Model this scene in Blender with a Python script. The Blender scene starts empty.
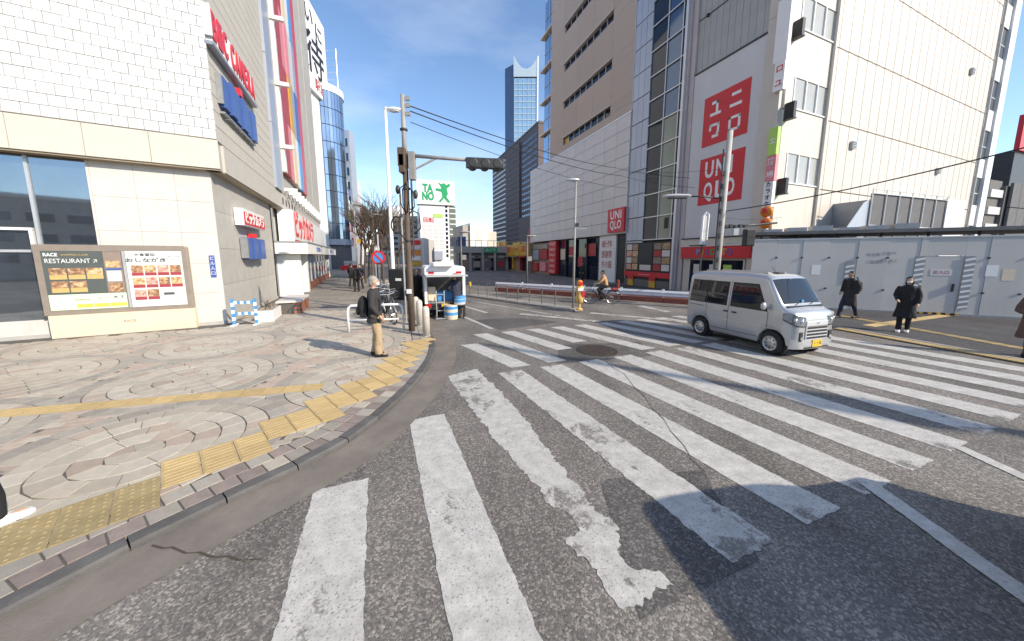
import bpy, bmesh, math, random
from mathutils import Vector, Matrix, noise
random.seed(7)
SC = bpy.context.scene
COL = SC.collection
R = math.radians

# ------------------------------------------------------------ camera
F_PX, CX, CY, CAM_H, HORIZON = 330.0, 512.0, 300.0, 2.3, 256.0
PITCH = math.atan((CY - HORIZON) / F_PX)
cam_data = bpy.data.cameras.new('camera')
cam = bpy.data.objects.new('camera', cam_data)
COL.objects.link(cam)
cam_data.sensor_fit = 'HORIZONTAL'
cam_data.sensor_width = 36.0
cam_data.lens = F_PX / 1024.0 * 36.0
cam_data.shift_y = -20.5 / 1024.0
cam_data.clip_start = 0.05
cam_data.clip_end = 3000
cam.location = (0, 0, CAM_H)
cam.rotation_euler = (R(90) - PITCH, 0, 0)
SC.camera = cam

# ------------------------------------------------------------ sky, sun, exposure
SUN_DIR = Vector((0.86, -0.51, 0)).normalized()      # horizontal direction towards the sun
SUN_EL = R(31)
world = bpy.data.worlds.new('World')
SC.world = world
world.use_nodes = True
wn, wl = world.node_tree.nodes, world.node_tree.links
wn.clear()
w_out = wn.new('ShaderNodeOutputWorld')
w_bg = wn.new('ShaderNodeBackground')
w_bg.inputs['Strength'].default_value = 0.15
sky = wn.new('ShaderNodeTexSky')
sky.sky_type = 'NISHITA'
sky.sun_disc = False
sky.sun_elevation = SUN_EL
sky.sun_rotation = math.atan2(SUN_DIR.x, SUN_DIR.y)
sky.altitude = 50
sky.air_density = 1.0
sky.dust_density = 0.35
sky.ozone_density = 3.2
tcw = wn.new('ShaderNodeTexCoord')
mpw = wn.new('ShaderNodeMapping')
mpw.inputs['Scale'].default_value = (1.0, 1.0, 3.2)
nzw = wn.new('ShaderNodeTexNoise')
nzw.inputs['Scale'].default_value = 1.7
nzw.inputs['Detail'].default_value = 7
nzw.inputs['Roughness'].default_value = 0.55
crw = wn.new('ShaderNodeValToRGB')
crw.color_ramp.elements[0].position = 0.49
crw.color_ramp.elements[0].color = (0, 0, 0, 1)
crw.color_ramp.elements[1].position = 0.86
crw.color_ramp.elements[1].color = (0.28, 0.28, 0.28, 1)
mxw = wn.new('ShaderNodeMixRGB')
mxw.inputs['Color2'].default_value = (6.2, 6.5, 7.0, 1)
wl.new(tcw.outputs['Generated'], mpw.inputs['Vector'])
wl.new(mpw.outputs['Vector'], nzw.inputs['Vector'])
wl.new(nzw.outputs['Fac'], crw.inputs['Fac'])
wl.new(crw.outputs['Color'], mxw.inputs['Fac'])
wl.new(sky.outputs['Color'], mxw.inputs['Color1'])
wl.new(mxw.outputs['Color'], w_bg.inputs['Color'])
wl.new(w_bg.outputs['Background'], w_out.inputs['Surface'])

sun_data = bpy.data.lights.new('sun', 'SUN')
sun_data.energy = 3.6
sun_data.angle = R(0.55)
sun_data.color = (1.0, 0.89, 0.73)
sun = bpy.data.objects.new('sun', sun_data)
COL.objects.link(sun)
sun.location = (30, -20, 40)
sv = Vector((SUN_DIR.x * math.cos(SUN_EL), SUN_DIR.y * math.cos(SUN_EL), math.sin(SUN_EL)))
sun.rotation_euler = sv.to_track_quat('Z', 'Y').to_euler()

SC.view_settings.view_transform = 'Standard'
SC.view_settings.look = 'None'
SC.view_settings.gamma = 1.0
SC.view_settings.use_curve_mapping = False
SC.view_settings.exposure = 0.72
SC.render.engine = 'CYCLES'
SC.cycles.use_denoising = True
SC.cycles.max_bounces = 6
SC.cycles.caustics_reflective = False
SC.cycles.caustics_refractive = False

# ------------------------------------------------------------ surveying helpers (pixel sight lines met with real planes)
_cp, _sp = math.cos(PITCH), math.sin(PITCH)
def ray(x, y):
    a, b = (x - CX) / F_PX, -(y - CY) / F_PX
    return Vector((a, _cp + b * _sp, -_sp + b * _cp))
def G(x, y, z=0.0):
    d = ray(x, y)
    t = (z - CAM_H) / d.z
    return Vector((d.x * t, d.y * t, z))
def PX(p):
    v = Vector(p) - Vector((0, 0, CAM_H))
    w = v.y * _cp - v.z * _sp
    return (CX + F_PX * v.x / w, CY - F_PX * (v.y * _sp + v.z * _cp) / w)
def vp_dir(x):
    d = ray(x, HORIZON)
    return Vector((d.x, d.y, 0)).normalized()

# ------------------------------------------------------------ materials
MATS = {}
def mat(name, col, rough=0.7, metal=0.0, var=0.08, scale=3.0, bump=0.0, bscale=40.0, spec=0.4, emit=None, stretch=None, objrand=0.0, dirt=0.0, coat=0.0):
    if name in MATS:
        return MATS[name]
    m = bpy.data.materials.new(name)
    m.use_nodes = True
    n, l = m.node_tree.nodes, m.node_tree.links
    b = n['Principled BSDF']
    b.inputs['Roughness'].default_value = rough
    b.inputs['Metallic'].default_value = metal
    b.inputs['Specular IOR Level'].default_value = spec
    if coat:
        b.inputs['Coat Weight'].default_value = coat
        b.inputs['Coat Roughness'].default_value = 0.05
    c = (col[0], col[1], col[2], 1)
    tc = n.new('ShaderNodeTexCoord')
    vec = tc.outputs['Object']
    if stretch:
        mp = n.new('ShaderNodeMapping')
        mp.inputs['Scale'].default_value = stretch
        l.new(vec, mp.inputs['Vector'])
        vec = mp.outputs['Vector']
    src = None
    if var > 0:
        nz = n.new('ShaderNodeTexNoise')
        nz.inputs['Scale'].default_value = scale
        nz.inputs['Detail'].default_value = 6
        nz.inputs['Roughness'].default_value = 0.65
        l.new(vec, nz.inputs['Vector'])
        mr = n.new('ShaderNodeMapRange')
        mr.inputs['From Min'].default_value = 0.3
        mr.inputs['From Max'].default_value = 0.7
        mr.inputs['To Min'].default_value = 1 - var
        mr.inputs['To Max'].default_value = 1 + var
        l.new(nz.outputs['Fac'], mr.inputs['Value'])
        val = mr.outputs['Result']
        if objrand:
            oi = n.new('ShaderNodeObjectInfo')
            mr2 = n.new('ShaderNodeMapRange')
            mr2.inputs['To Min'].default_value = 1 - objrand
            mr2.inputs['To Max'].default_value = 1 + objrand
            l.new(oi.outputs['Random'], mr2.inputs['Value'])
            mu = n.new('ShaderNodeMath'); mu.operation = 'MULTIPLY'
            l.new(val, mu.inputs[0]); l.new(mr2.outputs['Result'], mu.inputs[1])
            val = mu.outputs[0]
        vm = n.new('ShaderNodeVectorMath'); vm.operation = 'SCALE'
        vm.inputs[0].default_value = col
        l.new(val, vm.inputs['Scale'])
        src = vm.outputs['Vector']
        if dirt:
            n2 = n.new('ShaderNodeTexNoise')
            n2.inputs['Scale'].default_value = 0.7
            n2.inputs['Detail'].default_value = 9
            n2.inputs['Roughness'].default_value = 0.72
            mp2 = n.new('ShaderNodeMapping')
            mp2.inputs['Scale'].default_value = (1.6, 1.6, 0.25)
            l.new(tc.outputs['Object'], mp2.inputs['Vector'])
            l.new(mp2.outputs['Vector'], n2.inputs['Vector'])
            cr = n.new('ShaderNodeValToRGB')
            cr.color_ramp.elements[0].position = 0.5
            cr.color_ramp.elements[0].color = (0, 0, 0, 1)
            cr.color_ramp.elements[1].position = 0.78
            cr.color_ramp.elements[1].color = (dirt, dirt, dirt, 1)
            l.new(n2.outputs['Fac'], cr.inputs['Fac'])
            mx = n.new('ShaderNodeMixRGB')
            mx.inputs['Color2'].default_value = (0.16, 0.13, 0.10, 1)
            l.new(cr.outputs['Color'], mx.inputs['Fac'])
            l.new(src, mx.inputs['Color1'])
            src = mx.outputs['Color']
        l.new(src, b.inputs['Base Color'])
    else:
        b.inputs['Base Color'].default_value = c
    if bump > 0:
        nb = n.new('ShaderNodeTexNoise')
        nb.inputs['Scale'].default_value = bscale
        nb.inputs['Detail'].default_value = 4
        l.new(vec, nb.inputs['Vector'])
        bp = n.new('ShaderNodeBump')
        bp.inputs['Strength'].default_value = bump
        bp.inputs['Distance'].default_value = 0.02
        l.new(nb.outputs['Fac'], bp.inputs['Height'])
        l.new(bp.outputs['Normal'], b.inputs['Normal'])
    if emit:
        b.inputs['Emission Color'].default_value = (emit[0], emit[1], emit[2], 1)
        b.inputs['Emission Strength'].default_value = emit[3]
    MATS[name] = m
    return m

def asphalt_nodes(n, l, tc, base):
    """coarse chippings in dark binder, with wheel polish and patches"""
    v = n.new('ShaderNodeTexVoronoi'); v.inputs['Scale'].default_value = 62
    l.new(tc.outputs['Object'], v.inputs['Vector'])
    v2 = n.new('ShaderNodeTexNoise'); v2.inputs['Scale'].default_value = 110; v2.inputs['Detail'].default_value = 3
    l.new(tc.outputs['Object'], v2.inputs['Vector'])
    big = n.new('ShaderNodeTexNoise'); big.inputs['Scale'].default_value = 0.45; big.inputs['Detail'].default_value = 8; big.inputs['Roughness'].default_value = 0.6
    l.new(tc.outputs['Object'], big.inputs['Vector'])
    sep = n.new('ShaderNodeSeparateColor'); l.new(v.outputs['Color'], sep.inputs['Color'])
    ra = n.new('ShaderNodeValToRGB')
    e = ra.color_ramp.elements
    e[0].position = 0.0; e[0].color = (base[0] * .6, base[1] * .6, base[2] * .61, 1)
    e[1].position = 1.0; e[1].color = (base[0] * 1.7, base[1] * 1.66, base[2] * 1.62, 1)
    k = e.new(0.62); k.color = (base[0] * .9, base[1] * .9, base[2] * .9, 1)
    l.new(sep.outputs['Red'], ra.inputs['Fac'])
    mr = n.new('ShaderNodeMapRange'); mr.inputs['From Min'].default_value = .3; mr.inputs['From Max'].default_value = .7
    mr.inputs['To Min'].default_value = .72; mr.inputs['To Max'].default_value = 1.26
    l.new(big.outputs['Fac'], mr.inputs['Value'])
    mr3 = n.new('ShaderNodeMapRange'); mr3.inputs['From Min'].default_value = .3; mr3.inputs['From Max'].default_value = .7
    mr3.inputs['To Min'].default_value = .7; mr3.inputs['To Max'].default_value = 1.3
    l.new(v2.outputs['Fac'], mr3.inputs['Value'])
    # tyre-polished lanes and oil drips: noise drawn out along the carriageway
    mp = n.new('ShaderNodeMapping'); mp.inputs['Rotation'].default_value = (0, 0, math.radians(-20)); mp.inputs['Scale'].default_value = (.9, .07, 1)
    l.new(tc.outputs['Object'], mp.inputs['Vector'])
    ln = n.new('ShaderNodeTexNoise'); ln.inputs['Scale'].default_value = 1.5; ln.inputs['Detail'].default_value = 5
    l.new(mp.outputs['Vector'], ln.inputs['Vector'])
    ml = n.new('ShaderNodeMapRange'); ml.inputs['From Min'].default_value = .35; ml.inputs['From Max'].default_value = .65; ml.inputs['To Min'].default_value = .84; ml.inputs['To Max'].default_value = 1.12
    l.new(ln.outputs['Fac'], ml.inputs['Value'])
    ol = n.new('ShaderNodeTexNoise'); ol.inputs['Scale'].default_value = 2.6; ol.inputs['Detail'].default_value = 3
    l.new(tc.outputs['Object'], ol.inputs['Vector'])
    mo = n.new('ShaderNodeMapRange'); mo.inputs['From Min'].default_value = .66; mo.inputs['From Max'].default_value = .76; mo.inputs['To Min'].default_value = 1; mo.inputs['To Max'].default_value = .62
    l.new(ol.outputs['Fac'], mo.inputs['Value'])
    m1_ = n.new('ShaderNodeMath'); m1_.operation = 'MULTIPLY'; l.new(ml.outputs['Result'], m1_.inputs[0]); l.new(mo.outputs['Result'], m1_.inputs[1])
    m2_ = n.new('ShaderNodeMath'); m2_.operation = 'MULTIPLY'; l.new(m1_.outputs[0], m2_.inputs[0]); l.new(mr.outputs['Result'], m2_.inputs[1])
    mu = n.new('ShaderNodeMath'); mu.operation = 'MULTIPLY'
    l.new(m2_.outputs[0], mu.inputs[0]); l.new(mr3.outputs['Result'], mu.inputs[1])
    vm = n.new('ShaderNodeVectorMath'); vm.operation = 'SCALE'
    l.new(ra.outputs['Color'], vm.inputs[0]); l.new(mu.outputs[0], vm.inputs['Scale'])
    return vm.outputs['Vector'], v.outputs['Distance']

def asphalt(name, base, bump=0.5):
    m = bpy.data.materials.new(name); m.use_nodes = True
    n, l = m.node_tree.nodes, m.node_tree.links
    b = n['Principled BSDF']; b.inputs['Roughness'].default_value = 0.82; b.inputs['Specular IOR Level'].default_value = 0.35
    tc = n.new('ShaderNodeTexCoord')
    c, d = asphalt_nodes(n, l, tc, base)
    l.new(c, b.inputs['Base Color'])
    bp = n.new('ShaderNodeBump'); bp.inputs['Strength'].default_value = bump; bp.inputs['Distance'].default_value = 0.006; bp.invert = True
    l.new(d, bp.inputs['Height']); l.new(bp.outputs['Normal'], b.inputs['Normal'])
    MATS[name] = m
    return m

def worn_paint(name, col, base, lo=0.585, hi=0.62):
    """road paint rubbed through to the asphalt below in ragged patches"""
    m = bpy.data.materials.new(name); m.use_nodes = True
    n, l = m.node_tree.nodes, m.node_tree.links
    b = n['Principled BSDF']; b.inputs['Roughness'].default_value = 0.62
    tc = n.new('ShaderNodeTexCoord')
    c, d = asphalt_nodes(n, l, tc, base)
    nz = n.new('ShaderNodeTexNoise'); nz.inputs['Scale'].default_value = 1.3; nz.inputs['Detail'].default_value = 11; nz.inputs['Roughness'].default_value = 0.74
    l.new(tc.outputs['Object'], nz.inputs['Vector'])
    cr = n.new('ShaderNodeValToRGB')
    cr.color_ramp.elements[0].position = lo; cr.color_ramp.elements[0].color = (0, 0, 0, 1)
    cr.color_ramp.elements[1].position = hi; cr.color_ramp.elements[1].color = (0.9, 0.9, 0.9, 1)
    l.new(nz.outputs['Fac'], cr.inputs['Fac'])
    gr = n.new('ShaderNodeTexNoise'); gr.inputs['Scale'].default_value = 7; gr.inputs['Detail'].default_value = 8; gr.inputs['Roughness'].default_value = .7
    l.new(tc.outputs['Object'], gr.inputs['Vector'])
    mr = n.new('ShaderNodeMapRange'); mr.inputs['From Min'].default_value = .3; mr.inputs['From Max'].default_value = .72
    mr.inputs['To Min'].default_value = 1.08; mr.inputs['To Max'].default_value = .62
    l.new(gr.outputs['Fac'], mr.inputs['Value'])
    vm = n.new('ShaderNodeVectorMath'); vm.operation = 'SCALE'; vm.inputs[0].default_value = col
    l.new(mr.outputs['Result'], vm.inputs['Scale'])
    ch = n.new('ShaderNodeTexNoise'); ch.inputs['Scale'].default_value = 48; ch.inputs['Detail'].default_value = 4; ch.inputs['Roughness'].default_value = .6
    l.new(tc.outputs['Object'], ch.inputs['Vector'])
    hz_ = n.new('ShaderNodeMath'); hz_.operation = 'MULTIPLY_ADD'; hz_.inputs[1].default_value = .34     # chips cluster where the paint is thin
    l.new(nz.outputs['Fac'], hz_.inputs[0]); l.new(ch.outputs['Fac'], hz_.inputs[2])
    cc = n.new('ShaderNodeValToRGB'); cc.color_ramp.elements[0].position = .735; cc.color_ramp.elements[0].color = (0, 0, 0, 1); cc.color_ramp.elements[1].position = .81; cc.color_ramp.elements[1].color = (.75, .75, .75, 1)
    l.new(hz_.outputs[0], cc.inputs['Fac'])
    ma = n.new('ShaderNodeMath'); ma.operation = 'MAXIMUM'
    l.new(cr.outputs['Color'], ma.inputs[0]); l.new(cc.outputs['Color'], ma.inputs[1])
    mx = n.new('ShaderNodeMixRGB')
    l.new(ma.outputs[0], mx.inputs['Fac']); l.new(vm.outputs['Vector'], mx.inputs['Color1']); l.new(c, mx.inputs['Color2'])
    l.new(mx.outputs['Color'], b.inputs['Base Color'])
    bp = n.new('ShaderNodeBump'); bp.inputs['Strength'].default_value = .3; bp.inputs['Distance'].default_value = 0.004; bp.invert = True
    l.new(d, bp.inputs['Height']); l.new(bp.outputs['Normal'], b.inputs['Normal'])
    MATS[name] = m
    return m

def glass(name, col=(0.05, 0.07, 0.10), rough=0.04, metal=0.0, spec=0.9):
    m = mat(name, col, rough, metal, var=0.12, scale=0.5, spec=spec, bump=0.02, bscale=0.8)
    return m

ASPH = (0.188, 0.172, 0.154)
asphalt('asphalt', ASPH)
asphalt('asphalt_smooth', (0.105, 0.098, 0.092), 0.2)
asphalt('asphalt_dark', (0.075, 0.072, 0.072), 0.3)
worn_paint('road_paint', (0.55, 0.53, 0.49), ASPH)
worn_paint('road_paint_worn', (0.53, 0.51, 0.47), ASPH, 0.545, 0.575)
worn_paint('road_paint_yellow', (0.52, 0.36, 0.10), (0.09, 0.085, 0.08), 0.52, 0.68)

# ------------------------------------------------------------ mesh and object helpers
def tag(o, label=None, cat=None, group=None, kind=None):
    if label: o['label'] = label
    if cat: o['category'] = cat
    if group: o['group'] = group
    if kind: o['kind'] = kind
    return o
def link(o, parent=None):
    COL.objects.link(o)
    if parent is not None:
        o.parent = parent
    return o
def empty(name, loc=(0, 0, 0), rz=0.0, label=None, cat=None, group=None):
    o = bpy.data.objects.new(name, None)
    o.empty_display_size = 0.2
    COL.objects.link(o)
    o.location = loc
    o.rotation_euler = (0, 0, rz)
    return tag(o, label, cat, group)
class MB:
    """collects boxes, prisms, tubes and lofts; build() links them as one mesh object"""
    def __init__(s):
        s.v, s.f, s.m, s.mats = [], [], [], []
    def _mi(s, m):
        if m is None: return 0
        if m not in s.mats: s.mats.append(m)
        return s.mats.index(m)
    def add(s, vs, fs, m=None):
        k = len(s.v); i = s._mi(m)
        s.v += [tuple(v) for v in vs]
        for f in fs:
            s.f.append([j + k for j in f]); s.m.append(i)
        return s
    def box(s, x0, x1, y0, y1, z0, z1, m=None, M=None):
        vs = [Vector(p) for p in ((x0, y0, z0), (x1, y0, z0), (x1, y1, z0), (x0, y1, z0), (x0, y0, z1), (x1, y0, z1), (x1, y1, z1), (x0, y1, z1))]
        if M is not None: vs = [M @ v for v in vs]
        return s.add(vs, [(0, 3, 2, 1), (4, 5, 6, 7), (0, 1, 5, 4), (1, 2, 6, 5), (2, 3, 7, 6), (3, 0, 4, 7)], m)
    def prism(s, pts, h0, h1, axis='z', m=None):
        """polygon extruded along an axis; pts are 2-tuples in the other two axes"""
        n = len(pts)
        def P(p, h):
            if axis == 'z': return (p[0], p[1], h)
            if axis == 'y': return (p[0], h, p[1])
            return (h, p[0], p[1])
        vs = [P(p, h0) for p in pts] + [P(p, h1) for p in pts]
        fs = [list(range(n))[::-1], list(range(n, 2 * n))] + [(i, (i + 1) % n, n + (i + 1) % n, n + i) for i in range(n)]
        return s.add(vs, fs, m)
    def tube(s, pts, rad, n=8, m=None, caps=True):
        pts = [Vector(p) for p in pts]
        if not isinstance(rad, (list, tuple)): rad = [rad] * len(pts)
        vs, fs = [], []
        prev = None
        for i, p in enumerate(pts):
            t = (pts[min(i + 1, len(pts) - 1)] - pts[max(i - 1, 0)])
            t = t.normalized() if t.length > 1e-9 else Vector((0, 0, 1))
            if prev is None:
                a = Vector((1, 0, 0)) if abs(t.x) < .9 else Vector((0, 1, 0))
                u = t.cross(a).normalized()
            else:
                u = (prev - t * prev.dot(t)).normalized()
            prev = u
            w = t.cross(u)
            r = rad[i]
            ru, rw = r if isinstance(r, (tuple, list)) else (r, r)
            for j in range(n):
                an = 2 * math.pi * j / n
                vs.append(p + u * (math.cos(an) * ru) + w * (math.sin(an) * rw))
        for i in range(len(pts) - 1):
            for j in range(n):
                fs.append((i * n + j, i * n + (j + 1) % n, (i + 1) * n + (j + 1) % n, (i + 1) * n + j))
        if caps:
            fs.append(list(range(n))[::-1]); k = (len(pts) - 1) * n; fs.append([k + j for j in range(n)])
        return s.add(vs, fs, m)
    def ell(s, c, r, n=12, k=8, m=None, M=None):
        vs, fs = [], []
        c = Vector(c)
        for i in range(1, k):
            a = math.pi * i / k
            for j in range(n):
                b = 2 * math.pi * j / n
                q = Vector((r[0] * math.sin(a) * math.cos(b), r[1] * math.sin(a) * math.sin(b), r[2] * math.cos(a)))
                vs.append((M @ q if M else q) + c)
        t = Vector((0, 0, r[2])); vs.append((M @ t if M else t) + c); vs.append((-(M @ t) if M else -t) + c)
        for i in range(k - 2):
            for j in range(n):
                fs.append((i * n + j, (i + 1) * n + j, (i + 1) * n + (j + 1) % n, i * n + (j + 1) % n))
        T, B = (k - 1) * n, (k - 1) * n + 1
        for j in range(n):
            fs.append((T, j, (j + 1) % n)); fs.append((B, (k - 2) * n + (j + 1) % n, (k - 2) * n + j))
        return s.add(vs, fs, m)
    def loft(s, rings, m=None, caps=True, closed=True):
        n = len(rings[0]); vs = [p for r in rings for p in r]; fs = []
        for i in range(len(rings) - 1):
            for j in range(n if closed else n - 1):
                fs.append((i * n + j, i * n + (j + 1) % n, (i + 1) * n + (j + 1) % n, (i + 1) * n + j))
        if caps and closed:
            fs.append(list(range(n))[::-1]); k = (len(rings) - 1) * n; fs.append([k + j for j in range(n)])
        return s.add(vs, fs, m)
    def lathe(s, prof, n=16, m=None, c=(0, 0, 0), axis='z'):
        rings = []
        for r, h in prof:
            ring = []
            for j in range(n):
                a = 2 * math.pi * j / n
                x, y = r * math.cos(a), r * math.sin(a)
                q = (x, y, h) if axis == 'z' else ((x, h, y) if axis == 'y' else (h, x, y))
                ring.append((q[0] + c[0], q[1] + c[1], q[2] + c[2]))
            rings.append(ring)
        return s.loft(rings, m)
    def mesh(s, name, m=None, smooth=False, bevel=0):
        me = bpy.data.meshes.new(name)
        me.from_pydata(s.v, [], s.f)
        bm = bmesh.new(); bm.from_mesh(me)
        bmesh.ops.recalc_face_normals(bm, faces=bm.faces)
        bm.to_mesh(me); bm.free()
        if s.mats:
            for q in s.mats: me.materials.append(MATS[q])
            me.polygons.foreach_set('material_index', s.m)
        elif m: me.materials.append(MATS[m])
        if smooth: me.polygons.foreach_set('use_smooth', [True] * len(me.polygons))
        return me
    def build(s, name, m=None, parent=None, smooth=False, loc=None, rz=0.0, bevel=0, auto=None):
        me = s.mesh(name, m, smooth or auto is not None)
        if auto is not None:
            me.set_sharp_from_angle(angle=R(auto))
        o = bpy.data.objects.new(name, me)
        link(o, parent)
        if loc is not None: o.location = loc
        if rz: o.rotation_euler = (0, 0, rz)
        if bevel:
            bv = o.modifiers.new('bevel', 'BEVEL'); bv.width = bevel; bv.segments = 2; bv.limit_method = 'ANGLE'; bv.angle_limit = R(40)
        return o
_boxes = {}
def bx(parent, name, m, x0, x1, y0, y1, z0, z1, kind=None):
    """one box piece; pieces of one size and material share their mesh"""
    if x1 < x0: x0, x1 = x1, x0
    if y1 < y0: y0, y1 = y1, y0
    if z1 < z0: z0, z1 = z1, z0
    d = (round(x1 - x0, 3), round(y1 - y0, 3), round(z1 - z0, 3), m)
    if d not in _boxes:
        w, h, t = d[0] / 2, d[1] / 2, d[2] / 2
        _boxes[d] = MB().box(-w, w, -h, h, -t, t).mesh(name, m)
    o = bpy.data.objects.new(name, _boxes[d])
    link(o, parent)
    o.location = ((x0 + x1) / 2, (y0 + y1) / 2, (z0 + z1) / 2)
    return o
def piece(name, me, parent=None, loc=(0, 0, 0), rot=(0, 0, 0), scale=None):
    o = bpy.data.objects.new(name, me)
    link(o, parent)
    o.location = loc; o.rotation_euler = rot
    if scale: o.scale = scale
    return o
def copy_tree(o, parent=None):
    c = o.copy(); COL.objects.link(c); c.parent = parent
    for ch in list(o.children): copy_tree(ch, c)
    return c
BENCH = bpy.data.scenes.new('bench')                 # a side scene in which single meshes are evaluated; removed at the end
def evaluated_mesh(o):
    BENCH.collection.objects.link(o)
    vl = BENCH.view_layers[0]; vl.update()
    dg = vl.depsgraph; dg.update()
    me = bpy.data.meshes.new_from_object(o.evaluated_get(dg))
    BENCH.collection.objects.unlink(o)
    return me
_txt = {}
def text_mesh(s, size, m, bold=0.0, ext=0.01, spacing=1.0, width=None):
    key = (s, size, m, bold, ext, spacing, width)
    if key in _txt: return _txt[key]
    cu = bpy.data.curves.new('lettering', 'FONT')
    cu.body = s; cu.size = size; cu.align_x = 'CENTER'; cu.align_y = 'CENTER'
    cu.extrude = ext; cu.offset = bold; cu.space_character = spacing; cu.resolution_u = 3
    o = bpy.data.objects.new('lettering', cu)
    me = evaluated_mesh(o)
    bpy.data.objects.remove(o); bpy.data.curves.remove(cu)
    if width and me.vertices:
        xs = [v.co.x for v in me.vertices]; k = width / max(1e-6, max(xs) - min(xs))
        c = (max(xs) + min(xs)) / 2
        for v in me.vertices: v.co.x = (v.co.x - c) * k
    me.materials.clear(); me.materials.append(MATS[m])
    _txt[key] = me
    return me

class Wall:
    """a street frontage: local x runs along it, z up, `out` is metres out towards the viewer's side"""
    def __init__(s, o, d, sgn, name, label, cat, group=None):
        s.o = Vector((o[0], o[1], 0)); s.d = Vector((d[0], d[1], 0)).normalized(); s.sgn = sgn
        s.n = Vector((s.d.y, -s.d.x, 0))
        s.root = empty(name, s.o, math.atan2(s.d.y, s.d.x), label, cat, group)
    def uv(s, x, y, out=0.0):
        r = ray(x, y); nn = Vector((-s.d.y, s.d.x, 0)) * s.sgn
        c = Vector((0, 0, CAM_H))
        t = ((s.o + nn * out) - c).dot(s.n) / r.dot(s.n)
        p = c + r * t
        return ((p - s.o).dot(s.d), p.z)
    def at(s, u, out=0, z=0):
        return s.o + s.d * u + Vector((-s.d.y, s.d.x, 0)) * (s.sgn * out) + Vector((0, 0, z))
    def box(s, name, m, u0, u1, z0, z1, o0, o1, parent=None):
        return bx(parent or s.root, name, m, u0, u1, s.sgn * o0, s.sgn * o1, z0, z1)
    def text(s, txt, m, u, z, out, size, bold=0.0, parent=None, spacing=1.0, width=None, name='lettering', ext=0.01):
        me = text_mesh(txt, size, m, bold, ext, spacing, width)
        return piece(name, me, parent or s.root, (u, s.sgn * out, z), (R(90), 0, 0 if s.sgn < 0 else R(180)))
# ============================================================ ground, road, markings
def sub(o, part):
    """hang a piece that was placed in its thing's frame under one of the thing's parts"""
    o.parent = part
    o.location = Vector(o.location) - part.location
    return o
def clip(poly, nx, ny, c):
    """keep the side nx*x + ny*y <= c"""
    out = []
    for i in range(len(poly)):
        p, q = poly[i], poly[(i + 1) % len(poly)]
        a, b = nx * p[0] + ny * p[1] - c, nx * q[0] + ny * q[1] - c
        if a <= 0: out.append(p)
        if (a < 0 < b) or (b < 0 < a):
            t = a / (a - b)
            out.append((p[0] + (q[0] - p[0]) * t, p[1] + (q[1] - p[1]) * t))
    return out
def area(poly):
    return abs(sum(poly[i][0] * poly[(i + 1) % len(poly)][1] - poly[(i + 1) % len(poly)][0] * poly[i][1] for i in range(len(poly)))) / 2
def sheet(name, poly, z, m, parent=None, kind='structure', t=0.0):
    mb = MB()
    if t: mb.prism([(p[0], p[1]) for p in poly], z - t, z)
    else: mb.add([(p[0], p[1], z) for p in poly], [list(range(len(poly)))])
    o = mb.build(name, m, parent)
    if parent is None: o['kind'] = kind
    return o

road = sheet('road', [(-700, -300), (700, -300), (700, 1500), (-700, 1500)], 0.0, 'asphalt')

def catmull(pts, k=6):
    out = []
    P = [pts[0]] + list(pts) + [pts[-1]]
    for i in range(1, len(P) - 2):
        for j in range(k):
            t = j / k
            q = []
            for a in (0, 1):
                p0, p1, p2, p3 = P[i - 1][a], P[i][a], P[i + 1][a], P[i + 2][a]
                q.append(.5 * (2 * p1 + (p2 - p0) * t + (2 * p0 - 5 * p1 + 4 * p2 - p3) * t * t + (3 * p1 - p0 - 3 * p2 + p3) * t ** 3))
            out.append(tuple(q))
    out.append(tuple(pts[-1]))
    return out
KERB = catmull([(-4.4, -3.5), (-3.75, 0.0), (-3.28, 1.75), (-2.78, 2.62), (-2.06, 3.72), (-1.80, 4.95), (-1.72, 6.2), (-1.83, 7.6), (-2.25, 9.2), (-3.4, 12.4), (-4.8, 16.3), (-8.3, 26.0), (-22.5, 65.0)], 6)
def offset_line(pts, d):
    out = []
    for i, p in enumerate(pts):
        a, b = pts[max(0, i - 1)], pts[min(len(pts) - 1, i + 1)]
        tx, ty = b[0] - a[0], b[1] - a[1]
        L = math.hypot(tx, ty)
        out.append((p[0] - ty / L * d, p[1] + tx / L * d))       # +d is to the left of travel (onto the pavement)
    return out
def band(name, pts, d0, d1, z, m, parent=None, t=0.0):
    a, b = offset_line(pts, d0), offset_line(pts, d1)
    mb = MB()
    n = len(a)
    if t == 0:
        mb.add([(p[0], p[1], z) for p in a] + [(p[0], p[1], z) for p in b], [(i, i + 1, n + i + 1, n + i) for i in range(n - 1)])
    else:
        rings = [[(a[i][0], a[i][1], z), (b[i][0], b[i][1], z), (b[i][0], b[i][1], z - t), (a[i][0], a[i][1], z - t)] for i in range(n)]
        mb.loft(rings)
    o = mb.build(name, m, parent)
    if parent is None: o['kind'] = 'structure'
    return o
mat('gutter', (0.19, 0.165, 0.14), 0.85, var=0.22, scale=2.2, bump=0.25, bscale=90, dirt=0.35)
mat('kerb_stone', (0.105, 0.100, 0.095), 0.8, var=0.25, scale=6, bump=0.3, bscale=60, objrand=0.15)
mat('mortar', (0.12, 0.11, 0.098), 0.9, var=0.2, scale=3, bump=0.3, bscale=80)
mat('paver_beige', (0.41, 0.365, 0.298), 0.8, var=0.12, scale=7, bump=0.2, bscale=70, objrand=0.12, dirt=0.35)
mat('paver_cream', (0.445, 0.402, 0.332), 0.8, var=0.12, scale=7, bump=0.2, bscale=70, objrand=0.10, dirt=0.3)
mat('paver_pink', (0.395, 0.32, 0.26), 0.8, var=0.12, scale=7, bump=0.2, bscale=70, objrand=0.12, dirt=0.3)
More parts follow.
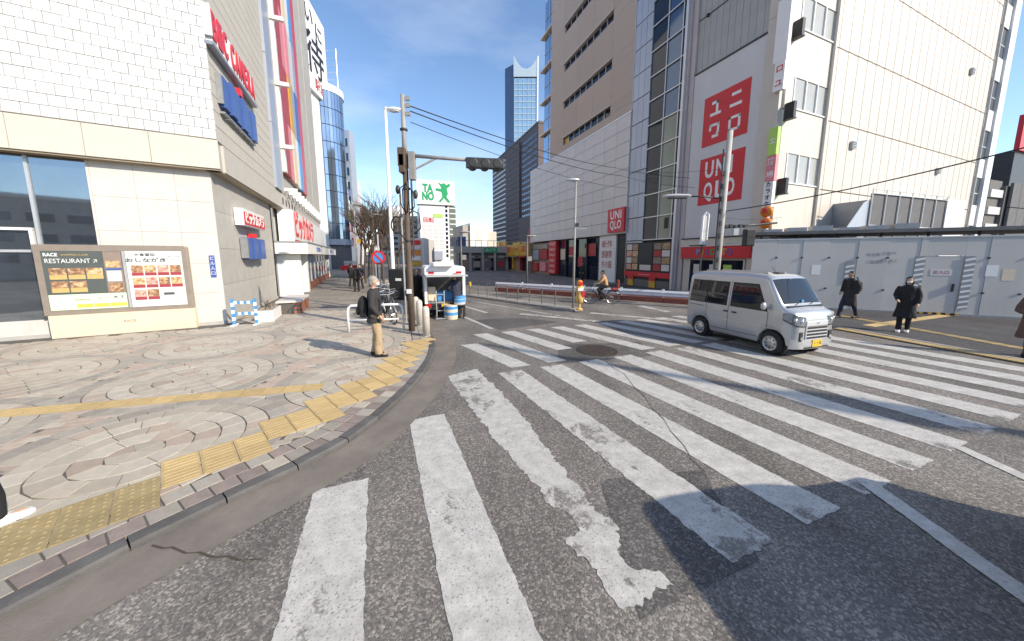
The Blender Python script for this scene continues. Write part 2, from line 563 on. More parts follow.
mat('paver_grey', (0.325, 0.295, 0.25), 0.8, var=0.14, scale=7, bump=0.2, bscale=70, objrand=0.14, dirt=0.35)
mat('paver_red', (0.25, 0.205, 0.18), 0.8, var=0.2, scale=7, bump=0.2, bscale=70, objrand=0.18, dirt=0.3)
mat('tactile', (0.46, 0.335, 0.155), 0.7, var=0.16, scale=5, bump=0.15, bscale=60, objrand=0.12, dirt=0.4)
mat('tactile_shaded', (0.33, 0.255, 0.125), 0.75, var=0.2, scale=5, bump=0.2, bscale=60, objrand=0.12, dirt=0.5)  # darker olive: shade on the nearest tiles put into the colour
mat('iron', (0.075, 0.06, 0.05), 0.6, 0.4, var=0.3, scale=9, bump=0.4, bscale=60)

gutter = band('gutter', KERB, -0.50, 0.0, 0.005, 'gutter')
SW_Z = 0.055
far_left = [(-60.0, p[1]) for p in KERB]
mb = MB(); n = len(KERB)
inner = offset_line(KERB, 0.16)
mb.add([(p[0], p[1], SW_Z - .012) for p in inner] + [(p[0], p[1], SW_Z - .012) for p in far_left], [(i, i + 1, n + i + 1, n + i) for i in range(n - 1)])
sidewalk = mb.build('sidewalk', 'mortar'); sidewalk['kind'] = 'structure'

def along(pts, step):
    """resample a polyline by arc length: (point, unit tangent)"""
    out = []; acc = 0.0; nxt = 0.0
    for i in range(len(pts) - 1):
        a, b = Vector(pts[i]), Vector(pts[i + 1]); L = (b - a).length; t = (b - a) / L
        while nxt <= acc + L:
            out.append((a + t * (nxt - acc), t)); nxt += step
        acc += L
    return out
# kerb stones, one by one
ks = along(KERB, 0.6)
for i in range(len(ks) - 1):
    (a, ta), (b, tb) = ks[i], ks[i + 1]
    if a.y > 30: break
    na, nb = Vector((-ta.y, ta.x)), Vector((-tb.y, tb.x))
    g = ta * 0.006
    c = (a + b) / 2
    A0, A1, B0, B1 = a + g - c, a + g + na * .15 - c, b - g - c, b - g + nb * .15 - c
    r = 0.012
    A2, B2 = A0 + na * .02, B0 + nb * .02
    o = MB().loft([[(p[0].x, p[0].y, -.03), (p[0].x, p[0].y, SW_Z - .012), (p[2].x, p[2].y, SW_Z + .006), (p[1].x, p[1].y, SW_Z + .006), (p[1].x, p[1].y, -.03)] for p in ((A0, A1, A2), (B0, B1, B2))]).build('kerb_stone', 'kerb_stone', sidewalk)
    o.location = (c.x, c.y, random.uniform(-.003, .003))

# pavers: three straight rows along the kerb, then concentric fans
pav = []          # (poly, material)
def sorted_rows():
    for row in range(2):
        d0, d1 = 0.16 + row * 0.21, 0.16 + row * 0.21 + 0.205
        seg = along(offset_line(KERB, (d0 + d1) / 2), 0.215)
        for i in range(len(seg) - 1):
            (a, ta), (b, tb) = seg[i], seg[i + 1]
            if a.y > 14 or a.y < 0.2: continue
            na, nb = Vector((-ta.y, ta.x)) * .099, Vector((-tb.y, tb.x)) * .099
            g = ta * .006
            pav.append(([tuple(a + g - na), tuple(b - g - nb), tuple(b - g + nb), tuple(a + g + na)], random.choice(['paver_red', 'paver_grey', 'paver_red', 'paver_grey', 'paver_beige']), 0))
sorted_rows()
LF_D, LR_D = vp_dir(1100), vp_dir(360)
L0 = G(228, 325)
inner_k = [p for p in offset_line(KERB, 0.59) if -1 < p[1] < 16]
ik_x = max(p[0] for p in inner_k)
_kc = {}
def kerb_side(p):
    """signed distance beyond the straight rows: >0 inside the fan area; with the nearest segment's half-plane"""
    key = (int(p[0] * 2.5), int(p[1] * 2.5))
    if key not in _kc:                                   # the few kerb segments that can be nearest within this cell
        ds = sorted((math.hypot((key[0] + .5) / 2.5 - q[0], (key[1] + .5) / 2.5 - q[1]), i) for i, q in enumerate(inner_k[:-1]))
        _kc[key] = [i for d, i in ds[:5]]
    best = None
    for i in _kc[key]:
        a, b = inner_k[i], inner_k[i + 1]
        dx, dy = b[0] - a[0], b[1] - a[1]; L = math.hypot(dx, dy)
        t = max(0, min(1, ((p[0] - a[0]) * dx + (p[1] - a[1]) * dy) / L / L))
        q = (a[0] + dx * t, a[1] + dy * t)
        dd = math.hypot(p[0] - q[0], p[1] - q[1])
        if best is None or dd < best[0]: best = (dd, (-dy / L, dx / L), a)
    nx, ny = best[1]
    return (p[0] - best[2][0]) * nx + (p[1] - best[2][1]) * ny, nx, ny, best[2]
centres = []
SP, CR, RW = 3.25, 1.50, .25
for j in range(-1, 9):
    for i in range(-7, 3):
        centres.append((-4.35 + i * SP + (SP / 2 if j % 2 else 0), 3.55 + j * SP * .72))
nLFx, nLFy = LF_D.y, -LF_D.x          # towards the street from the front wall
nLRx, nLRy = LR_D.y, -LR_D.x
def paved(mid):
    if mid[1] < 1.2 or mid[1] > 13.5 or mid[0] < -16: return None
    if (mid[0] - L0.x) * nLFx + (mid[1] - L0.y) * nLFy < .55 and mid[1] < 11.0: return None
    if (mid[0] - L0.x) * nLRx + (mid[1] - L0.y) * nLRy < .2 and mid[1] > 10.5: return None
    k = kerb_side(mid)
    return None if k[0] < -.2 else k
def lay(poly, mid, mm, z):
    k = paved(mid)
    if not k: return
    sd, knx, kny, ka = k
    if sd < .4: poly = clip(poly, -knx, -kny, -(knx * ka[0] + kny * ka[1]) - .004)
    if len(poly) < 3 or area(poly) < .004: return
    pav.append((poly, mm, z))
for ci, c in enumerate(centres):
    for ring in range(0, 6):
        r0, r1 = ring * RW, (ring + 1) * RW
        cnt = max(5, int(2 * math.pi * (r0 + r1) / 2 / .27))
        for k in range(cnt):
            a0, a1 = 2 * math.pi * (k + .5 * (ring % 2)) / cnt, 2 * math.pi * (k + 1 + .5 * (ring % 2)) / cnt
            am = (a0 + a1) / 2
            mid = (c[0] + (r0 + r1) / 2 * math.cos(am), c[1] + (r0 + r1) / 2 * math.sin(am))
            g, gt = .008, .003
            if r0 < .01: poly = [(c[0], c[1])] + [(c[0] + (r1 - g) * math.cos(t), c[1] + (r1 - g) * math.sin(t)) for t in (a0, am, a1)]
            else:
                ga, gb = gt / (r0 + g), gt / r1
                poly = [(c[0] + (r0 + g) * math.cos(a0 + ga), c[1] + (r0 + g) * math.sin(a0 + ga)), (c[0] + (r1 - g) * math.cos(a0 + gb), c[1] + (r1 - g) * math.sin(a0 + gb)),
                        (c[0] + (r1 - g) * math.cos(am), c[1] + (r1 - g) * math.sin(am)),
                        (c[0] + (r1 - g) * math.cos(a1 - gb), c[1] + (r1 - g) * math.sin(a1 - gb)), (c[0] + (r0 + g) * math.cos(a1 - ga), c[1] + (r0 + g) * math.sin(a1 - ga))]
            mm = ['paver_beige', 'paver_cream', 'paver_beige', 'paver_cream', 'paver_beige', 'paver_grey'][ring]
            if random.random() < .12: mm = 'paver_pink'
            lay(poly, mid, mm, .003)
# straight courses between the circles
crow = {}
for q in centres: crow.setdefault(round((q[1] - 3.55) / (SP * .72)), []).append(q)
ax, ay = Vector((.94, .34)), Vector((-.34, .94))
for i in range(-70, 60):
    for j in range(-10, 110):
        u, v = i * .215 + (.1075 if j % 2 else 0), j * .125
        c = ax * u + ay * v + Vector((-4, 2))
        if c.x > -.9 or c.x < -16 or c.y < 1 or c.y > 13.6: continue
        row_ = round((c.y - 3.55) / (SP * .72))
        if any((c.x - q[0]) ** 2 + (c.y - q[1]) ** 2 < (CR - .03) ** 2 for q in crow.get(row_, ()) ) or any((c.x - q[0]) ** 2 + (c.y - q[1]) ** 2 < (CR - .03) ** 2 for q in crow.get(row_ + 1, []) + crow.get(row_ - 1, [])): continue
        poly = [tuple(c + ax * sx * .1035 + ay * sy * .0585) for sx, sy in ((-1, -1), (1, -1), (1, 1), (-1, 1))]
        h = noise.noise(Vector((c.x * .5, c.y * .5, 3.1)))
        lay(poly, (c.x, c.y), 'paver_pink' if (h > -.1) != (random.random() < .15) else random.choice(('paver_beige', 'paver_cream')), -.002)
def paver_mesh(mb, poly, cx, cy, z, m=None):
    n = len(poly)
    ins = [((p[0] - cx) * .965, (p[1] - cy) * .965) for p in poly]
    vs = [(p[0] - cx, p[1] - cy, -.03) for p in poly] + [(p[0] - cx, p[1] - cy, z - .004) for p in poly] + [(q[0], q[1], z) for q in ins]
    fs = [(i, (i + 1) % n, n + (i + 1) % n, n + i) for i in range(n)] + [(n + i, n + (i + 1) % n, 2 * n + (i + 1) % n, 2 * n + i) for i in range(n)] + [[2 * n + i for i in range(n)]]
    mb.add(vs, fs, m)
def seen_area(poly):
    if min(p[1] for p in poly) < .9: return 0
    q = [PX((p[0], p[1], SW_Z)) for p in poly]
    if all(p[0] < 0 or p[0] > 1024 or p[1] > 641 for p in q): return 0
    return area(q)
pav.sort(key=lambda t: -seen_area(t[0]))
stuff = {}
rest = MB()
for i, (poly, mm, pz_) in enumerate(pav):
    z = pz_ + random.uniform(-.0008, .0008)
    cx = sum(p[0] for p in poly) / len(poly); cy = sum(p[1] for p in poly) / len(poly)
    if i < 290:
        mb = MB(); paver_mesh(mb, poly, cx, cy, z)
        mb.build('paver', mm, sidewalk, loc=(cx, cy, SW_Z))
    else:
        k = MB(); paver_mesh(k, poly, cx, cy, z)
        rest.add([(v[0] + cx, v[1] + cy, v[2] + SW_Z) for v in k.v], k.f, mm)
o = rest.build('pavers', None, sidewalk); o['kind'] = 'stuff'
mat('footway_slab', (0.25, 0.23, 0.20), .85, var=.16, scale=2, bump=.2, bscale=50, dirt=.3, objrand=.12)
mat('footway_light', (0.40, 0.365, 0.31), .85, var=.14, scale=2, bump=.2, bscale=50, dirt=.3, objrand=.1)
# slabs of the footway that runs on along the store
fdir = Vector((-.342, .940)); fn = Vector((-fdir.y, fdir.x))
for i in range(26):
    for j in range(9):
        c = Vector((-3.6, 13.6)) + fdir * (i * .92) + fn * (.75 + j * .92)
        if (c.x - L0.x) * LR_D.y - (c.y - L0.y) * LR_D.x < .3: continue
        piece('slab', bx(None, 'slab', 'footway_light' if j < 2 else 'footway_slab', -.452, .452, -.452, .452, -.02, .02).data, sidewalk, (c.x, c.y, SW_Z - .018), (0, 0, math.atan2(fdir.y, fdir.x)))
for o in [q for q in COL.objects if q.name.startswith('slab') and q.parent is None]: bpy.data.objects.remove(o)
far = sheet('footway', [(-3.9 - .342 * 24, 13.6 + .94 * 24), (-60, 36.2), (-60, 70), (-24, 70)], SW_Z - .006, 'footway_slab')

# tactile paving
def tactile_mesh(kind, m):
    mb = MB(); mb.box(-.147, .147, -.147, .147, -.02, .004)
    if kind == 'bar':
        for k in range(4):
            y = -.105 + k * .07
            mb.add([(-.13, y - .016, .004), (.13, y - .016, .004), (.13, y + .016, .004), (-.13, y + .016, .004), (-.122, y - .009, .009), (.122, y - .009, .009), (.122, y + .009, .009), (-.122, y + .009, .009)],
                   [(4, 5, 6, 7), (0, 1, 5, 4), (1, 2, 6, 5), (2, 3, 7, 6), (3, 0, 4, 7)])
    else:
        for a in range(4):
            for b in range(4):
                x, y = -.105 + a * .07, -.105 + b * .07
                r, q = .016, .008
                mb.add([(x - r, y - r, .004), (x + r, y - r, .004), (x + r, y + r, .004), (x - r, y + r, .004), (x - q, y - q, .010), (x + q, y - q, .010), (x + q, y + q, .010), (x - q, y + q, .010)],
                       [(4, 5, 6, 7), (0, 1, 5, 4), (1, 2, 6, 5), (2, 3, 7, 6), (3, 0, 4, 7)])
    return mb.mesh('tactile_tile', m)
T_BAR, T_DOT, T_SHADED = tactile_mesh('bar', 'tactile'), tactile_mesh('dot', 'tactile'), tactile_mesh('dot', 'tactile_shaded')
def tiles_along(p, q, rows, me, parent=sidewalk, z=SW_Z):
    a, b = Vector(p[:2]), Vector(q[:2]); t = (b - a).normalized(); nn = Vector((-t.y, t.x)); L = (b - a).length
    an = math.atan2(t.y, t.x)
    for i in range(int(L / .3)):
        for r in range(rows):
            c = a + t * (.15 + .3 * i) + nn * ((r - (rows - 1) / 2) * .3)
            piece('tactile_tile', me, parent, (c.x, c.y, z + .006 + random.uniform(-.001, .001)), (0, 0, an + random.choice((0, 0, .01, -.01))))
tiles_along(G(-60, 419, SW_Z), G(330, 386, SW_Z), 1, T_BAR)
# stepped band that follows the kerb: one fixed grid of tiles, kept where it lies near the band's centre line
bandpx = ((-60, 580), (0, 553), (90, 515), (160, 484), (213, 459), (266, 436), (340, 399), (383, 376), (408, 357), (422, 341))
cl_ = [tuple(G(x, y, SW_Z))[:2] for x, y in bandpx]
def band_d(p):
    best = 9
    for a, b in zip(cl_, cl_[1:]):
        dx, dy = b[0] - a[0], b[1] - a[1]; L = math.hypot(dx, dy)
        t = max(0, min(1, ((p[0] - a[0]) * dx + (p[1] - a[1]) * dy) / L / L))
        best = min(best, math.hypot(p[0] - a[0] - dx * t, p[1] - a[1] - dy * t))
    return best
ga_ = math.atan2(cl_[6][1] - cl_[3][1], cl_[6][0] - cl_[3][0]) - R(22)
gx_, gy_ = Vector((math.cos(ga_), math.sin(ga_))), Vector((-math.sin(ga_), math.cos(ga_)))
for i in range(-30, 40):
    for j in range(-30, 40):
        c = Vector((-3, 4)) + gx_ * (i * .302) + gy_ * (j * .302)
        if c.y < 1.1 or band_d(c) > .31: continue
        shaded = c.y < 3.0  # nearest tiles get the colour with shade painted in
        piece('tactile_tile', T_SHADED if shaded else T_BAR, sidewalk, (c.x, c.y, SW_Z + .008 + random.uniform(-.001, .001)), (0, 0, ga_))

# crosswalk bars: painted sheets on the road
DN, EN = Vector((.376, -.927)), Vector((.927, .376))
DF, NF = Vector((.6, -.8)), Vector((.8, .6))
Z1 = 0.004
LINE_Z = 0.007
def de(d, e): p = DN * d + EN * e; return (p.x, p.y)
def ragged(poly, amp, step=.025):
    """break a bar's outline up so that it looks rolled on and chipped"""
    out = []
    for i in range(len(poly)):
        a, b = Vector(poly[i]), Vector(poly[(i + 1) % len(poly)])
        L = (b - a).length; k = max(1, int(L / step))
        nn = Vector((b.y - a.y, a.x - b.x)).normalized()
        for j in range(k):
            p = a + (b - a) * (j / k)
            o = (noise.noise(Vector((p.x * 7, p.y * 7, 1.7))) + .8 * noise.noise(Vector((p.x * 23, p.y * 23, 5.1))) + .5 * noise.noise(Vector((p.x * 60, p.y * 60, 2.2)))) * amp if j else 0
            out.append(tuple(p + nn * o))
    return out
def stripe(poly, m='road_paint', amp=.012, name='crosswalk_stripe'):
    cx = sum(p[0] for p in poly) / len(poly); cy = sum(p[1] for p in poly) / len(poly)
    q = ragged(poly, amp)
    o = sheet(name, [(p[0] - cx, p[1] - cy) for p in q], 0, m, road)
    o.location = (cx, cy, Z1)
    return o
starts = {0: -3.50, 1: -4.62, 2: -6.2}
for k in range(0, 14):
    e0 = (-.70, .30, 1.22)[k] if k < 3 else 2.11 + .935 * (k - 3)
    e1 = e0 if k < 3 else 2.37 + .955 * (k - 3)
    d0 = starts.get(k, -5.92)
    d1 = -1.42
    if k == 2:                                                   # the badly worn bar: only a ragged tongue is left of it
        pts = [tuple(G(*p))[:2] for p in ((447, 376), (477, 369), (520, 412), (556, 460), (585, 493), (587, 506), (618, 527), (618, 553), (631, 568), (659, 571), (675, 586), (623, 610), (613, 599), (592, 568), (561, 537), (587, 535), (572, 517), (541, 501), (538, 486), (520, 470), (495, 440))]
        stripe(pts, 'road_paint_worn', .045)
        continue
    worn = k in (3, 8)
    stripe([de(d0, e0), de(d0, e0 + .50), de(d1, e1 + .51), de(d1, e1)], 'road_paint_worn' if worn else 'road_paint', .02 if worn else .012)
for i in range(0, 15):
    s0 = 3.95 + .84 * i
    poly = [tuple(NF * s0 + DF * -16), tuple(NF * (s0 + .43) + DF * -16), tuple(NF * (s0 + .43) + DF * 0), tuple(NF * s0 + DF * 0)]
    poly = clip(poly, DN.x, DN.y, -6.12); poly = clip(poly, -DN.x, -DN.y, 8.25 if i == 0 else 9.26)
    poly = clip(poly, EN.x, EN.y, 13.2)
    if i == 2 or i == 3:                                          # cut back round the manhole frame
        poly = clip(poly, DN.x, DN.y, -7.35 if i == 3 else -6.9)
    if len(poly) > 2 and area(poly) > .05: stripe(poly)
def line(p, q, w, m='road_paint', name='lane_line', amp=.008):
    a, b = Vector(p[:2]), Vector(q[:2]); t = (b - a).normalized(); nn = Vector((-t.y, t.x)) * w / 2
    o = stripe([tuple(a - nn), tuple(b - nn), tuple(b + nn), tuple(a + nn)], m, amp, name)
    o.location.z = LINE_Z + .001 * (len(road.children) % 5)
    return o
line(G(868, 484), G(1024, 604) + Vector((-.6, -6, 0)), .17)
line(G(958, 447), G(1024, 480) + Vector((-.5, -6, 0)), .15)
line(G(463, 306), G(487, 313), .14)
line(G(464, 317), G(492, 329), .14)
line(G(452, 297), G(458, 300), .14)
line(G(520, 314), G(600, 322), .3, 'road_paint_worn')
line(G(590, 313), G(690, 322), .3, 'road_paint_worn')
line(G(640, 306), G(668, 312), .35, 'road_paint_worn')
line(G(470, 301), G(560, 316), .12, 'road_paint_worn')
# darker patches of newer surfacing
for pts in ([(470, 320), (520, 318), (560, 322), (500, 330)], [(560, 345), (640, 342), (652, 356), (556, 364)], [(600, 480), (700, 470), (760, 560), (640, 620)]):
    o = sheet('road_patch', [tuple(G(*p))[:2] for p in pts], .002, 'asphalt_smooth', road)
# crack from the kerb into the carriageway
cr = [G(x, y) for x, y in ((152, 546), (163, 549), (172, 548), (186, 554), (199, 553), (213, 558), (228, 557), (241, 561), (262, 560))]
mb = MB()
for i in range(len(cr) - 1):
    a, b = cr[i], cr[i + 1]; t = (b - a).normalized(); nn = Vector((-t.y, t.x, 0)) * random.uniform(.004, .010)
    mb.add([a - nn, b - nn, b + nn, a + nn], [(0, 1, 2, 3)])
cr2 = [G(x, y) for x, y in ((607, 362), (614, 369), (624, 374), (633, 386), (645, 397), (652, 408), (664, 420), (671, 432), (684, 446), (692, 460), (703, 470), (712, 486))]
for i in range(len(cr2) - 1):
    a, b = cr2[i], cr2[i + 1]; t = (b - a).normalized(); nn = Vector((-t.y, t.x, 0)) * random.uniform(.002, .007)
    mb.add([a - nn, b - nn, b + nn, a + nn], [(0, 1, 2, 3)])
mat('crack', (0.07, 0.055, 0.042), 0.95, var=0)
o = mb.build('crack', 'crack', road, loc=(0, 0, .008))

# manhole
mc = G(597, 350.5)
mh = empty('manhole_cover', (mc.x, mc.y, 0), .3, 'round rusty iron manhole cover set in the crosswalk', 'manhole cover')
MB().lathe([(.0, .003), (.50, .003), (.50, .010), (.44, .010), (.44, .006), (.0, .006)], 28).build('frame', 'iron', mh)
mb = MB(); mb.lathe([(0, .006), (.43, .006), (.43, .011), (0, .011)], 28)
for a in range(-4, 5):
    for b in range(-4, 5):
        if a * a + b * b < 17: mb.box(a * .09 - .03, a * .09 + .03, b * .09 - .03, b * .09 + .03, .011, .0155)
mb.build('lid', 'iron', mh)

# pavement in front of the hoarding with its yellow tactile lines
HO_A, HO_B = G(850, 311), G(1024, 320)
HO_D = (HO_B - HO_A).normalized()
HO_0 = HO_A - HO_D * 3.6
pv = [(8.9, 15.6), (10.2, 11.7), (10.75, 9.6), (11.45, 6.3), (13.5, -6), (40, -14), (40, 3), tuple((HO_A + HO_D * 22).to_2d() + Vector((.2, .4))), tuple(HO_0.to_2d() + Vector((.3, .5))), (12.6, 17.4), (9.3, 26.5), (6.5, 26.5)]
pavement = sheet('pavement', pv, .03, 'asphalt_dark', t=.03)
mat('kerb_concrete', (0.30, 0.285, 0.26), 0.85, var=0.2, scale=4, bump=0.25, bscale=60, dirt=0.4)
ke = along(pv[1:5], .6)
for i in range(len(ke) - 1):
    (a, t), (b, _) = ke[i], ke[i + 1]
    c = (a + b) / 2
    piece('kerb_stone', bx(None, 'kerb_stone', 'kerb_concrete', -.295, .295, -.075, .075, -.045, .045).data if i == 0 else _boxes[(.59, .15, .09, 'kerb_concrete')], pavement, (c.x, c.y, .0), (0, 0, math.atan2(t.y, t.x)))
for o in [q for q in COL.objects if q.name.startswith('kerb_stone') and q.parent is None]: bpy.data.objects.remove(o)
for (p, q) in (((838, 316), (1040, 353)), ((836, 329), (1040, 366)), ((868, 327), (946, 316))):
    a, b = G(*p), G(*q); t = (b - a).normalized()
    tiles_along(a, b, 1, T_DOT if p[1] == 329 else T_BAR, pavement, .03)
# ============================================================ buildings
mat('white_tile', (0.66, 0.655, 0.645), 0.45, var=0.06, scale=4, objrand=0.07, dirt=0.16)
mat('cream_stone', (0.60, 0.56, 0.48), 0.6, var=0.06, scale=2, bump=0.05, bscale=30, dirt=0.12)
mat('cream_marble', (0.61, 0.585, 0.54), 0.5, var=0.08, scale=1.5, bump=0.04, bscale=20, dirt=0.15, objrand=.02)
mat('grey_stone', (0.46, 0.445, 0.41), 0.7, var=0.10, scale=2, bump=0.12, bscale=50, dirt=0.2, objrand=.04)
mat('beige_panel', (0.53, 0.505, 0.455), 0.7, var=0.06, scale=2, bump=0.08, bscale=30, dirt=0.10, objrand=.03)
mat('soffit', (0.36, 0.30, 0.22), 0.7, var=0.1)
mat('tile_joint', (0.44, 0.43, 0.41), .9, var=.1)
mat('joint_grey', (0.34, 0.335, 0.32), .9, var=.1)
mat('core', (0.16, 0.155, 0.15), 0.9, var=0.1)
mat('core_light', (0.55, 0.54, 0.52), 0.9, var=0.06)
mat('white_paint', (0.80, 0.80, 0.78), 0.5, var=0.05, scale=3, dirt=0.08)
mat('white_gloss', (0.82, 0.82, 0.81), 0.3, var=0.03, scale=3)
mat('red_sign', (0.62, 0.035, 0.045), 0.4, var=0.05, scale=2)
mat('red_dull', (0.42, 0.05, 0.05), 0.5, var=0.15, scale=3)
mat('blue_sign', (0.06, 0.12, 0.36), 0.4, var=0.08, scale=2)
mat('sky_blue_sign', (0.08, 0.30, 0.62), 0.4, var=0.08, scale=2)
mat('green_sign', (0.02, 0.33, 0.12), 0.45, var=0.05, scale=2)
mat('lime_sign', (0.42, 0.66, 0.14), 0.45, var=0.08, scale=2)
mat('yellow_sign', (0.60, 0.37, 0.05), 0.5, var=0.15, scale=1.5)
mat('orange_sign', (0.72, 0.24, 0.03), 0.5, var=0.1, scale=1.5)
mat('pink_sign', (0.70, 0.25, 0.28), 0.5, var=0.1, scale=1.5)
mat('black_sign', (0.02, 0.02, 0.022), 0.45, var=0.1)
mat('dark_metal', (0.06, 0.06, 0.065), 0.45, 0.5, var=0.15)
mat('grey_metal', (0.36, 0.37, 0.38), 0.42, 0.6, var=0.12, scale=4, dirt=.15)
mat('light_metal', (0.62, 0.63, 0.64), 0.38, 0.5, var=0.06)
mat('taupe_metal', (0.33, 0.28, 0.23), 0.45, 0.3, var=0.1)
mat('tan_board', (0.72, 0.60, 0.45), 0.6, var=0.05)
mat('brick', (0.30, 0.12, 0.075), 0.8, var=0.25, scale=9, bump=.2)
mat('tan_wall', (0.50, 0.415, 0.345), 0.8, var=0.05, scale=1.5, bump=0.15, bscale=12, stretch=(0.3, 0.3, 8), objrand=.03)
mat('pale_cladding', (0.64, 0.61, 0.59), 0.5, 0.1, var=0.04, scale=1.5, objrand=.035)
mat('blue_grey_panel', (0.40, 0.435, 0.50), 0.38, 0.3, var=0.05, scale=1, objrand=.05)
mat('ribbed_grey', (0.40, 0.40, 0.38), 0.6, 0.1, var=0.08, scale=1.5, dirt=.2, objrand=.03)
mat('pale_sign_panel', (0.62, 0.615, 0.61), 0.5, var=0.04, scale=.5, dirt=.08)
mat('rose_pilaster', (0.52, 0.46, 0.45), 0.6, var=0.08, scale=1)
mat('white_rib', (0.62, 0.57, 0.50), 0.55, var=0.05, scale=.8, dirt=0.26, objrand=.02)
mat('cream_rib', (0.58, 0.53, 0.47), 0.6, var=0.05, scale=.8, dirt=0.1)
mat('grey_pane', (0.40, 0.40, 0.37), 0.25, var=0.08, scale=.6, spec=.6)
mat('hoarding', (0.58, 0.56, 0.53), 0.42, 0.1, var=0.05, scale=1.2, objrand=.03, dirt=.12)
mat('hoarding_dark', (0.30, 0.31, 0.33), 0.5, 0.2, var=0.08)
mat('mesh_screen', (0.13, 0.13, 0.135), 0.8, var=0.15, scale=2, bump=.3, bscale=120)
mat('purple_brick', (0.125, 0.10, 0.105), 0.75, var=0.12, scale=1.2, objrand=.05)
mat('concrete', (0.42, 0.40, 0.37), 0.85, var=0.14, scale=2.5, bump=.15, bscale=40, dirt=.3)
mat('rail_white', (0.70, 0.71, 0.74), 0.4, 0.1, var=0.07, scale=3, dirt=.2)
mat('oxide_red', (0.26, 0.085, 0.06), 0.8, var=0.2, scale=3, bump=.2)
glass('glass_dark', (0.008, 0.014, 0.030), .03, 0.0, .35)
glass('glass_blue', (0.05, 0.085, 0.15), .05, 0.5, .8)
glass('glass_sky', (0.30, 0.40, 0.52), .06, 0.85, .8)
glass('glass_shop', (0.30, 0.34, 0.38), .03, 0.9, .8)
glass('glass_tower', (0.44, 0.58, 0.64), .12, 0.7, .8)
mat('tower_band', (0.46, 0.55, 0.60), .4, .3, var=.1)
glass('glass_green', (0.22, 0.25, 0.21), .15, 0.2, .5)

class Face(Wall):
    """a further frontage of a building that already has its root"""
    def __init__(s, o, d, sgn, root):
        s.o = Vector((o[0], o[1], 0)); s.d = Vector((d[0], d[1], 0)).normalized(); s.sgn = sgn
        s.n = Vector((s.d.y, -s.d.x, 0)); s.root = root
        a0 = root.rotation_euler.z
        s.ang = math.atan2(s.d.y, s.d.x) - a0
        s.M = Matrix.Translation(Matrix.Rotation(-a0, 4, 'Z') @ (s.o - Vector(root.location))) @ Matrix.Rotation(s.ang, 4, 'Z')
    def _fix(s, o):
        o.location = s.M @ Vector(o.location); o.rotation_euler.z += s.ang
        return o
    def box(s, name, m, u0, u1, z0, z1, o0, o1, parent=None): return s._fix(Wall.box(s, name, m, u0, u1, z0, z1, o0, o1))
    def text(s, *a, **k): return s._fix(Wall.text(s, *a, **k))
    def mesh(s, mb, name, m, **k): return s._fix(mb.build(name, m, s.root, loc=(0, 0, 0), **k))

def grid_panels(W, name, m, us, zs, o0, o1, gap=.015, skip=None):
    for i in range(len(us) - 1):
        for j in range(len(zs) - 1):
            if skip and skip((us[i] + us[i + 1]) / 2, (zs[j] + zs[j + 1]) / 2): continue
            W.box(name, m, us[i] + gap / 2, us[i + 1] - gap / 2, zs[j] + gap / 2, zs[j + 1] - gap / 2, o0, o1)
def frange(a, b, s):
    n = max(1, round((b - a) / s)); return [a + (b - a) * i / n for i in range(n + 1)]

# ---------------------------------------------------------- department store on the left corner
LF = Wall(L0, LF_D, -1, 'department_store', 'white tiled corner department store with glass front, canopy and red camera shop lettering', 'building')
LR = Face(L0, LR_D, -1, LF.root)
root = LF.root
def to_root(v): return Matrix.Rotation(-root.rotation_euler.z, 4, 'Z') @ (Vector(v) - Vector(root.location))
def wedge(inset, u_l, u_r, z0, z1, name, m):
    c = L0 - LF_D * inset - LR_D * (-inset)
    nL, nR = Vector((LF_D.y, -LF_D.x, 0)), Vector((LR_D.y, -LR_D.x, 0))
    # corner moved in by `inset` from both faces
    A = Matrix(((nL.x, nL.y), (nR.x, nR.y)))
    b = Vector((nL.dot(L0) - inset, nR.dot(L0) - inset))
    cc = A.inverted() @ b
    c = Vector((cc.x, cc.y, 0))
    pts = [c, c + LR_D * u_r, c + LR_D * u_r + Vector((-30, -8, 0)), c - LF_D * u_l + Vector((-16, 24, 0)), c - LF_D * u_l]
    pts = [to_root(p) for p in pts]
    return MB().prism([(p.x, p.y) for p in pts], z0, z1).build(name, m, root)
OV = .30
BAND0, BAND1 = 5.0, 5.85
wedge(.16, 24, 29, 0, 5.2, 'lower_core', 'core_light')
wedge(-OV + .06, 24, 29.5, BAND0 + .02, 32, 'upper_core', 'tile_joint')
# corner co-ordinates of the overhang on each face
CU = OV + .02
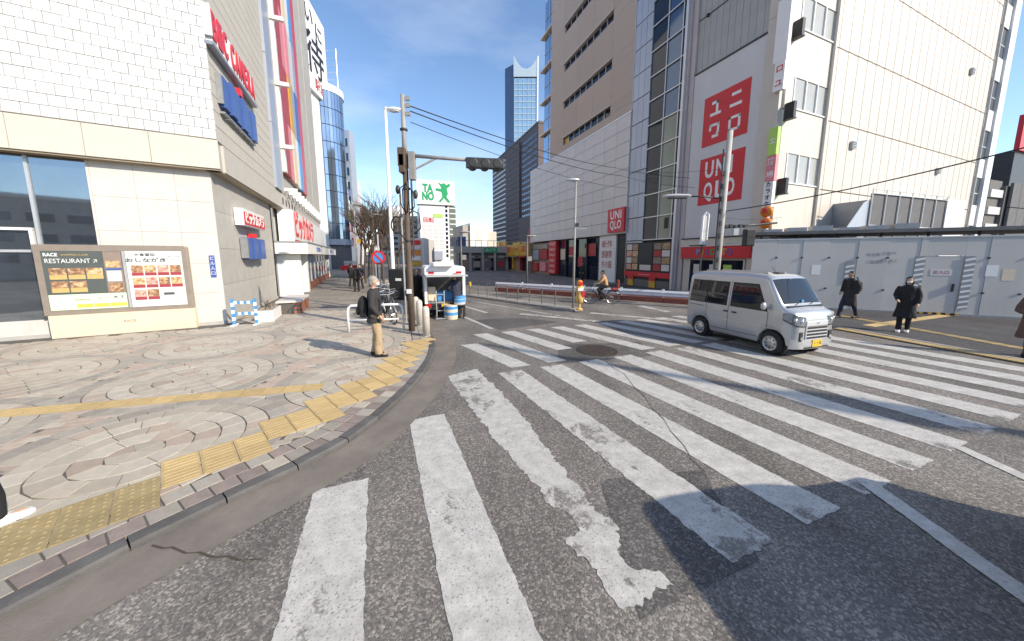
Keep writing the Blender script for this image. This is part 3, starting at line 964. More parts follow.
# front: tiles above the band
tw, th = .315, .285
cnt = 0
late = MB()
for j in range(0, 34):
    z = BAND1 + .03 + j * th
    for i in range(0, 40):
        u1 = CU - .02 - i * tw - (tw / 2 if j % 2 else 0)
        u0 = u1 - tw
        if i == 0 and j % 2:
            LF.box('tile', 'white_tile', CU - .02 - tw / 2 + .009, CU - .02, z + .009, z + th - .009, OV - .06, OV + random.uniform(-.004, .004))
        pz = PX(LF.at((u0 + u1) / 2, OV, z))
        if pz[0] < -20 or pz[1] < -15 or u0 < -9: continue
        cnt += 1
        if cnt <= 295: LF.box('tile', 'white_tile', u0 + .007, u1 - .007, z + .007, z + th - .007, OV - .06, OV + random.choice((-.004, 0, .004)))
        else: late.box(u0 + .009, u1 - .009, -OV, -OV + .06, z + .009, z + th - .009)
for i in range(60):
    for j in range(60):
        z = BAND1 + .03 + j * th; u1 = CU - .02 - i * tw - (tw / 2 if j % 2 else 0); u0 = u1 - tw
        pz = PX(LF.at((u0 + u1) / 2, OV, z))
        if (pz[0] < -20 or pz[1] < -15 or u0 < -9) and i < 40 and j < 40 and u0 > -12.5: late.box(u0 + .009, u1 - .009, -OV, -OV + .06, z + .009, z + th - .009)
o = late.build('tiles', 'white_tile', root); o['kind'] = 'stuff'
# the stone band and its soffit
us = [CU] + [CU - .25 - 1.28 * k for k in range(1, 12)]
for a, b in zip(us[1:], us[:-1]): LF.box('band_panel', 'cream_stone', a + .006, b - .006, BAND0, BAND1, OV - .06, OV + .015)
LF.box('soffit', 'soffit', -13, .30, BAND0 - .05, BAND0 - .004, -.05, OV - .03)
for k in range(15):
    LR.box('band_panel', 'beige_panel', .30 + k * 1.9 + .006, .30 + (k + 1) * 1.9 - .006, BAND0, BAND1, OV - .06, OV + .012)
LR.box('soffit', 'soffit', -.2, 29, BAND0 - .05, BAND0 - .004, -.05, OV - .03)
# side: horizontal beige courses
for j in range(22):
    z = BAND1 + .03 + j * .46
    for k in range(3):
        LR.box('panel', 'beige_panel', -.26 + k * 2.62 + .006, -.26 + (k + 1) * 2.62 - .006, z + .012, z + .448, OV - .06, OV - .005)
LR.box('panel', 'beige_panel', -.26, 7.6, BAND1 + .03 + 22 * .46, 32, OV - .06, OV - .005)
for (u0, u1, o1, m) in ((7.6, 9.0, .42, 'blue_grey_panel'), (9.0, 9.9, .34, 'beige_panel'), (19.0, 24.0, .33, 'grey_stone'), (24, 29.5, .36, 'grey_stone')):
    for z in frange(BAND1 + .03, 32, 3.2)[:-1]: LR.box('pier_panel', m, u0 + .01, u1 - .01, z + .01, z + 3.25, OV - .06, o1)
# long hanging banners
for (u0, u1, m, oo) in ((10.0, 10.45, 'white_paint', .5), (10.5, 12.0, 'red_dull', .48), (12.1, 13.3, 'pink_sign', .46), (13.4, 14.5, 'tan_board', .5), (14.6, 15.9, 'white_paint', .46), (15.95, 17.1, 'sky_blue_sign', .5), (17.2, 18.9, 'red_sign', .48)):
    for k, z in enumerate(frange(7.2, 31, 3.4)[:-1]):
        mm = m
        if m == 'tan_board': mm = ('tan_board', 'yellow_sign', 'pink_sign')[k % 3]
        if m == 'white_paint' and u0 > 12: mm = ('white_paint', 'blue_grey_panel', 'pale_cladding')[k % 3]
        if m == 'pink_sign': mm = ('pink_sign', 'red_dull')[k % 2]
        if m == 'sky_blue_sign': mm = ('sky_blue_sign', 'blue_sign', 'blue_grey_panel')[k % 3]
        LR.box('banner', mm, u0, u1, z + .012, z + 3.39, OV - .04, oo)
for k in range(6): LR.box('banner_bracket', 'white_paint', 9.9, 10.1, 8.5 + 3.4 * k, 8.7 + 3.4 * k, OV, 1.0)
# camera shop lettering high on the side
BK = LR.box('sign_backing', 'white_gloss', -.28, -.20, 8.85, 9.72, OV, .50)
LR.box('sign_rail', 'grey_metal', -.28, 4.5, 8.60, 8.70, OV, .50)
for i, ch in enumerate('BICCAMERA'):
    u = .05 + i * .475 + (.25 if i > 2 else 0)
    LR.box('letter_box', 'white_gloss', u - .225, u + .225, 8.74, 9.66, OV, .46)
    LR.text(ch, 'red_sign', u, 9.20, .475, 1.12, bold=.03, width=.38, name='letter', ext=.02)
# blue lettering beneath it
LR.box('sign_backing', 'grey_metal', .28, .36, 7.15, 8.05, OV, .46)
for i in range(6):
    u = .40 + i * .60
    LR.box('letter_block', 'blue_sign', u, u + .50, 7.08 - .02 * i, 8.1 - (.0 if i else .06), OV, .47 + (.05 if i % 2 else 0))
    LR.box('letter_side', 'grey_metal', u - .02, u + .50, 6.88, 6.94, OV, .44)
LR.box('letter_dot', 'red_sign', 2.1, 2.4, 8.14, 8.4, OV, .5)
# lower side wall of grey stone slabs
for j in range(4):
    for k in range(5):
        LR.box('slab', 'grey_stone', .0 + k * 1.5 + .004, (k + 1) * 1.5 - .004, .15 + j * 1.2 + .004, .15 + (j + 1) * 1.2 - .004, -.16, -.005 + random.uniform(-.003, .003))
LR.box('plinth', 'grey_stone', .0, 7.5, 0, .15, -.16, .03)
# front lower wall: glass bays on the left, marble on the right
for j in range(5):
    for k in range(3):
        LF.box('slab', 'cream_marble', -2.60 + k * .866 + .003, -2.60 + (k + 1) * .866 - .003, .15 + j * .96 + .003, .15 + (j + 1) * .96 - .003, -.16, 0 + random.uniform(-.002, .002))
LF.box('plinth', 'grey_stone', -12, 0.0, 0, .15, -.16, .03)
LF.box('lower_sill', 'cream_marble', -12, -2.62, .15, .55, -.16, -.01)
def glazing(u0, u1, z0, z1):
    w = LF.box('window', 'light_metal', u0, u0 + .06, z0, z1, -.14, -.02)
    p = LF.box('pane', 'glass_shop', u0 + .06, u1, z0, z1, -.14, -.07); sub(p, w)
glazing(-3.76, -2.62, .55, 4.94)
glazing(-5.05, -3.76, .55, 4.94); glazing(-6.4, -5.05, .55, 4.94); glazing(-7.8, -6.4, .55, 4.94)
LF.box('mullion', 'light_metal', -7.8, -2.62, 2.40, 2.47, -.12, -.015)
for (u0, u1, z0, z1) in ((-4.55, -3.80, 2.98, 3.05), (-4.55, -4.49, 2.46, 3.0), (-3.86, -3.80, 2.46, 3.0), (-7.0, -4.6, 3.0, 3.05)): LF.box('glazing_bar', 'white_paint', u0, u1, z0, z1, -.10, .03)
LF.box('window_jamb', 'cream_marble', -2.66, -2.605, .55, 4.94, -.14, -.004)
# small blue plate on the marble
u, z = LF.uv(216, 272)
pl = LF.box('plate', 'blue_sign', -.27, -.14, 1.62, 2.32, 0, .03)
for k in range(4): sub(LF.text('ビル入口'[k], 'white_gloss', -.205, 2.22 - k * .16, .034, .13, ext=.002), pl)
# entrance canopy and the shop box above it
CA0 = 7.7
LR.box('canopy', 'white_paint', CA0, 31.5, 2.42, 3.02, .02, 1.55)
LR.box('canopy_trim', 'grey_metal', CA0 - .02, 31.5, 3.02, 3.10, .02, 1.58)
LR.text('ビックカメラ', 'blue_sign', 13.0, 2.72, 1.57, .40, ext=.008)
LR.text('ビックカメラ', 'blue_sign', 24.0, 2.72, 1.57, .40, ext=.008)
LR.box('fascia_box', 'white_gloss', 9.2, 29.5, 3.12, 4.95, .0, .75)
for i, ch in enumerate('ビックカメラ'):
    LR.text(ch, 'red_sign', 10.3 + i * 1.45, 4.05, .765, 1.75, bold=.04, width=1.2, name='letter', ext=.015)
LR.box('red_stripe', 'red_sign', 9.3, 29.4, 3.16, 3.26, .0, .77)
LR.box('end_wall', 'white_paint', CA0 + .5, CA0 + .75, 0, 2.4, -.16, 1.1)
for k in range(8):
    u = 11.0 + k * 2.2
    if k < 7:
        g = LR.box('shop_window', 'light_metal', u, u + .07, .55, 2.40, .9, 1.02)
        q = LR.box('pane', 'glass_shop', u + .07, u + 2.2, .55, 2.40, .93, .97); q.parent = g; q.location = Matrix.Rotation(-LR.ang, 4, 'Z') @ (Vector(q.location) - g.location); q.rotation_euler.z -= LR.ang
LR.box('shop_plinth', 'brick', 11.0, 26.6, 0, .55, .1, 1.05)
LR.box('column', 'white_paint', 10.4, 10.95, 0, 2.42, .6, 1.12)
LR.box('column', 'white_paint', 26.6, 27.1, 0, 2.42, .6, 1.12)
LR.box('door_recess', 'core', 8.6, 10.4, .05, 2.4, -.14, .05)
LR.box('corner_post', 'glass_dark', 7.52, 7.9, .05, 4.9, -.15, .04)
for k in range(14):
    u = 10.2 + k * 1.35
    sp = LR.box('spot_lamp', 'white_paint', u, u + .18, BAND1 + .28, BAND1 + .46, .3, .95)
    st = LR.box('lamp_bracket', 'grey_metal', u + .07, u + .11, BAND1 + .05, BAND1 + .3, .35, .41)
for k in range(5): LR.box('band_vent', 'dark_metal', 9.2 + k * .95, 9.5 + k * .95, 5.25, 5.6, .29, .325)

def hung(name, label, cat, W, u, z, out):
    """an Empty standing proud of a wall, in the wall's own frame"""
    p = W.at(u, out, z)
    return empty(name, p, math.atan2(W.d.y, W.d.x), label, cat)
# projecting signs on the side wall
s = hung('wall_sign', 'small red and white camera shop sign box on the grey stone wall', 'sign', LR, 1.75, 3.45, .02)
bx(s, 'case', 'white_gloss', 0, 2.95, -.28, 0, 0, .62)
bx(s, 'face_panel', 'red_sign', .03, 2.92, -.295, -.281, .03, .5)
piece('lettering', text_mesh('ビックカメラ', .46, 'white_gloss', .012, .008, 1.0, 2.6), s, (1.48, -.302, .26), (R(90), 0, 0))
s = hung('wall_sign', 'small blue sign box with vertical bars below the red one', 'sign', LR, 2.15, 2.17, .02)
bx(s, 'case', 'grey_metal', -.06, .06, -.24, 0, .05, .82)
for i in range(5): bx(s, 'letter_block', 'blue_sign', .08 + i * .47, .49 + i * .47, -.27 - .04 * (i % 2), 0, .0, .84)
bx(s, 'letter_dot', 'red_sign', 1.0, 1.22, -.27, 0, .87, 1.04)

# ---------------------------------------------------------- menu board standing before the front wall
bd = hung('restaurant_menu_board', 'wide brown framed restaurant menu board on a cream plinth before the marble wall', 'sign', LF, -3.77, 0, .10)
BW = 3.03
bx(bd, 'plinth', 'tan_board', .08, BW + .03, -.16, .12, .04, .67)
MB().prism([(0, .67), (BW, .67), (BW, 2.56), (BW - .05, 2.61), (0, 2.61)], -.12, .10, 'y').build('frame', 'taupe_metal', bd, bevel=.01)
mat('menu_dark', (0.10, 0.115, 0.11), 0.35, var=.08); mat('menu_white', (0.78, 0.80, 0.79), 0.35, var=.03); mat('menu_green', (0.66, 0.82, 0.56), 0.4, var=.06)
mat('menu_lime', (0.52, 0.72, 0.10), 0.4, var=.1); mat('menu_gold', (0.55, 0.40, 0.16), 0.45, var=.15, scale=9); mat('menu_maroon', (0.36, 0.06, 0.07), 0.45, var=.15, scale=9); mat('menu_brown', (0.28, 0.22, 0.18), 0.45, var=.15, scale=7)
def food_mat(name, a, b, c):
    m = bpy.data.materials.new(name); m.use_nodes = True; n, l = m.node_tree.nodes, m.node_tree.links
    tc = n.new('ShaderNodeTexCoord'); nz = n.new('ShaderNodeTexNoise'); nz.inputs['Scale'].default_value = 13; nz.inputs['Detail'].default_value = 5
    oi = n.new('ShaderNodeObjectInfo'); ad = n.new('ShaderNodeVectorMath'); ad.operation = 'ADD'
    l.new(tc.outputs['Object'], ad.inputs[0]); l.new(oi.outputs['Location'], ad.inputs[1]); l.new(ad.outputs[0], nz.inputs['Vector'])
    cr = n.new('ShaderNodeValToRGB'); e = cr.color_ramp.elements
    e[0].position = .36; e[0].color = (*a, 1); e[1].position = .66; e[1].color = (*c, 1); k = e.new(.5); k.color = (*b, 1)
    l.new(nz.outputs['Fac'], cr.inputs['Fac']); l.new(cr.outputs['Color'], n['Principled BSDF'].inputs['Base Color']); n['Principled BSDF'].inputs['Roughness'].default_value = .4
    MATS[name] = m
food_mat('food_a', (.30, .17, .08), (.62, .40, .20), (.66, .58, .38)); food_mat('food_b', (.16, .13, .07), (.40, .20, .12), (.62, .48, .26)); food_mat('food_c', (.5, .12, .10), (.68, .36, .28), (.6, .5, .4))
def card(name, m, x0, x1, z0, z1, lev=0):
    return bx(bd, name, m, x0, x1, -.124 - .004 * lev, -.119, z0, z1)
L_ = card('left_poster', 'menu_dark', .13, 1.62, .80, 2.44)
R_ = card('right_poster', 'menu_white', 1.70, 2.90, .80, 2.44)
card('poster_divider', 'light_metal', 1.635, 1.685, .80, 2.44)
sub(card('green_strip', 'menu_green', .14, 1.61, .81, 1.24, 1), L_)
sub(card('side_column', 'menu_brown', 1.26, 1.61, 1.25, 2.43, 1), L_)
for (x0, z0) in ((.22, 1.66), (.56, 1.66), (.90, 1.66), (.22, 1.30), (.56, 1.30)):
    sub(card('dish_photo', ('food_a', 'food_c', 'food_b')[int(x0 * 10) % 3], x0, x0 + .31, z0 + .13, z0 + .31, 1), L_)
    sub(card('dish_caption', 'menu_gold', x0, x0 + .31, z0, z0 + .125, 1), L_)
sub(card('dish_photo', 'food_a', 1.29, 1.57, 1.98, 2.16, 2), L_); sub(card('white_card', 'menu_white', 1.29, 1.57, 1.58, 1.88, 2), L_); sub(card('dish_photo', 'food_b', 1.29, 1.57, 1.28, 1.52, 2), L_); sub(card('blue_strip', 'blue_sign', 1.28, 1.6, 1.90, 1.95, 2), L_)
for k in range(3): sub(card('lime_box', 'menu_lime', .62 + k * .33, .93 + k * .33, .86, .96, 2), L_)
def btext(t, m, x, z, size, bold=0, width=None, par=None):
    o = piece('lettering', text_mesh(t, size, m, bold, .001, 1.0, width), bd, (x, -.131, z), (R(90), 0, 0))
    if par: sub(o, par)
    return o
btext('RACE', 'menu_white', .30, 2.33, .12, .004, .25, L_); btext('SHOPPING FLOOR', 'menu_gold', .74, 2.33, .07, 0, .5, L_); btext('RESTAURANT ↗', 'menu_white', .66, 2.16, .17, 0, .95, L_)
btext('INFORMATION', 'menu_dark', .75, 1.08, .06, 0, .28, L_); btext('6F - 7F', 'menu_dark', 1.15, 1.10, .06, 0, .2, L_); btext('R T', 'menu_dark', 1.46, 1.12, .09, .003, .2, L_)
btext('大食堂街', 'menu_dark', 2.10, 2.33, .10, .002, .45, R_); btext('おしながき', 'menu_dark', 2.12, 2.17, .13, .004, .85, R_); btext('11:00 - 22:00', 'menu_dark', 2.70, 2.28, .06, 0, .32, R_)
for r in range(3):
    for c in range(4):
        x0, z0 = 1.78 + c * .275, 1.72 - r * .36
        if r == 2 and c > 1: continue
        sub(card('dish_photo', ('food_b', 'food_a', 'food_c')[(r + c) % 3], x0, x0 + .25, z0 + .10, z0 + .31, 1), R_)
        sub(card('dish_caption', 'menu_maroon', x0, x0 + .25, z0, z0 + .095, 1), R_)
sub(card('dark_fish', 'menu_dark', 2.40, 2.64, 1.12, 1.20, 1), R_)
btext('RACE', 'menu_brown', BW / 2 + .1, .50, .10, 0, .25).location = (BW / 2 + .1, -.165, .40)

# ---------------------------------------------------------- street side furniture at that wall
def plan(x, y, z=0.0): return G(x, y, SW_Z)
bar = empty('folding_barrier', G(246, 325, SW_Z), R(20), 'small blue and white striped barrier standing against the grey stone wall', 'barrier')
bar.scale = (.72, .72, .9)
for sx in (-.42, .42):
    p = MB()
    for k in range(7): p.box(sx - .05, sx + .05, -.05, .05, .05 + k * .13, .05 + (k + 1) * .13, 'white_gloss' if k % 2 else 'sky_blue_sign')
    p.build('post', None, bar)
    bx(bar, 'foot', 'white_paint', sx - .06, sx + .06, -.3, .3, 0, .05)
for z in (.38, .78):
    p = MB()
    for k in range(6): p.box(-.37 + k * .123, -.37 + (k + 1) * .123, -.02, .02, z, z + .10, 'white_gloss' if (k + (z > .5)) % 2 else 'sky_blue_sign')
    p.build('rail', None, bar)
pb = empty('planter_box', G(270, 319, SW_Z), math.atan2(LR_D.y, LR_D.x), 'long white planter box with dry stems beside the striped barrier', 'planter')
bx(pb, 'box', 'white_paint', -.55, .75, -.22, .22, 0, .38); bx(pb, 'soil', 'soffit', -.52, .72, -.19, .19, .33, .385)
mat('stem', (0.09, 0.06, 0.035), .9); mat('dry_leaf', (0.16, 0.10, 0.045), .8, var=.3, objrand=.3)
mb = MB()
for k in range(9):
    x, y = random.uniform(-.45, .65), random.uniform(-.15, .15)
    mb.tube([(x, y, .36), (x + random.uniform(-.1, .1), y + random.uniform(-.1, .1), .52), (x + random.uniform(-.2, .2), y + random.uniform(-.15, .15), .68)], [.012, .008, .003], 4)
mb.build('stems', 'stem', pb)
pb = empty('brick_planter', G(293, 310, SW_Z), math.atan2(LR_D.y, LR_D.x), 'low red brick planter with stone coping beneath the shop canopy', 'planter')
for r in range(5):
    for k in range(9):
        off = .12 if r % 2 else 0
        bx(pb, 'brick', 'brick', -1.1 + off + k * .235, -1.1 + off + k * .235 + .225, -.45, -.2, .02 + r * .085, .10 + r * .085)
bx(pb, 'core', 'mortar', -1.08, 1.1, -.44, .3, 0, .44); bx(pb, 'coping', 'cream_marble', -1.15, 1.2, -.48, .35, .445, .52)
# ---------------------------------------------------------- clothing store: long street frontage on the right
A_O = G(632, 285)
A_D = vp_dir(392)
A = Wall(A_O, A_D, 1, 'clothing_store', 'tan and pale clad clothing store with dark curtain wall and red square logos', 'building')
TOP = 31.5
TOP_B = 23.5
A.box('tower_core', 'core', -9.3, -7.0, 0.0, TOP_B, -3, -.45)
A.box('tower_core', 'core', -6.98, 15.2, 0.0, TOP, -11, -.45)
A.box('podium_core', 'core', 15.2, 20.7, 4.15, 13.25, -9, -.45)
A.box('bay_core', 'core', 15.2, 17.8, 13.2, TOP, -10, -1.5)
# pale cladding of the podium
CZ0, CZ1 = 4.12, 13.3
rows = frange(CZ0, CZ1, 1.02); cols = frange(.9, 20.75, 1.65)
grid_panels(A, 'cladding_panel', 'pale_cladding', cols, rows, -.45, .12, .03)
A.box('cladding_edge', 'light_metal', .86, 20.8, CZ1, CZ1 + .12, -.4, .14)
# tan upper storeys: panels leave strip windows open
jo = [.9, 3.75, 6.5, 9.25, 12.05, 15.2]
FL = 3.68
for k in range(-1, 5):
    z0 = 14.15 + k * FL
    za, zb = z0 + .72, z0 + FL
    lo = CZ1 + .12
    for i in range(5):
        if zb > lo:
            A.box('wall_panel', 'tan_wall', jo[i] + .01, jo[i + 1] - .01, max(za, lo), zb - .01, -.45, 0)
        if z0 > lo and i in (0, 4): A.box('wall_panel', 'tan_wall', jo[i] + .01, jo[i + 1] - .01, z0, za - .01, -.45, 0)
    if z0 > lo:
        for i in range(8):
            u0 = 3.75 + i * 8.3 / 8
            w = A.box('window', 'light_metal', u0, u0 + .05, z0, za, -.35, -.14)
            sub(A.box('pane', 'glass_dark', u0 + .05, u0 + 8.3 / 8, z0, za, -.35, -.22), w)
        A.box('window_hood', 'cream_stone', 3.7, 12.1, za, za + .09, -.4, .10)
sub_y = A.box('blind', 'yellow_sign', 11.0, 11.9, 14.2, 14.8, -.21, -.19)
# glass bay with tan fins at the far corner
for k in range(5):
    z0 = 13.3 + k * 3.68
    for i in range(2):
        b = A.box('bay_window', 'light_metal', 15.25 + i * 1.25, 15.31 + i * 1.25, z0 + .18, z0 + 3.66, -1.45, -.35)
        sub(A.box('pane', 'glass_sky', 15.31 + i * 1.25, 16.5 + i * 1.25, z0 + .18, z0 + 3.66, -1.45, -.4), b)
    A.box('bay_transom', 'light_metal', 15.25, 17.75, z0 + 1.8, z0 + 1.86, -.42, -.34)
    A.box('fin', 'yellow_sign' if False else 'tan_board', 15.2, 18.3, z0, z0 + .17, -1.6, -.05)
# blue grey panel pier
for z in frange(0.0, TOP, 1.72)[:-1]:
    for i in range(3): A.box('pier_panel', 'blue_grey_panel', -.94 + i * .6 + .012, -.94 + (i + 1) * .6 - .012, z + .012, z + 1.70, -.45, .03)
A.box('pier_edge', 'light_metal', .862, .898, 0, TOP, -.4, .06)
# dark curtain wall
rowz = [3.5 + 1.63 * k for k in range(17)]
cu = [-.94, -2.35, -3.6, -4.0]
for z0 in rowz:
    for i in range(3):
        m = 'glass_dark'
        if i == 1: m = 'glass_blue' if z0 > 11.5 else 'glass_green'
        A.box('curtain_pane', m, cu[i + 1] + .03, cu[i] - .03, z0 + .035, z0 + 1.595, -.45, -.05)
    A.box('transom', 'light_metal', -4.0, -.95, z0 - .035, z0 + .035, -.3, .05)
for u in cu[1:3]: A.box('mullion', 'light_metal', u - .03, u + .03, 3.5, TOP, -.3, .02)
A.box('opening', 'black_sign', -3.3, -2.95, 4.2, 4.95, -.05, -.03)
# rose pilaster, sign wall, ribbed wall above
A.box('pilaster', 'rose_pilaster', -4.45, -4.02, 0, TOP, -.45, .22)
A.box('drain_pipe', 'light_metal', -4.30, -4.12, 0, TOP, .22, .36)
A.box('pilaster', 'rose_pilaster', -4.80, -4.48, 0, TOP, -.45, .10)
A.box('sign_wall', 'pale_sign_panel', -9.1, -4.82, 3.35, 13.15, -.4, .06)
A.box('sign_wall_cap', 'dark_metal', -9.12, -4.80, 13.15, 13.25, -.4, .09)
for z0, z1 in ((13.25, 16.2), (16.25, 20), (20.05, TOP_B)):
    for i in range(11): A.box('ribbed_panel', 'ribbed_grey', -9.1 + i * .39 + .008, -9.1 + (i + 1) * .39 - .008, z0 + .02, z1 - .02, -.45, -.02)
for u in (-5.5, -7.2): A.box('cleat', 'dark_metal', u, u + .12, 16.1, 16.25, -.02, .12)
A.box('ledge', 'cream_stone', -9.45, -4.82, 2.98, 3.33, -.4, .34)
A.box('ledge_clutter', 'dark_metal', -9.0, -4.9, 3.34, 3.40, -.2, .40)
# red squares with block letters
def ktk(strokes, u0, z0, w, h, t, out):
    """strokes in a 0..1 box, drawn as seen from the street (left to right = falling u)"""
    for (x0, y0, x1, y1) in strokes:
        A.box('stroke', 'white_gloss', u0 - x0 * w, u0 - x1 * w, z0 + y0 * h, z0 + y1 * h, .078, out)
T = .2
KY = [(.12, .80, .72, 1.0), (.52, .0, .72, 1.0), (.0, .0, 1.0, .2)]
KN = [(.12, .78, .88, .98), (0, .05, 1, .25)]
KK = [(.0, .55, .2, 1.0), (.0, .82, .95, 1.0), (.75, .3, .95, 1.0), (.3, .0, .9, .2), (.7, .1, .9, .4)]
KR = [(.0, .0, .2, 1.0), (.8, .0, 1, 1.0), (.0, .82, 1, 1.0), (.0, .0, 1, .18)]
def logo_square(z0, z1):
    return A.box('logo_square', 'red_sign', -8.40, -5.66, z0, z1, .06, .076)
logo_square(8.74, 11.50); logo_square(5.35, 8.06)
for st, cx_, cz_ in ((KY, -6.10, 10.35), (KN, -7.30, 10.35), (KK, -6.10, 9.12), (KR, -7.30, 9.12)): ktk(st, cx_, cz_, .68, .78, T, .082)
for ch, cx_, cz_ in (('U', -6.32, 7.32), ('N', -7.03, 7.32), ('I', -7.68, 7.32), ('Q', -6.32, 6.10), ('L', -7.08, 6.10), ('O', -7.68, 6.10)):
    A.text(ch, 'white_gloss', cx_, cz_, .082, 1.28, bold=.035, name='letter', ext=.004, width=.14 if ch == 'I' else .56)
# corner pier
A.box('corner_pier', 'cream_rib', -9.95, -9.13, 0, 13.6, -.3, .24)
A.box('corner_pier', 'white_rib', -9.95, -9.13, 13.62, TOP_B, -.3, .24)
# red square at the podium corner
pl = A.box('logo_square', 'red_sign', .95, 3.12, 4.28, 6.22, .12, .30)
for t, z in (('UNI', 5.66), ('QLO', 4.86)): sub(A.text(t, 'white_gloss', 2.03, z, .306, .95, bold=.022, ext=.004, width=1.45, spacing=1.1), pl)
# street level under the podium
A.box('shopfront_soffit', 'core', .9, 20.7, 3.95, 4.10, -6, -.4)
A.box('white_poster_wall', 'white_paint', 2.35, 4.75, 0, 4.1, -.5, -.08)
for (z, t) in ((3.3, '新作'), (2.4, '感謝祭'), (1.5, '冬の服')): A.text(t, 'red_dull', 3.6, z, -.07, .7, width=1.5, ext=.004)
A.box('dark_doorway', 'black_sign', 1.0, 2.3, 0, 4.1, -.6, -.2)
for u0, u1 in ((4.85, 6.9), (6.9, 9.0), (9.0, 11.1), (11.1, 13.1)):
    g = A.box('shop_window', 'dark_metal', u0, u0 + .12, 0, 4.0, -.6, -.1)
    sub(A.box('pane', 'glass_dark', u0 + .12, u1, 0, 4.0, -.5, -.3), g)
for u0, z0, w, h, m in ((5.6, 2.3, 1.4, 1.2, 'red_dull'), (7.9, 1.2, .9, 1.0, 'red_dull'), (9.6, 2.4, 1.1, .9, 'red_dull'), (11.4, 1.9, 1.2, 1.2, 'tan_board')): A.box('shop_poster', m, u0, u0 + w, z0, z0 + h, -.3, -.27)
for k in range(6): A.box('red_banner', 'red_sign', 13.2, 15.1, .2 + k * .64, .82 + k * .64, -.35, .05); A.text('UNIQLO', 'white_gloss', 14.15, .5 + k * .64, .056, .4, width=1.3, ext=.002)
A.box('red_edge', 'red_sign', 20.75, 20.95, 4.2, 6.1, -.3, .2)
for u0, u1, m, z0, z1 in ((15.3, 20.5, 'menu_brown', .0, 3.9), ): A.box('side_shop', m, u0, u1, z0, z1, -.6, -.2)
for u0, z0, w, h, m in ((15.6, 1.9, 2.2, 1.2, 'red_dull'), (18.1, 1.8, 2.0, 1.3, 'blue_grey_panel'), (16.0, .4, 1.6, 1.1, 'pink_sign'), (18.4, .3, 1.6, 1.1, 'red_dull'), (15.5, 3.2, 5.0, .5, 'taupe_metal')): A.box('shop_sign', m, u0, u0 + w, z0, z0 + h, -.2, .02)
# poster wall below the curtain wall
A.box('poster_wall', 'black_sign', -4.0, .60, .55, 3.30, .05, .25)
A.box('red_fascia', 'red_sign', -4.05, .63, .75, 1.12, .25, .32)
A.box('fascia_strip', 'pink_sign', -2.2, -1.0, .89, .96, .32, .324)
A.box('screen', 'dark_metal', -2.3, -.95, 1.7, 3.2, .25, .27); A.box('notice', 'pale_cladding', -2.2, -1.05, 1.25, 1.65, .25, .268)
pm = ['food_a', 'food_c', 'menu_brown', 'food_b', 'pale_cladding', 'food_a', 'food_c', 'red_dull', 'green_sign', 'food_b']
for r in range(4):
    for c in range(2):
        A.box('poster', pm[(r * 3 + c) % 6], -.80 + c * .68, -.2 + c * .68, 1.26 + r * .5, 1.70 + r * .5, .25, .27)
        A.box('poster', pm[(r * 5 + c * 3 + 4) % 10], -3.92 + c * .78, -3.22 + c * .78, 1.26 + r * .5, 1.70 + r * .5, .25, .27)
A.box('poster_wall_base', 'core', -4.0, .60, 0, .55, .05, .3)
for u in (.1, -2.2): A.box('floor_banner', 'yellow_sign', u - .6, u, .0, .78, .33, .37); A.box('floor_banner_top', 'red_sign', u - .6, u, .5, .8, .371, .38)
# shop beside the corner
A.box('shop_wall', 'cream_stone', -9.1, -4.85, 0, 2.98, -.4, .02)
f = A.box('shop_fascia', 'red_sign', -9.35, -4.88, 2.18, 2.86, .02, .32)
A.box('fascia_cap', 'pale_cladding', -9.4, -4.85, 2.87, 2.97, .02, .36)
cols_ = ['sky_blue_sign', 'yellow_sign', 'blue_sign', 'green_sign']
for i, ch in enumerate('PILOTTO'):
    A.text(ch, cols_[i % 4], -6.15 - i * .34, 2.52, .327, .48, bold=.015, name='letter', ext=.006)
A.box('shop_opening', 'glass_dark', -8.9, -5.4, .1, 2.05, .02, .05)
for u in (-6.2, -7.3, -8.2): A.box('shop_poster', 'lime_sign' if u < -8 else 'pale_cladding', u, u + .5, 1.2, 1.8, .05, .07)
for u in (-5.4, -7.1, -8.9): A.box('shop_frame', 'light_metal', u - .04, u + .04, .1, 2.1, .05, .10)

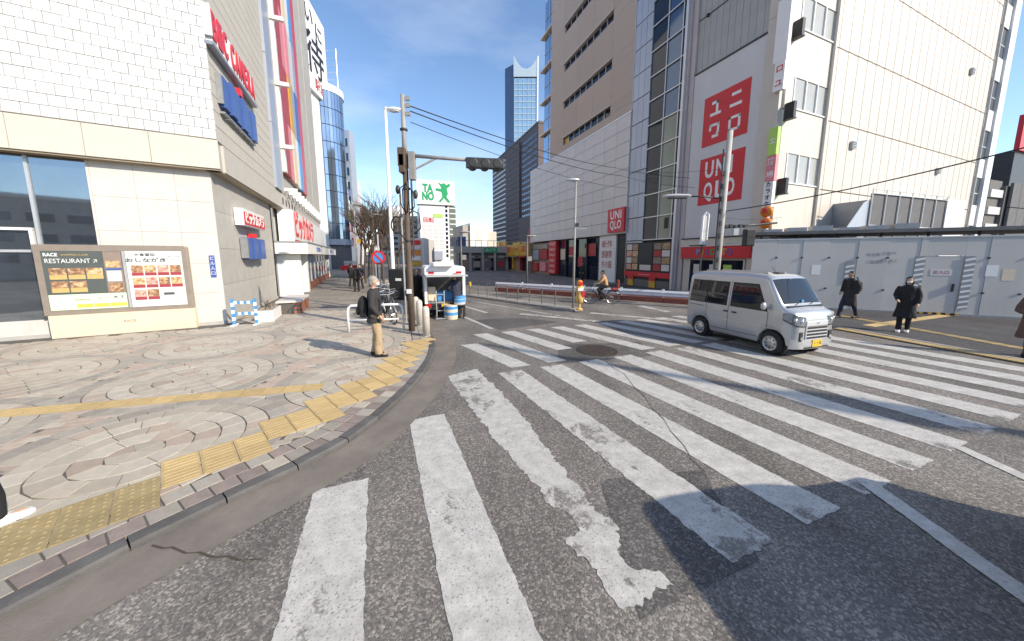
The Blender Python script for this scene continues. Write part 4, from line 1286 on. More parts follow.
# ---------------------------------------------------------- white side of the corner block
B_O = A.at(A.uv(772, 224)[0])
B_D = vp_dir(1300)
B = Wall(B_O, B_D, -1, 'white_office_block', 'tall white ribbed office block whose sunlit side rises above the grey hoarding', 'building')
BL = 27.2
B.box('core', 'joint_grey', 2.4, BL - .1, 0, TOP_B, -14, -.14)
B.box('core_front', 'joint_grey', 0.2, 2.4, 0, TOP_B, -1.2, -.14)
fl = [2.2, 5.85, 9.32, 12.86, 16.5, 20.1, 23.5]
for j in range(len(fl) - 1):
    z0, z1 = fl[j] + .03, fl[j + 1] - .03
    for i in range(43):
        u0 = 3.55 + i * .485
        B.box('rib_panel', 'cream_rib' if i > 33 else 'white_rib', u0 + .008, u0 + .477, z0, z1, -.14, .0 + (.012 if i % 2 else 0))
    # window column near the corner: three panes per storey
    wz0, wz1 = fl[j] + .12, fl[j] + 1.50
    if j == 0: wz0, wz1 = fl[j] + .2, fl[j] + 1.2
    for i in range(3):
        u0 = .62 + i * .96
        w = B.box('window', 'white_gloss', u0, u0 + .06, wz0, wz1, -.14, .03)
        sub(B.box('pane', 'grey_pane', u0 + .06, u0 + .96, wz0, wz1, -.14, -.04), w)
    B.box('window_sill', 'white_gloss', .6, 3.54, wz0 - .06, wz0, -.14, .05)
    B.box('spandrel', 'white_rib', .40, 3.54, wz1 + .01, fl[j + 1] + .05, -.14, -.002)
    B.box('corner_strip', 'white_rib', .02, .60, z0, z1, -.14, -.004)
    b = B.box('air_unit', 'black_sign', .06, .26, fl[j] - .5, fl[j] + .2, .02, .40)
    sub(B.box('air_bracket', 'dark_metal', .04, .28, fl[j] - .57, fl[j] - .51, .0, .44), b)
    # far column of dark windows
    B.box('end_panel', 'pale_cladding', 24.42, 26.1, fl[j] + 2.5, fl[j + 1] + .42, -.14, -.01)
    w = B.box('window', 'dark_metal', 24.5, 26.05, fl[j] + .45, fl[j] + 2.48, -.14, -.08)
    sub(B.box('window_rail', 'light_metal', 24.5, 26.05, fl[j] + 1.3, fl[j] + 1.36, -.08, -.05), w)
B.box('end_pier', 'white_gloss', 26.12, BL, 0, TOP_B, -.2, .12)
for u_ in (3.5, 24.36):
    B.box('down_pipe', 'grey_metal' if u_ > 20 else 'white_rib', u_ - .05, u_ + .05, 2.0, TOP_B, .03, .14)
for u_, z_ in ((6.2, 8.2), (17.5, 7.9), (20.3, 14.8)):
    v_ = B.box('wall_vent', 'grey_metal', u_, u_ + .38, z_, z_ + .38, .013, .16)
    for q_ in range(3): sub(B.box('vent_slat', 'dark_metal', u_ + .03, u_ + .35, z_ + .06 + q_ * .11, z_ + .10 + q_ * .11, .16, .17), v_)
B.box('base_wall', 'white_rib', 3.55, 24.4, 0, 2.2, -.14, -.01)
# stacked signs on the corner pier: each its own box
def corner_sign(m, box, label, txt=None, tm='white_gloss'):
    x0, y0, x1, y1 = box
    ua, za = A.uv(x0, (y0 + y1) / 2, .45)[0], A.uv((x0 + x1) / 2, y0, .45)[1]
    ub, zb = A.uv(x1, (y0 + y1) / 2, .45)[0], A.uv((x0 + x1) / 2, y1, .45)[1]
    w, h = abs(ua - ub), za - zb
    e = empty('corner_sign', A.at(max(ua, ub), .25, zb), math.atan2(A.d.y, A.d.x), label, 'sign')
    bx(e, 'case', m, -w, 0, 0, .20, 0, h)
    if txt:
        for i, ch in enumerate(txt):
            piece('letter', text_mesh(ch, min(w * .8, h / len(txt) * .85), tm, .006, .004), e, (-w / 2, .206, h - (i + .5) * h / len(txt)), (R(90), 0, R(180)))
    return e
corner_sign('white_gloss', (776, 0, 789, 60), 'plain tall white sign box high on the corner pier')
corner_sign('white_gloss', (774, 62, 784, 90), 'white sign box with two small red characters on the corner pier', 'ロユ', 'red_sign')
corner_sign('lime_sign', (768, 128, 777, 155), 'lime green sign box on the corner pier', 'エ')
corner_sign('pink_sign', (766, 156, 775, 181), 'salmon red sign box under the lime green one', '酒場')
corner_sign('white_gloss', (763, 182, 772, 207), 'white sign box with black lettering under the salmon one', 'カラオケ', 'black_sign')
e = empty('corner_sign', A.at(A.uv(766, 219, .5)[0], .25, A.uv(766, 229, .5)[1]), math.atan2(A.d.y, A.d.x), 'pair of round orange lantern signs below the lettered white box', 'sign')
for k in range(2):
    MB().ell((0, .25, .28 + k * .56), (.30, .18, .27), 14, 8).build('lantern', 'orange_sign', e, smooth=True)
    piece('lettering', text_mesh('串', .3, 'red_sign', .004, .02), e, (0, .42, .28 + k * .56), (R(90), 0, R(180)))
corner_sign('blue_grey_panel', (758, 232, 768, 243), 'small blue and grey sign box at the foot of the corner stack')
corner_sign('dark_metal', (757, 244, 766, 252), 'small dark sign box just above the hoarding end')

# ---------------------------------------------------------- hoarding round the building site
HO = Wall(HO_0, HO_D, -1, 'site_hoarding', 'long grey steel site hoarding with striped door frames at the pavement edge', 'hoarding')
D0, D1 = HO.uv(919, 300)[0], HO.uv(957, 300)[0]
for i in range(29):
    u0 = i * .9
    bend = .0 if i % 2 else .012
    a_, b_ = u0 + .004, u0 + .896
    if a_ < D0 and b_ > D0: b_ = D0 - .004
    elif a_ < D1 and b_ > D1: a_ = D1 + .004
    elif a_ >= D0 and b_ <= D1: continue
    if b_ - a_ > .05: HO.box('panel', 'hoarding', a_, b_, .10, 3.0, -.05, bend)
HO.box('door', 'hoarding', D0 + .02, D1 - .02, .12, 2.30, -.04, -.012)
HO.box('door_head', 'hoarding', D0, D1, 2.32, 3.0, -.05, .0)
HO.box('base_rail', 'hoarding_dark', 0, 26, 0, .10, -.08, .03); HO.box('top_rail', 'light_metal', 0, 26, 3.0, 3.05, -.06, .03)
hz = HO.box('hazard_strip', 'black_sign', D0, D1, .05, .12, .03, .05)
for k in range(5): sub(HO.box('hazard_block', 'yellow_sign', D0 + .03 + k * .24, D0 + .14 + k * .24, .051, .119, .05, .054), hz)
HO.box('door_handle', 'dark_metal', D1 - .2, D1 - .16, .95, 1.25, -.012, .05)
dc = (D0 + D1) / 2
d = HO.box('door_notice', 'pale_cladding', dc - .32, dc + .26, 1.55, 1.80, -.012, -.004); sub(HO.text('出入口', 'red_dull', dc - .03, 1.67, -.002, .15, ext=.001), d)
for u0, z0, z1 in ((HO.uv(841, 300)[0], 1.2, 2.1), (D0 - .28, .9, 2.3), (D1 + .02, .3, 2.3)):
    st = HO.box('striped_jamb', 'hoarding_dark', u0, u0 + .26, z0, z1, .013, .022)
    k = 0
    while z0 + k * .2 + .1 < z1:
        me = MB().add([(-.13, 0, -.05), (.13, 0, .02), (.13, 0, .10), (-.13, 0, .03)], [(0, 1, 2, 3)]).mesh('stripe', 'white_paint')
        o = piece('stripe', me, HO.root, (u0 + .13, -.026, z0 + .05 + k * .2)); sub(o, st); k += 1
for (u, z, t) in ((HO.uv(869, 300)[0], 2.35, '安全第一'), (HO.uv(869, 300)[0], 2.05, 'ご迷惑を'), (HO.uv(882, 300)[0], 2.4, '工事中'), (HO.uv(882, 300)[0], 2.1, '立入禁止')): HO.text(t, 'hoarding_dark', u, z, .016, .14, ext=.001)

for i in range(1, 28):
    for z_ in (.9, 2.2):
        if D0 - .2 < i * .9 < D1 + .2: continue
        HO.box('clamp', 'dark_metal', i * .9 - .035, i * .9 + .035, z_, z_ + .06, .0, .035)
for px_, z_, m_ in ((812, 1.5, 'white_paint'), (986, 1.55, 'white_paint'), (1003, 1.4, 'tan_board')):
    u_ = HO.uv(px_, 300)[0]; n_ = HO.box('paper_notice', m_, u_ - .15, u_ + .15, z_, z_ + .42, .013, .017)
mat('splash_dirt', (0.30, 0.28, 0.255), .8, var=.3, scale=5)
# scaffold box standing behind the hoarding
sb = Wall(HO.at(4.3, -3.6), vp_dir(1500), -1, 'scaffold_enclosure', 'grey mesh sheeted scaffold with a white end standing behind the hoarding', 'scaffold')
def span(x): return sb.uv(x, 220)[0]
u0, u1, u2 = span(868), span(943), span(962)
zt = sb.uv(900, 196)[1]
for k, (a, b) in enumerate(zip(frange(u0, u1, 1.25)[:-1], frange(u0, u1, 1.25)[1:])):
    for z0, z1 in ((1.5, zt - 1.6), (zt - 1.58, zt)): sb.box('mesh_sheet', 'mesh_screen', a + .02, b - .02, z0, z1, -.03, 0)
    sb.root.children
for a in frange(u0, u1, 1.25): sb.root and MB().tube([(a, -.05, 0), (a, -.05, zt + .25)], .03, 6).build('standard', 'light_metal', sb.root)
for z in (zt - 1.6, zt, zt + .2): MB().tube([(u0, -.06, z), (u1, -.06, z)], .025, 6).build('ledger', 'light_metal', sb.root)
sb.box('end_panel', 'white_paint', u1 + .02, u2, 1.5, zt + .1, -1.6, .02)
sb.box('inner_core', 'hoarding_dark', u0 + .1, u1 - .05, 0, zt - .3, -2.0, -.25)
MB().prism([(u0 - 2.4, 2.6), (u0 - .03, 2.6), (u0 - .03, zt - .3), (u0 - .5, zt - .5), (u0 - 1.9, 3.4)], .02, .05, 'y').build('sloping_sheet', 'blue_grey_panel', sb.root)
sr = Wall(HO.at(0, -1.5), HO_D, -1, 'site_roof', 'low dark temporary roof showing just above the hoarding', 'roof')
sr.box('roof_deck', 'mesh_screen', .2, 17.5, 3.28, 3.42, -3, .6)
for k in range(12): sr.box('post', 'dark_metal', .5 + k * 1.4, .56 + k * 1.4, 0, 3.28, .3, .36)
for k in range(6): sr.box('roof_bundle', 'grey_metal', .6 + k * .9, 1.3 + k * .9, 3.43, 3.55 + .05 * (k % 3), -.2, .4)

# right edge: sheeted building under construction and a red sign
rs = Wall(G(990, 300) * 1.9, vp_dir(1500), -1, 'sheeted_building', 'dark mesh sheeted building at the right beyond the white block', 'building')
rs.root.location.z = 0
rz_ = rs.uv(1000, 180)[1]
rs.box('core', 'core', 0, 18, 0, rz_ - .3, -8, -.3)
for i in range(10):
    for j in range(4): rs.box('mesh_sheet', 'mesh_screen', .4 + i * 1.7, .4 + (i + 1) * 1.7 - .06, j * (rz_ / 4) + .04, (j + 1) * (rz_ / 4) - .04, -.2, 0)
for j in range(5): rs.box('balcony', 'pale_cladding', -2.4, .2, 1.5 + j * 1.6, 2.2 + j * 1.6, -3, -.4); rs.box('balcony_gap', 'core', -2.3, .1, 2.2 + j * 1.6, 3.1 + j * 1.6, -3, -.6)
rr = Wall(G(1006, 300) * 2.4, vp_dir(1500), -1, 'rooftop_billboard', 'plain red rooftop billboard above the mesh sheeted building', 'billboard')
u0, za = rr.uv(1019, 150); _, zb = rr.uv(1020, 112)
rr.box('panel', 'red_sign', u0, u0 + 9, za, zb, -.4, 0); rr.box('frame', 'dark_metal', u0 + .2, u0 + 8.8, 0, za, -2, -.3)

# ---------------------------------------------------------- farther buildings
def block(name, label, px0, px1, py_top, dist, depth=12, face=None, m='concrete', cat='building', group=None):
    """a box building whose front spans px0..px1 at distance dist (metres along y)"""
    x0, x1 = (px0 - CX) / F_PX * dist, (px1 - CX) / F_PX * dist
    d = face or Vector((1, 0, 0))
    W = Wall((x0, dist), d, -1, name, label, cat, group)
    L = W.uv(px1, 250)[0]; zt = W.uv(px0, py_top)[1]
    W.L, W.H = L, zt
    W.box('wall', m, 0, L, 0, zt, -depth, 0)
    return W
def windows(W, u0, u1, z0, z1, nu, nz, m='glass_dark', fw=.7, fh=.6, frame='light_metal', out=.0):
    du, dz = (u1 - u0) / nu, (z1 - z0) / nz
    for i in range(nu):
        for j in range(nz):
            a, b = u0 + i * du + du * (1 - fw) / 2, z0 + j * dz + dz * (1 - fh) / 2
            w = W.box('window', frame, a, a + du * fw, b, b + dz * fh, out, out + .06)
            sub(W.box('pane', m, a + .06, a + du * fw - .06, b + .06, b + dz * fh - .06, out + .06, out + .075), w)

# dark brown stepped office block behind the store
DB_D = vp_dir(392)
db = Wall(((537 - CX) / F_PX * 84, 84), DB_D, 1, 'office_block', 'dark purple brown stepped office block with long pale window bands behind the clothing store', 'building')
db_L = db.uv(493, 230)[0]; db_H = db.uv(512, 147)[1]
db.box('wall', 'purple_brick', 0, db_L, 0, db_H, -16, 0)
mid_u = db.uv(507, 230)[0]; s2 = db.uv(520, 230)[0]
NB = 20
for j in range(NB):
    z = 4.2 + j * (db_H - 5) / NB
    for i, (a, b) in enumerate(zip(frange(mid_u + .3, db_L - .3, 2.4)[:-1], frange(mid_u + .3, db_L - .3, 2.4)[1:])):
        w = db.box('window_band', 'pale_cladding' if (i + j) % 3 else 'blue_grey_panel', a + .06, b - .06, z, z + .42, 0, .05)
    if j > 5:
        for a, b in zip(frange(.6, s2 - 1.2, 1.5)[:-1], frange(.6, s2 - 1.2, 1.5)[1:]): db.box('window', 'glass_blue', a + .12, b - .12, z, z + .5, 0, .05)
    for a, b in zip(frange(s2 - .6, mid_u, 1.6)[:-1], frange(s2 - .6, mid_u, 1.6)[1:]): db.box('wall_panel', 'purple_brick', a + .05, b - .05, z, z + (db_H - 5) / NB - .08, 0, .5)
db.box('step_block', 'purple_brick', .2, s2 - .8, 0, db.uv(530, 216)[1], 0, .6)
for j in range(6):
    for i in range(4): db.box('wall_panel', 'purple_brick', .3 + i * (s2 - 1.2) / 4, .22 + (i + 1) * (s2 - 1.2) / 4, .5 + j, 1.42 + j, .6, .68)
db.box('roof_parapet', 'purple_brick', -.1, db_L + .1, db_H, db_H + .5, -16, .1)
# glass tower with a scooped top
tw_d = 190.0
tx = lambda x: (x - CX) / F_PX * tw_d
tz = lambda y: CAM_H + (HORIZON - y) / F_PX * tw_d * .995
t = empty('glass_tower', (tx(521), tw_d, 0), 0, 'slender glass tower with a scooped white crown far behind the office blocks', 'building')
hw = (tx(537) - tx(506)) / 2
def scoop(x): return tz(72) - 7.0 * max(0, 1 - ((x - .25 * hw) / (.75 * hw)) ** 2) if x > -.5 * hw else tz(84)
mb = MB()
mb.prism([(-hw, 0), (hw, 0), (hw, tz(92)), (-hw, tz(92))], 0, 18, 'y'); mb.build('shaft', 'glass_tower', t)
pts = [(-.48 * hw, tz(91))] + [(hw * 1.0, tz(91))] + [(x, scoop(x)) for x in [hw * (1 - k / 12 * 1.48) for k in range(13)]]
MB().prism(pts, -.4, 18.5, 'y').build('crown', 'tower_band', t)
mb = MB(); mb.prism([(-hw, tz(92)), (-.5 * hw, tz(92)), (-.5 * hw, tz(80)), (-hw, tz(84))], 0, 18, 'y'); mb.build('side_crown', 'glass_blue', t)
for j in range(30): bx(t, 'floor_band', 'tower_band', -.44 * hw, .92 * hw, -.2, 0, 6 + j * (tz(92) - 6) / 30, 6.5 + j * (tz(92) - 6) / 30)
for i in range(6): bx(t, 'rib', 'tower_band', -.45 * hw + i * .27 * hw, -.43 * hw + i * .27 * hw, -.3, 0, 5, tz(92))
bx(t, 'rib', 'white_gloss', .92 * hw, hw, -.6, 0, 5, tz(74))
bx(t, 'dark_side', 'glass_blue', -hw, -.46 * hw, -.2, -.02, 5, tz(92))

# white building with the green logo
tk = block('commercial_building', 'white narrow building topped by a white billboard with green letters and figure', 422, 455, 205, 92, 14, vp_dir(1500), 'white_paint')
tk.box('billboard', 'white_gloss', -.6, tk.L + .1, tk.H + .2, tk.uv(424, 180)[1], -3, .5)
bt = tk.uv(424, 180)[1]; bh = bt - tk.H
tk.text('TA', 'green_sign', tk.L * .25, tk.H + bh * .66, .52, 2.8, bold=.16, width=tk.L * .30, ext=.03)
tk.text('NO', 'green_sign', tk.L * .25, tk.H + bh * .34, .52, 2.8, bold=.16, width=tk.L * .34, ext=.03)
fx, fz = tk.L * .70, tk.H + .9
s_ = bh * .8
MB().prism([(fx + p[0] * s_, fz + p[1] * s_) for p in ((-.30, .0), (-.08, .28), (-.12, .52), (-.42, .58), (-.40, .70), (-.12, .68), (-.16, .80), (-.30, 1.0), (-.12, .92), (.02, .98), (.14, .88), (.30, .98), (.34, .84), (.16, .70), (.22, .45), (.14, .28), (.34, .02), (.20, .0), (.0, .22), (-.16, .0))], -.55, -.50, 'y').build('logo_figure', 'green_sign', tk.root)
tk.box('glazed_edge', 'glass_green', tk.L * .86, tk.L + .4, 1, tk.H, -1, .12)
for j in range(11): tk.box('floor_line', 'white_gloss', tk.L * .86, tk.L + .45, 1 + j * tk.H / 11.2, 1.3 + j * tk.H / 11.2, -1, .2)
for j in range(12): tk.box('window', 'glass_dark', tk.L * .74, tk.L * .80, 2 + j * tk.H / 13, 2.8 + j * tk.H / 13, 0, .08)
windows(tk, .4, tk.L * .7, 3, tk.H - 5, 4, 8, 'pale_cladding', .8, .7, 'white_gloss')
tk.text('回転', 'red_sign', tk.L * .25, tk.H - 4, .1, 1.5, ext=.02)
tk.box('blue_hoarding', 'blue_grey_panel', .2, tk.L * .62, 1.2, 3.6, 0, .6)
tk.box('wall_banner', 'lime_sign', tk.L * .38, tk.L * .66, tk.H - 3.2, tk.H - 2.2, 0, .1)
for x in (.8, tk.L - 1): MB().tube([(x, 3, bt), (x, 3, bt + 5)], .07, 5).build('aerial', 'light_metal', tk.root)
tg = block('commercial_building', 'grey building with a white rounded roof dome behind the utility pole', 380, 421, 216, 105, 14, None, 'concrete')
r = tg.L * .36
MB().ell((tg.L * .35, 7, tg.H), (r, 6.5, r * .85), 20, 10).build('roof_dome', 'white_gloss', tg.root, smooth=True)
windows(tg, .6, tg.L - .6, 2, tg.H - 1, 6, 7, 'glass_dark')
st_ = block('commercial_building', 'slim side block with stacked signs left of the green logo building', 408, 424, 238, 60, 8, None, 'pale_cladding')
for j, m in enumerate(('yellow_sign', 'white_gloss', 'orange_sign', 'pale_cladding', 'red_sign')): st_.box('shop_sign', m, .2, st_.L * .8, .6 + j * (st_.H - .8) / 5, .4 + (j + 1) * (st_.H - .8) / 5, 0, .25)
wb = block('commercial_building', 'small white rooftop box building before the dark office block', 471, 488, 223, 62, 9, vp_dir(1200), 'white_paint')
wb.box('grey_side', 'concrete', -1.3, -.02, 0, wb.H - .4, -7, -.4); wb.box('annex', 'cream_stone', wb.L, wb.L + 1.9, 0, wb.H - 1.4, -6, -.3)
wb.box('mark', 'pale_cladding', wb.L * .35, wb.L * .6, wb.H * .55, wb.H * .9, 0, .04)
# elevated deck with green sign
vd = block('station_deck', 'low elevated deck with a green sign spanning the far end of the street', 457, 508, 247, 52, 5, vp_dir(2200), 'core')
vd.box('deck_edge', 'concrete', -.4, vd.L + .3, vd.H - .9, vd.H + .1, 0, .5)
g = vd.box('green_sign_panel', 'green_sign', vd.L * .52, vd.L * .78, vd.H - .85, vd.H - .1, .5, .58); sub(vd.text('みどり', 'white_gloss', vd.L * .65, vd.H - .48, .59, .55, ext=.004), g)
for i in range(5): vd.box('pillar', 'concrete', i * vd.L / 4.2, i * vd.L / 4.2 + .35, 0, vd.H - .9, .05, .45)
for i in range(4): vd.box('shop_light_panel', ('menu_brown', 'taupe_metal', 'core', 'red_dull')[i], .6 + i * vd.L / 4.2, 1.7 + i * vd.L / 4.2, .5, 1.5, 0, .06)
for i in range(9): vd.box('deck_rail_post', 'fence_grey' if False else 'dark_metal', i * vd.L / 8.4, i * vd.L / 8.4 + .07, vd.H + .1, vd.H + 1.0, .1, .17)
vd.box('deck_rail', 'dark_metal', 0, vd.L, vd.H + .98, vd.H + 1.04, .1, .17)
for i in range(6): vd.box('kiosk_front', ('core', 'menu_brown', 'glass_dark', 'menu_brown', 'glass_dark', 'core')[i], .15 + i * vd.L / 6.2, (i + .8) * vd.L / 6.2, 0.05, 1.9, 0, .03)
for i in range(5): vd.box('strip_sign', ('green_sign', 'concrete', 'menu_brown', 'taupe_metal', 'concrete')[i], .3 + i * vd.L / 5.2, .3 + (i + .6) * vd.L / 5.2, 2.0, 2.35, 0, .2)
vd.box('blue_box', 'blue_sign', .3, 1.5, vd.H + .12, vd.H + 1.6, -1.5, .05); vd.box('grey_box', 'concrete', -.9, .25, vd.H + .12, vd.H + 1.5, -1.5, .05)
# shops beyond the store, behind the barrier: they carry the same frontage on
def front_shop(name, label, px_near, px_far, out, ztop, m):
    u0, u1 = A.uv(px_near, 250, out)[0], A.uv(px_far, 250, out)[0]
    W = Wall(A.at(u0, out), A_D, 1, name, label, 'shop')
    W.L, W.H = u1 - u0, ztop
    W.box('wall', m, 0, W.L, 0, ztop, -6, 0)
    return W
ys = front_shop('shop', 'shop with a big yellow sign band beyond the clothing store', 530, 508, .3, 3.6, 'menu_brown')
for k in range(3):
    a_, b_ = k * ys.L / 3, (k + 1) * ys.L / 3 - .1
    f = ys.box('sign_band', 'yellow_sign', a_, b_, 2.35, 4.0 + .3 * (k % 2), 0, .35); sub(ys.text(('薬', 'ドラッグ', '激安')[k], 'red_sign', (a_ + b_) / 2, 3.2, .37, 1.0, ext=.006, width=(b_ - a_) * .7), f)
    ys.box('shop_window', ('glass_dark', 'menu_brown', 'glass_dark')[k], a_ + .3, b_ - .3, .2, 2.1, 0, .04)
    ys.box('hanging_banner', ('red_dull', 'yellow_sign', 'pink_sign')[k], b_ - .25, b_ + .05, .3, 2.3, .05, .4)
    ys.box('awning', ('red_dull', 'taupe_metal', 'menu_brown')[k], a_ + .2, b_ - .2, 2.12, 2.3, .05, .8)
y2 = front_shop('shop', 'small yellow signed kiosk left of the big yellow sign band', 507.5, 499, .3, 4.6, 'core')
f = y2.box('sign_band', 'yellow_sign', 0, y2.L, 3.1, 4.7, 0, .3); sub(y2.text('食堂', 'red_sign', y2.L / 2, 3.9, .32, 1.1, ext=.006), f)
y2.box('shop_window', 'glass_dark', .2, y2.L - .2, .2, 2.6, 0, .04); y2.box('lower_sign', 'red_dull', .2, y2.L - .2, 2.65, 3.0, 0, .2)

# ---------------------------------------------------------- left side of the street beyond the department store
bl_p = Vector(((303 - CX) / F_PX * 47, 47, 0))
wbld = Wall(bl_p, vp_dir(470), -1, 'billboard_building', 'white building with a tall white billboard of black brush lettering', 'building')
L_e = wbld.uv(329, 150)[0]
zb0, zt0 = wbld.uv(312, 92)[1], wbld.uv(306, 0)[1]
wbld.box('wall', 'white_paint', -6, L_e, 0, zb0, -14, 0)
MB().prism([(-6, zb0), (L_e, zb0), (L_e, wbld.uv(327, 38)[1]), (0, zt0 + 1), (-6, zt0 + 4)], -.5, 10, 'y').build('billboard', 'white_gloss', wbld.root)
cz = zb0
for ch, fu, fz, sz in (('つ', .30, .86, 3.4), ('い', .55, .80, 3.0), ('に', .80, .73, 2.6), ('・', .50, .58, 3.2), ('待', .66, .38, 6.4), ('ワ', .22, .62, 3.2), ('ク', .26, .46, 3.2), ('新', .20, .20, 2.0), ('店', .40, .18, 2.0)):
    wbld.text(ch, 'black_sign', L_e * fu, zb0 + (zt0 - zb0) * fz, .53, sz, bold=.05, ext=.02)
wbld.text('駅前', 'red_dull', L_e * .75, zb0 + (zt0 - zb0) * .10, .53, 1.8, ext=.02)
for j in range(5): MB().tube([(L_e + .4, 3 + j, zb0 - 1), (L_e + .4, 3 + j, zb0 + 6)], .06, 5).build('roof_rail', 'yellow_sign' if j == 2 else 'light_metal', wbld.root)
for z in (zb0 + 1, zb0 + 3, zb0 + 5): MB().tube([(L_e + .4, 3, z), (L_e + .4, 7, z)], .05, 5).build('roof_rail', 'light_metal', wbld.root)
# curved glass building
cyl_d = 60.0
cxp = (333 - CX) / F_PX * cyl_d; cr_ = 19.5 / F_PX * cyl_d
ch_ = CAM_H + (HORIZON - 106) / F_PX * cyl_d
cg = empty('curved_glass_building', (cxp, cyl_d, 0), 0, 'round fronted glass building with floor bands beside the white billboard', 'building')
NS = 22
glass('glass_curve', (0.34, 0.43, 0.54), .07, 0.8, .8); glass('glass_curve_dark', (0.22, 0.29, 0.38), .07, 0.8, .8)
nfl = 9
for j in range(nfl):
    z0 = 5.2 + j * (ch_ - 5.8) / nfl; z1 = 5.2 + (j + 1) * (ch_ - 5.8) / nfl
    for i in range(NS):
        a0, a1 = R(180) + R(200) * i / NS - R(10), R(180) + R(200) * (i + 1) / NS - R(10)
        pts = [(cr_ * math.cos(a), cr_ * math.sin(a)) for a in (a0 + .008, a1 - .008)] + [(cr_ * .97 * math.cos(a), cr_ * .97 * math.sin(a)) for a in (a1 - .008, a0 + .008)]
        lefty = i < 8
        if lefty:
            MB().prism(pts, z0 + .9, z1 - .06).build('pane', 'grey_pane' if j % 3 else 'glass_green', cg); MB().prism(pts, z0, z0 + .86).build('spandrel', 'pale_cladding', cg)
        else: MB().prism(pts, z0 + .06, z1 - .06).build('pane', 'glass_curve_dark' if i % 5 == 0 else 'glass_curve', cg)
MB().lathe([(cr_ * .95, 0), (cr_ * .95, ch_)], 32).build('core', 'core', cg, smooth=False)
MB().lathe([(cr_ * 1.02, ch_ - .6), (cr_ * 1.02, ch_ + .5)], 32).build('parapet', 'white_paint', cg)
for k_ in range(2): MB().tube([(1.1 + k_ * .5, -1.5, ch_ - .5), (1.1 + k_ * .5, -1.5, ch_ + 7)], .10, 5).build('mast', 'yellow_sign', cg)
for k_ in range(8): MB().tube([(1.1, -1.5, ch_ + k_ * .85), (1.6, -1.5, ch_ + .6 + k_ * .85)], .04, 4).build('mast_brace', 'yellow_sign', cg)
for k_ in range(5): MB().tube([(-1.0, -1.3, ch_ + 1.5 + k_ * 1.1), (3.9, -1.3, ch_ + 1.5 + k_ * 1.1)], .035, 4).build('aerial_rail', 'light_metal', cg)
for x_ in (-.9, 3.8): MB().tube([(x_, -1.3, ch_), (x_, -1.3, ch_ + 6.2)], .04, 4).build('aerial_post', 'light_metal', cg)
MB().lathe([(cr_ * 1.06, 4.2), (cr_ * 1.06, 5.2)], 32).build('canopy_ring', 'blue_grey_panel', cg)
rs_ = block('shop', 'shop with a red lettered sign and grey shutter at the foot of the round building', 342, 358, 266, 52, 6, vp_dir(1500), 'core')
f = rs_.box('sign_panel', 'red_sign', 0, rs_.L, rs_.H - 1.5, rs_.H + .1, 0, .3); sub(rs_.text('カードショップ', 'white_gloss', rs_.L * .55, rs_.H - .7, .31, .42, width=rs_.L * .7, ext=.004), f)
sh = rs_.box('shutter', 'grey_metal', .4, rs_.L - .3, .0, rs_.H - 1.6, 0, .05)
for k in range(8): rs_.box('shutter_slat', 'light_metal', .42, rs_.L - .32, .05 + k * .19, .21 + k * .19, .05, .075)
fr = [(349, 356, 130, 75, 'blue_grey_panel', 'slim grey glass fronted building past the round glass building'), (355, 360, 180, 90, 'pale_cladding', 'narrow pale building hung with pink signs down the street'), (358, 363, 205, 110, 'pink_sign', 'narrow salmon pink building down the left side of the street'), (362, 372, 255, 130, 'cream_stone', 'small cream building closing the left side of the street'), (370, 384, 250, 150, 'concrete', 'low grey building behind the bare street trees')]
for i, (x0, x1, yt, dd, m, lab) in enumerate(fr):
    w = block('street_building', lab, x0, x1, yt, dd, 2.5, None, m)
    windows(w, .2, w.L - .2, 4, w.H - 1, 2 if i < 3 else 4, 8 if i < 3 else 4, 'glass_blue', .8, .6, 'light_metal')
    if i < 2:
        for j, mm in enumerate(('red_sign', 'pink_sign', 'green_sign', 'white_gloss', 'blue_sign')): w.box('projecting_sign', mm, w.L - .9, w.L - .7, 4.5 + j * 2.6, 6.6 + j * 2.6, .1, 1.3)
# off to the right and behind: office block seen only in the shop glass
ob = Wall((34, -42), Vector((.51, .86, 0)), 1, 'office_block', 'pale office block across the junction, mirrored in the shop glass', 'building')
ob.box('wall', 'concrete', -30, 4, 0, 19, -14, 0)
windows(ob, -29, 3, 1, 18, 14, 6, 'glass_blue', .75, .55)

for x0, x1, y_, h_, m_, lab in ((-34, -17, -44, 15, 'tan_wall', 'tan office block behind the viewer, mirrored in the shop glass'), (-16, -5, -34, 8, 'concrete', 'low grey office block behind the viewer, mirrored in the shop glass'), (-3, 9, -40, 10.5, 'pale_cladding', 'pale office block behind the viewer, mirrored in the shop glass'), (10, 20, -44, 18, 'purple_brick', 'dark brown office block behind the viewer, mirrored in the shop glass')):
    w = Wall((x0, y_), Vector((1, 0, 0)), 1, 'office_block', lab, 'building')
    w.box('wall', m_, 0, x1 - x0, 0, h_, -10, 0)
    windows(w, .5, x1 - x0 - .5, 1, h_ - .8, max(3, int((x1 - x0) / 2.6)), max(3, int(h_ / 3.2)), 'glass_blue', .75, .5)
    w.box('roof_edge', 'pale_cladding', -.1, x1 - x0 + .1, h_, h_ + .4, -10, .12)
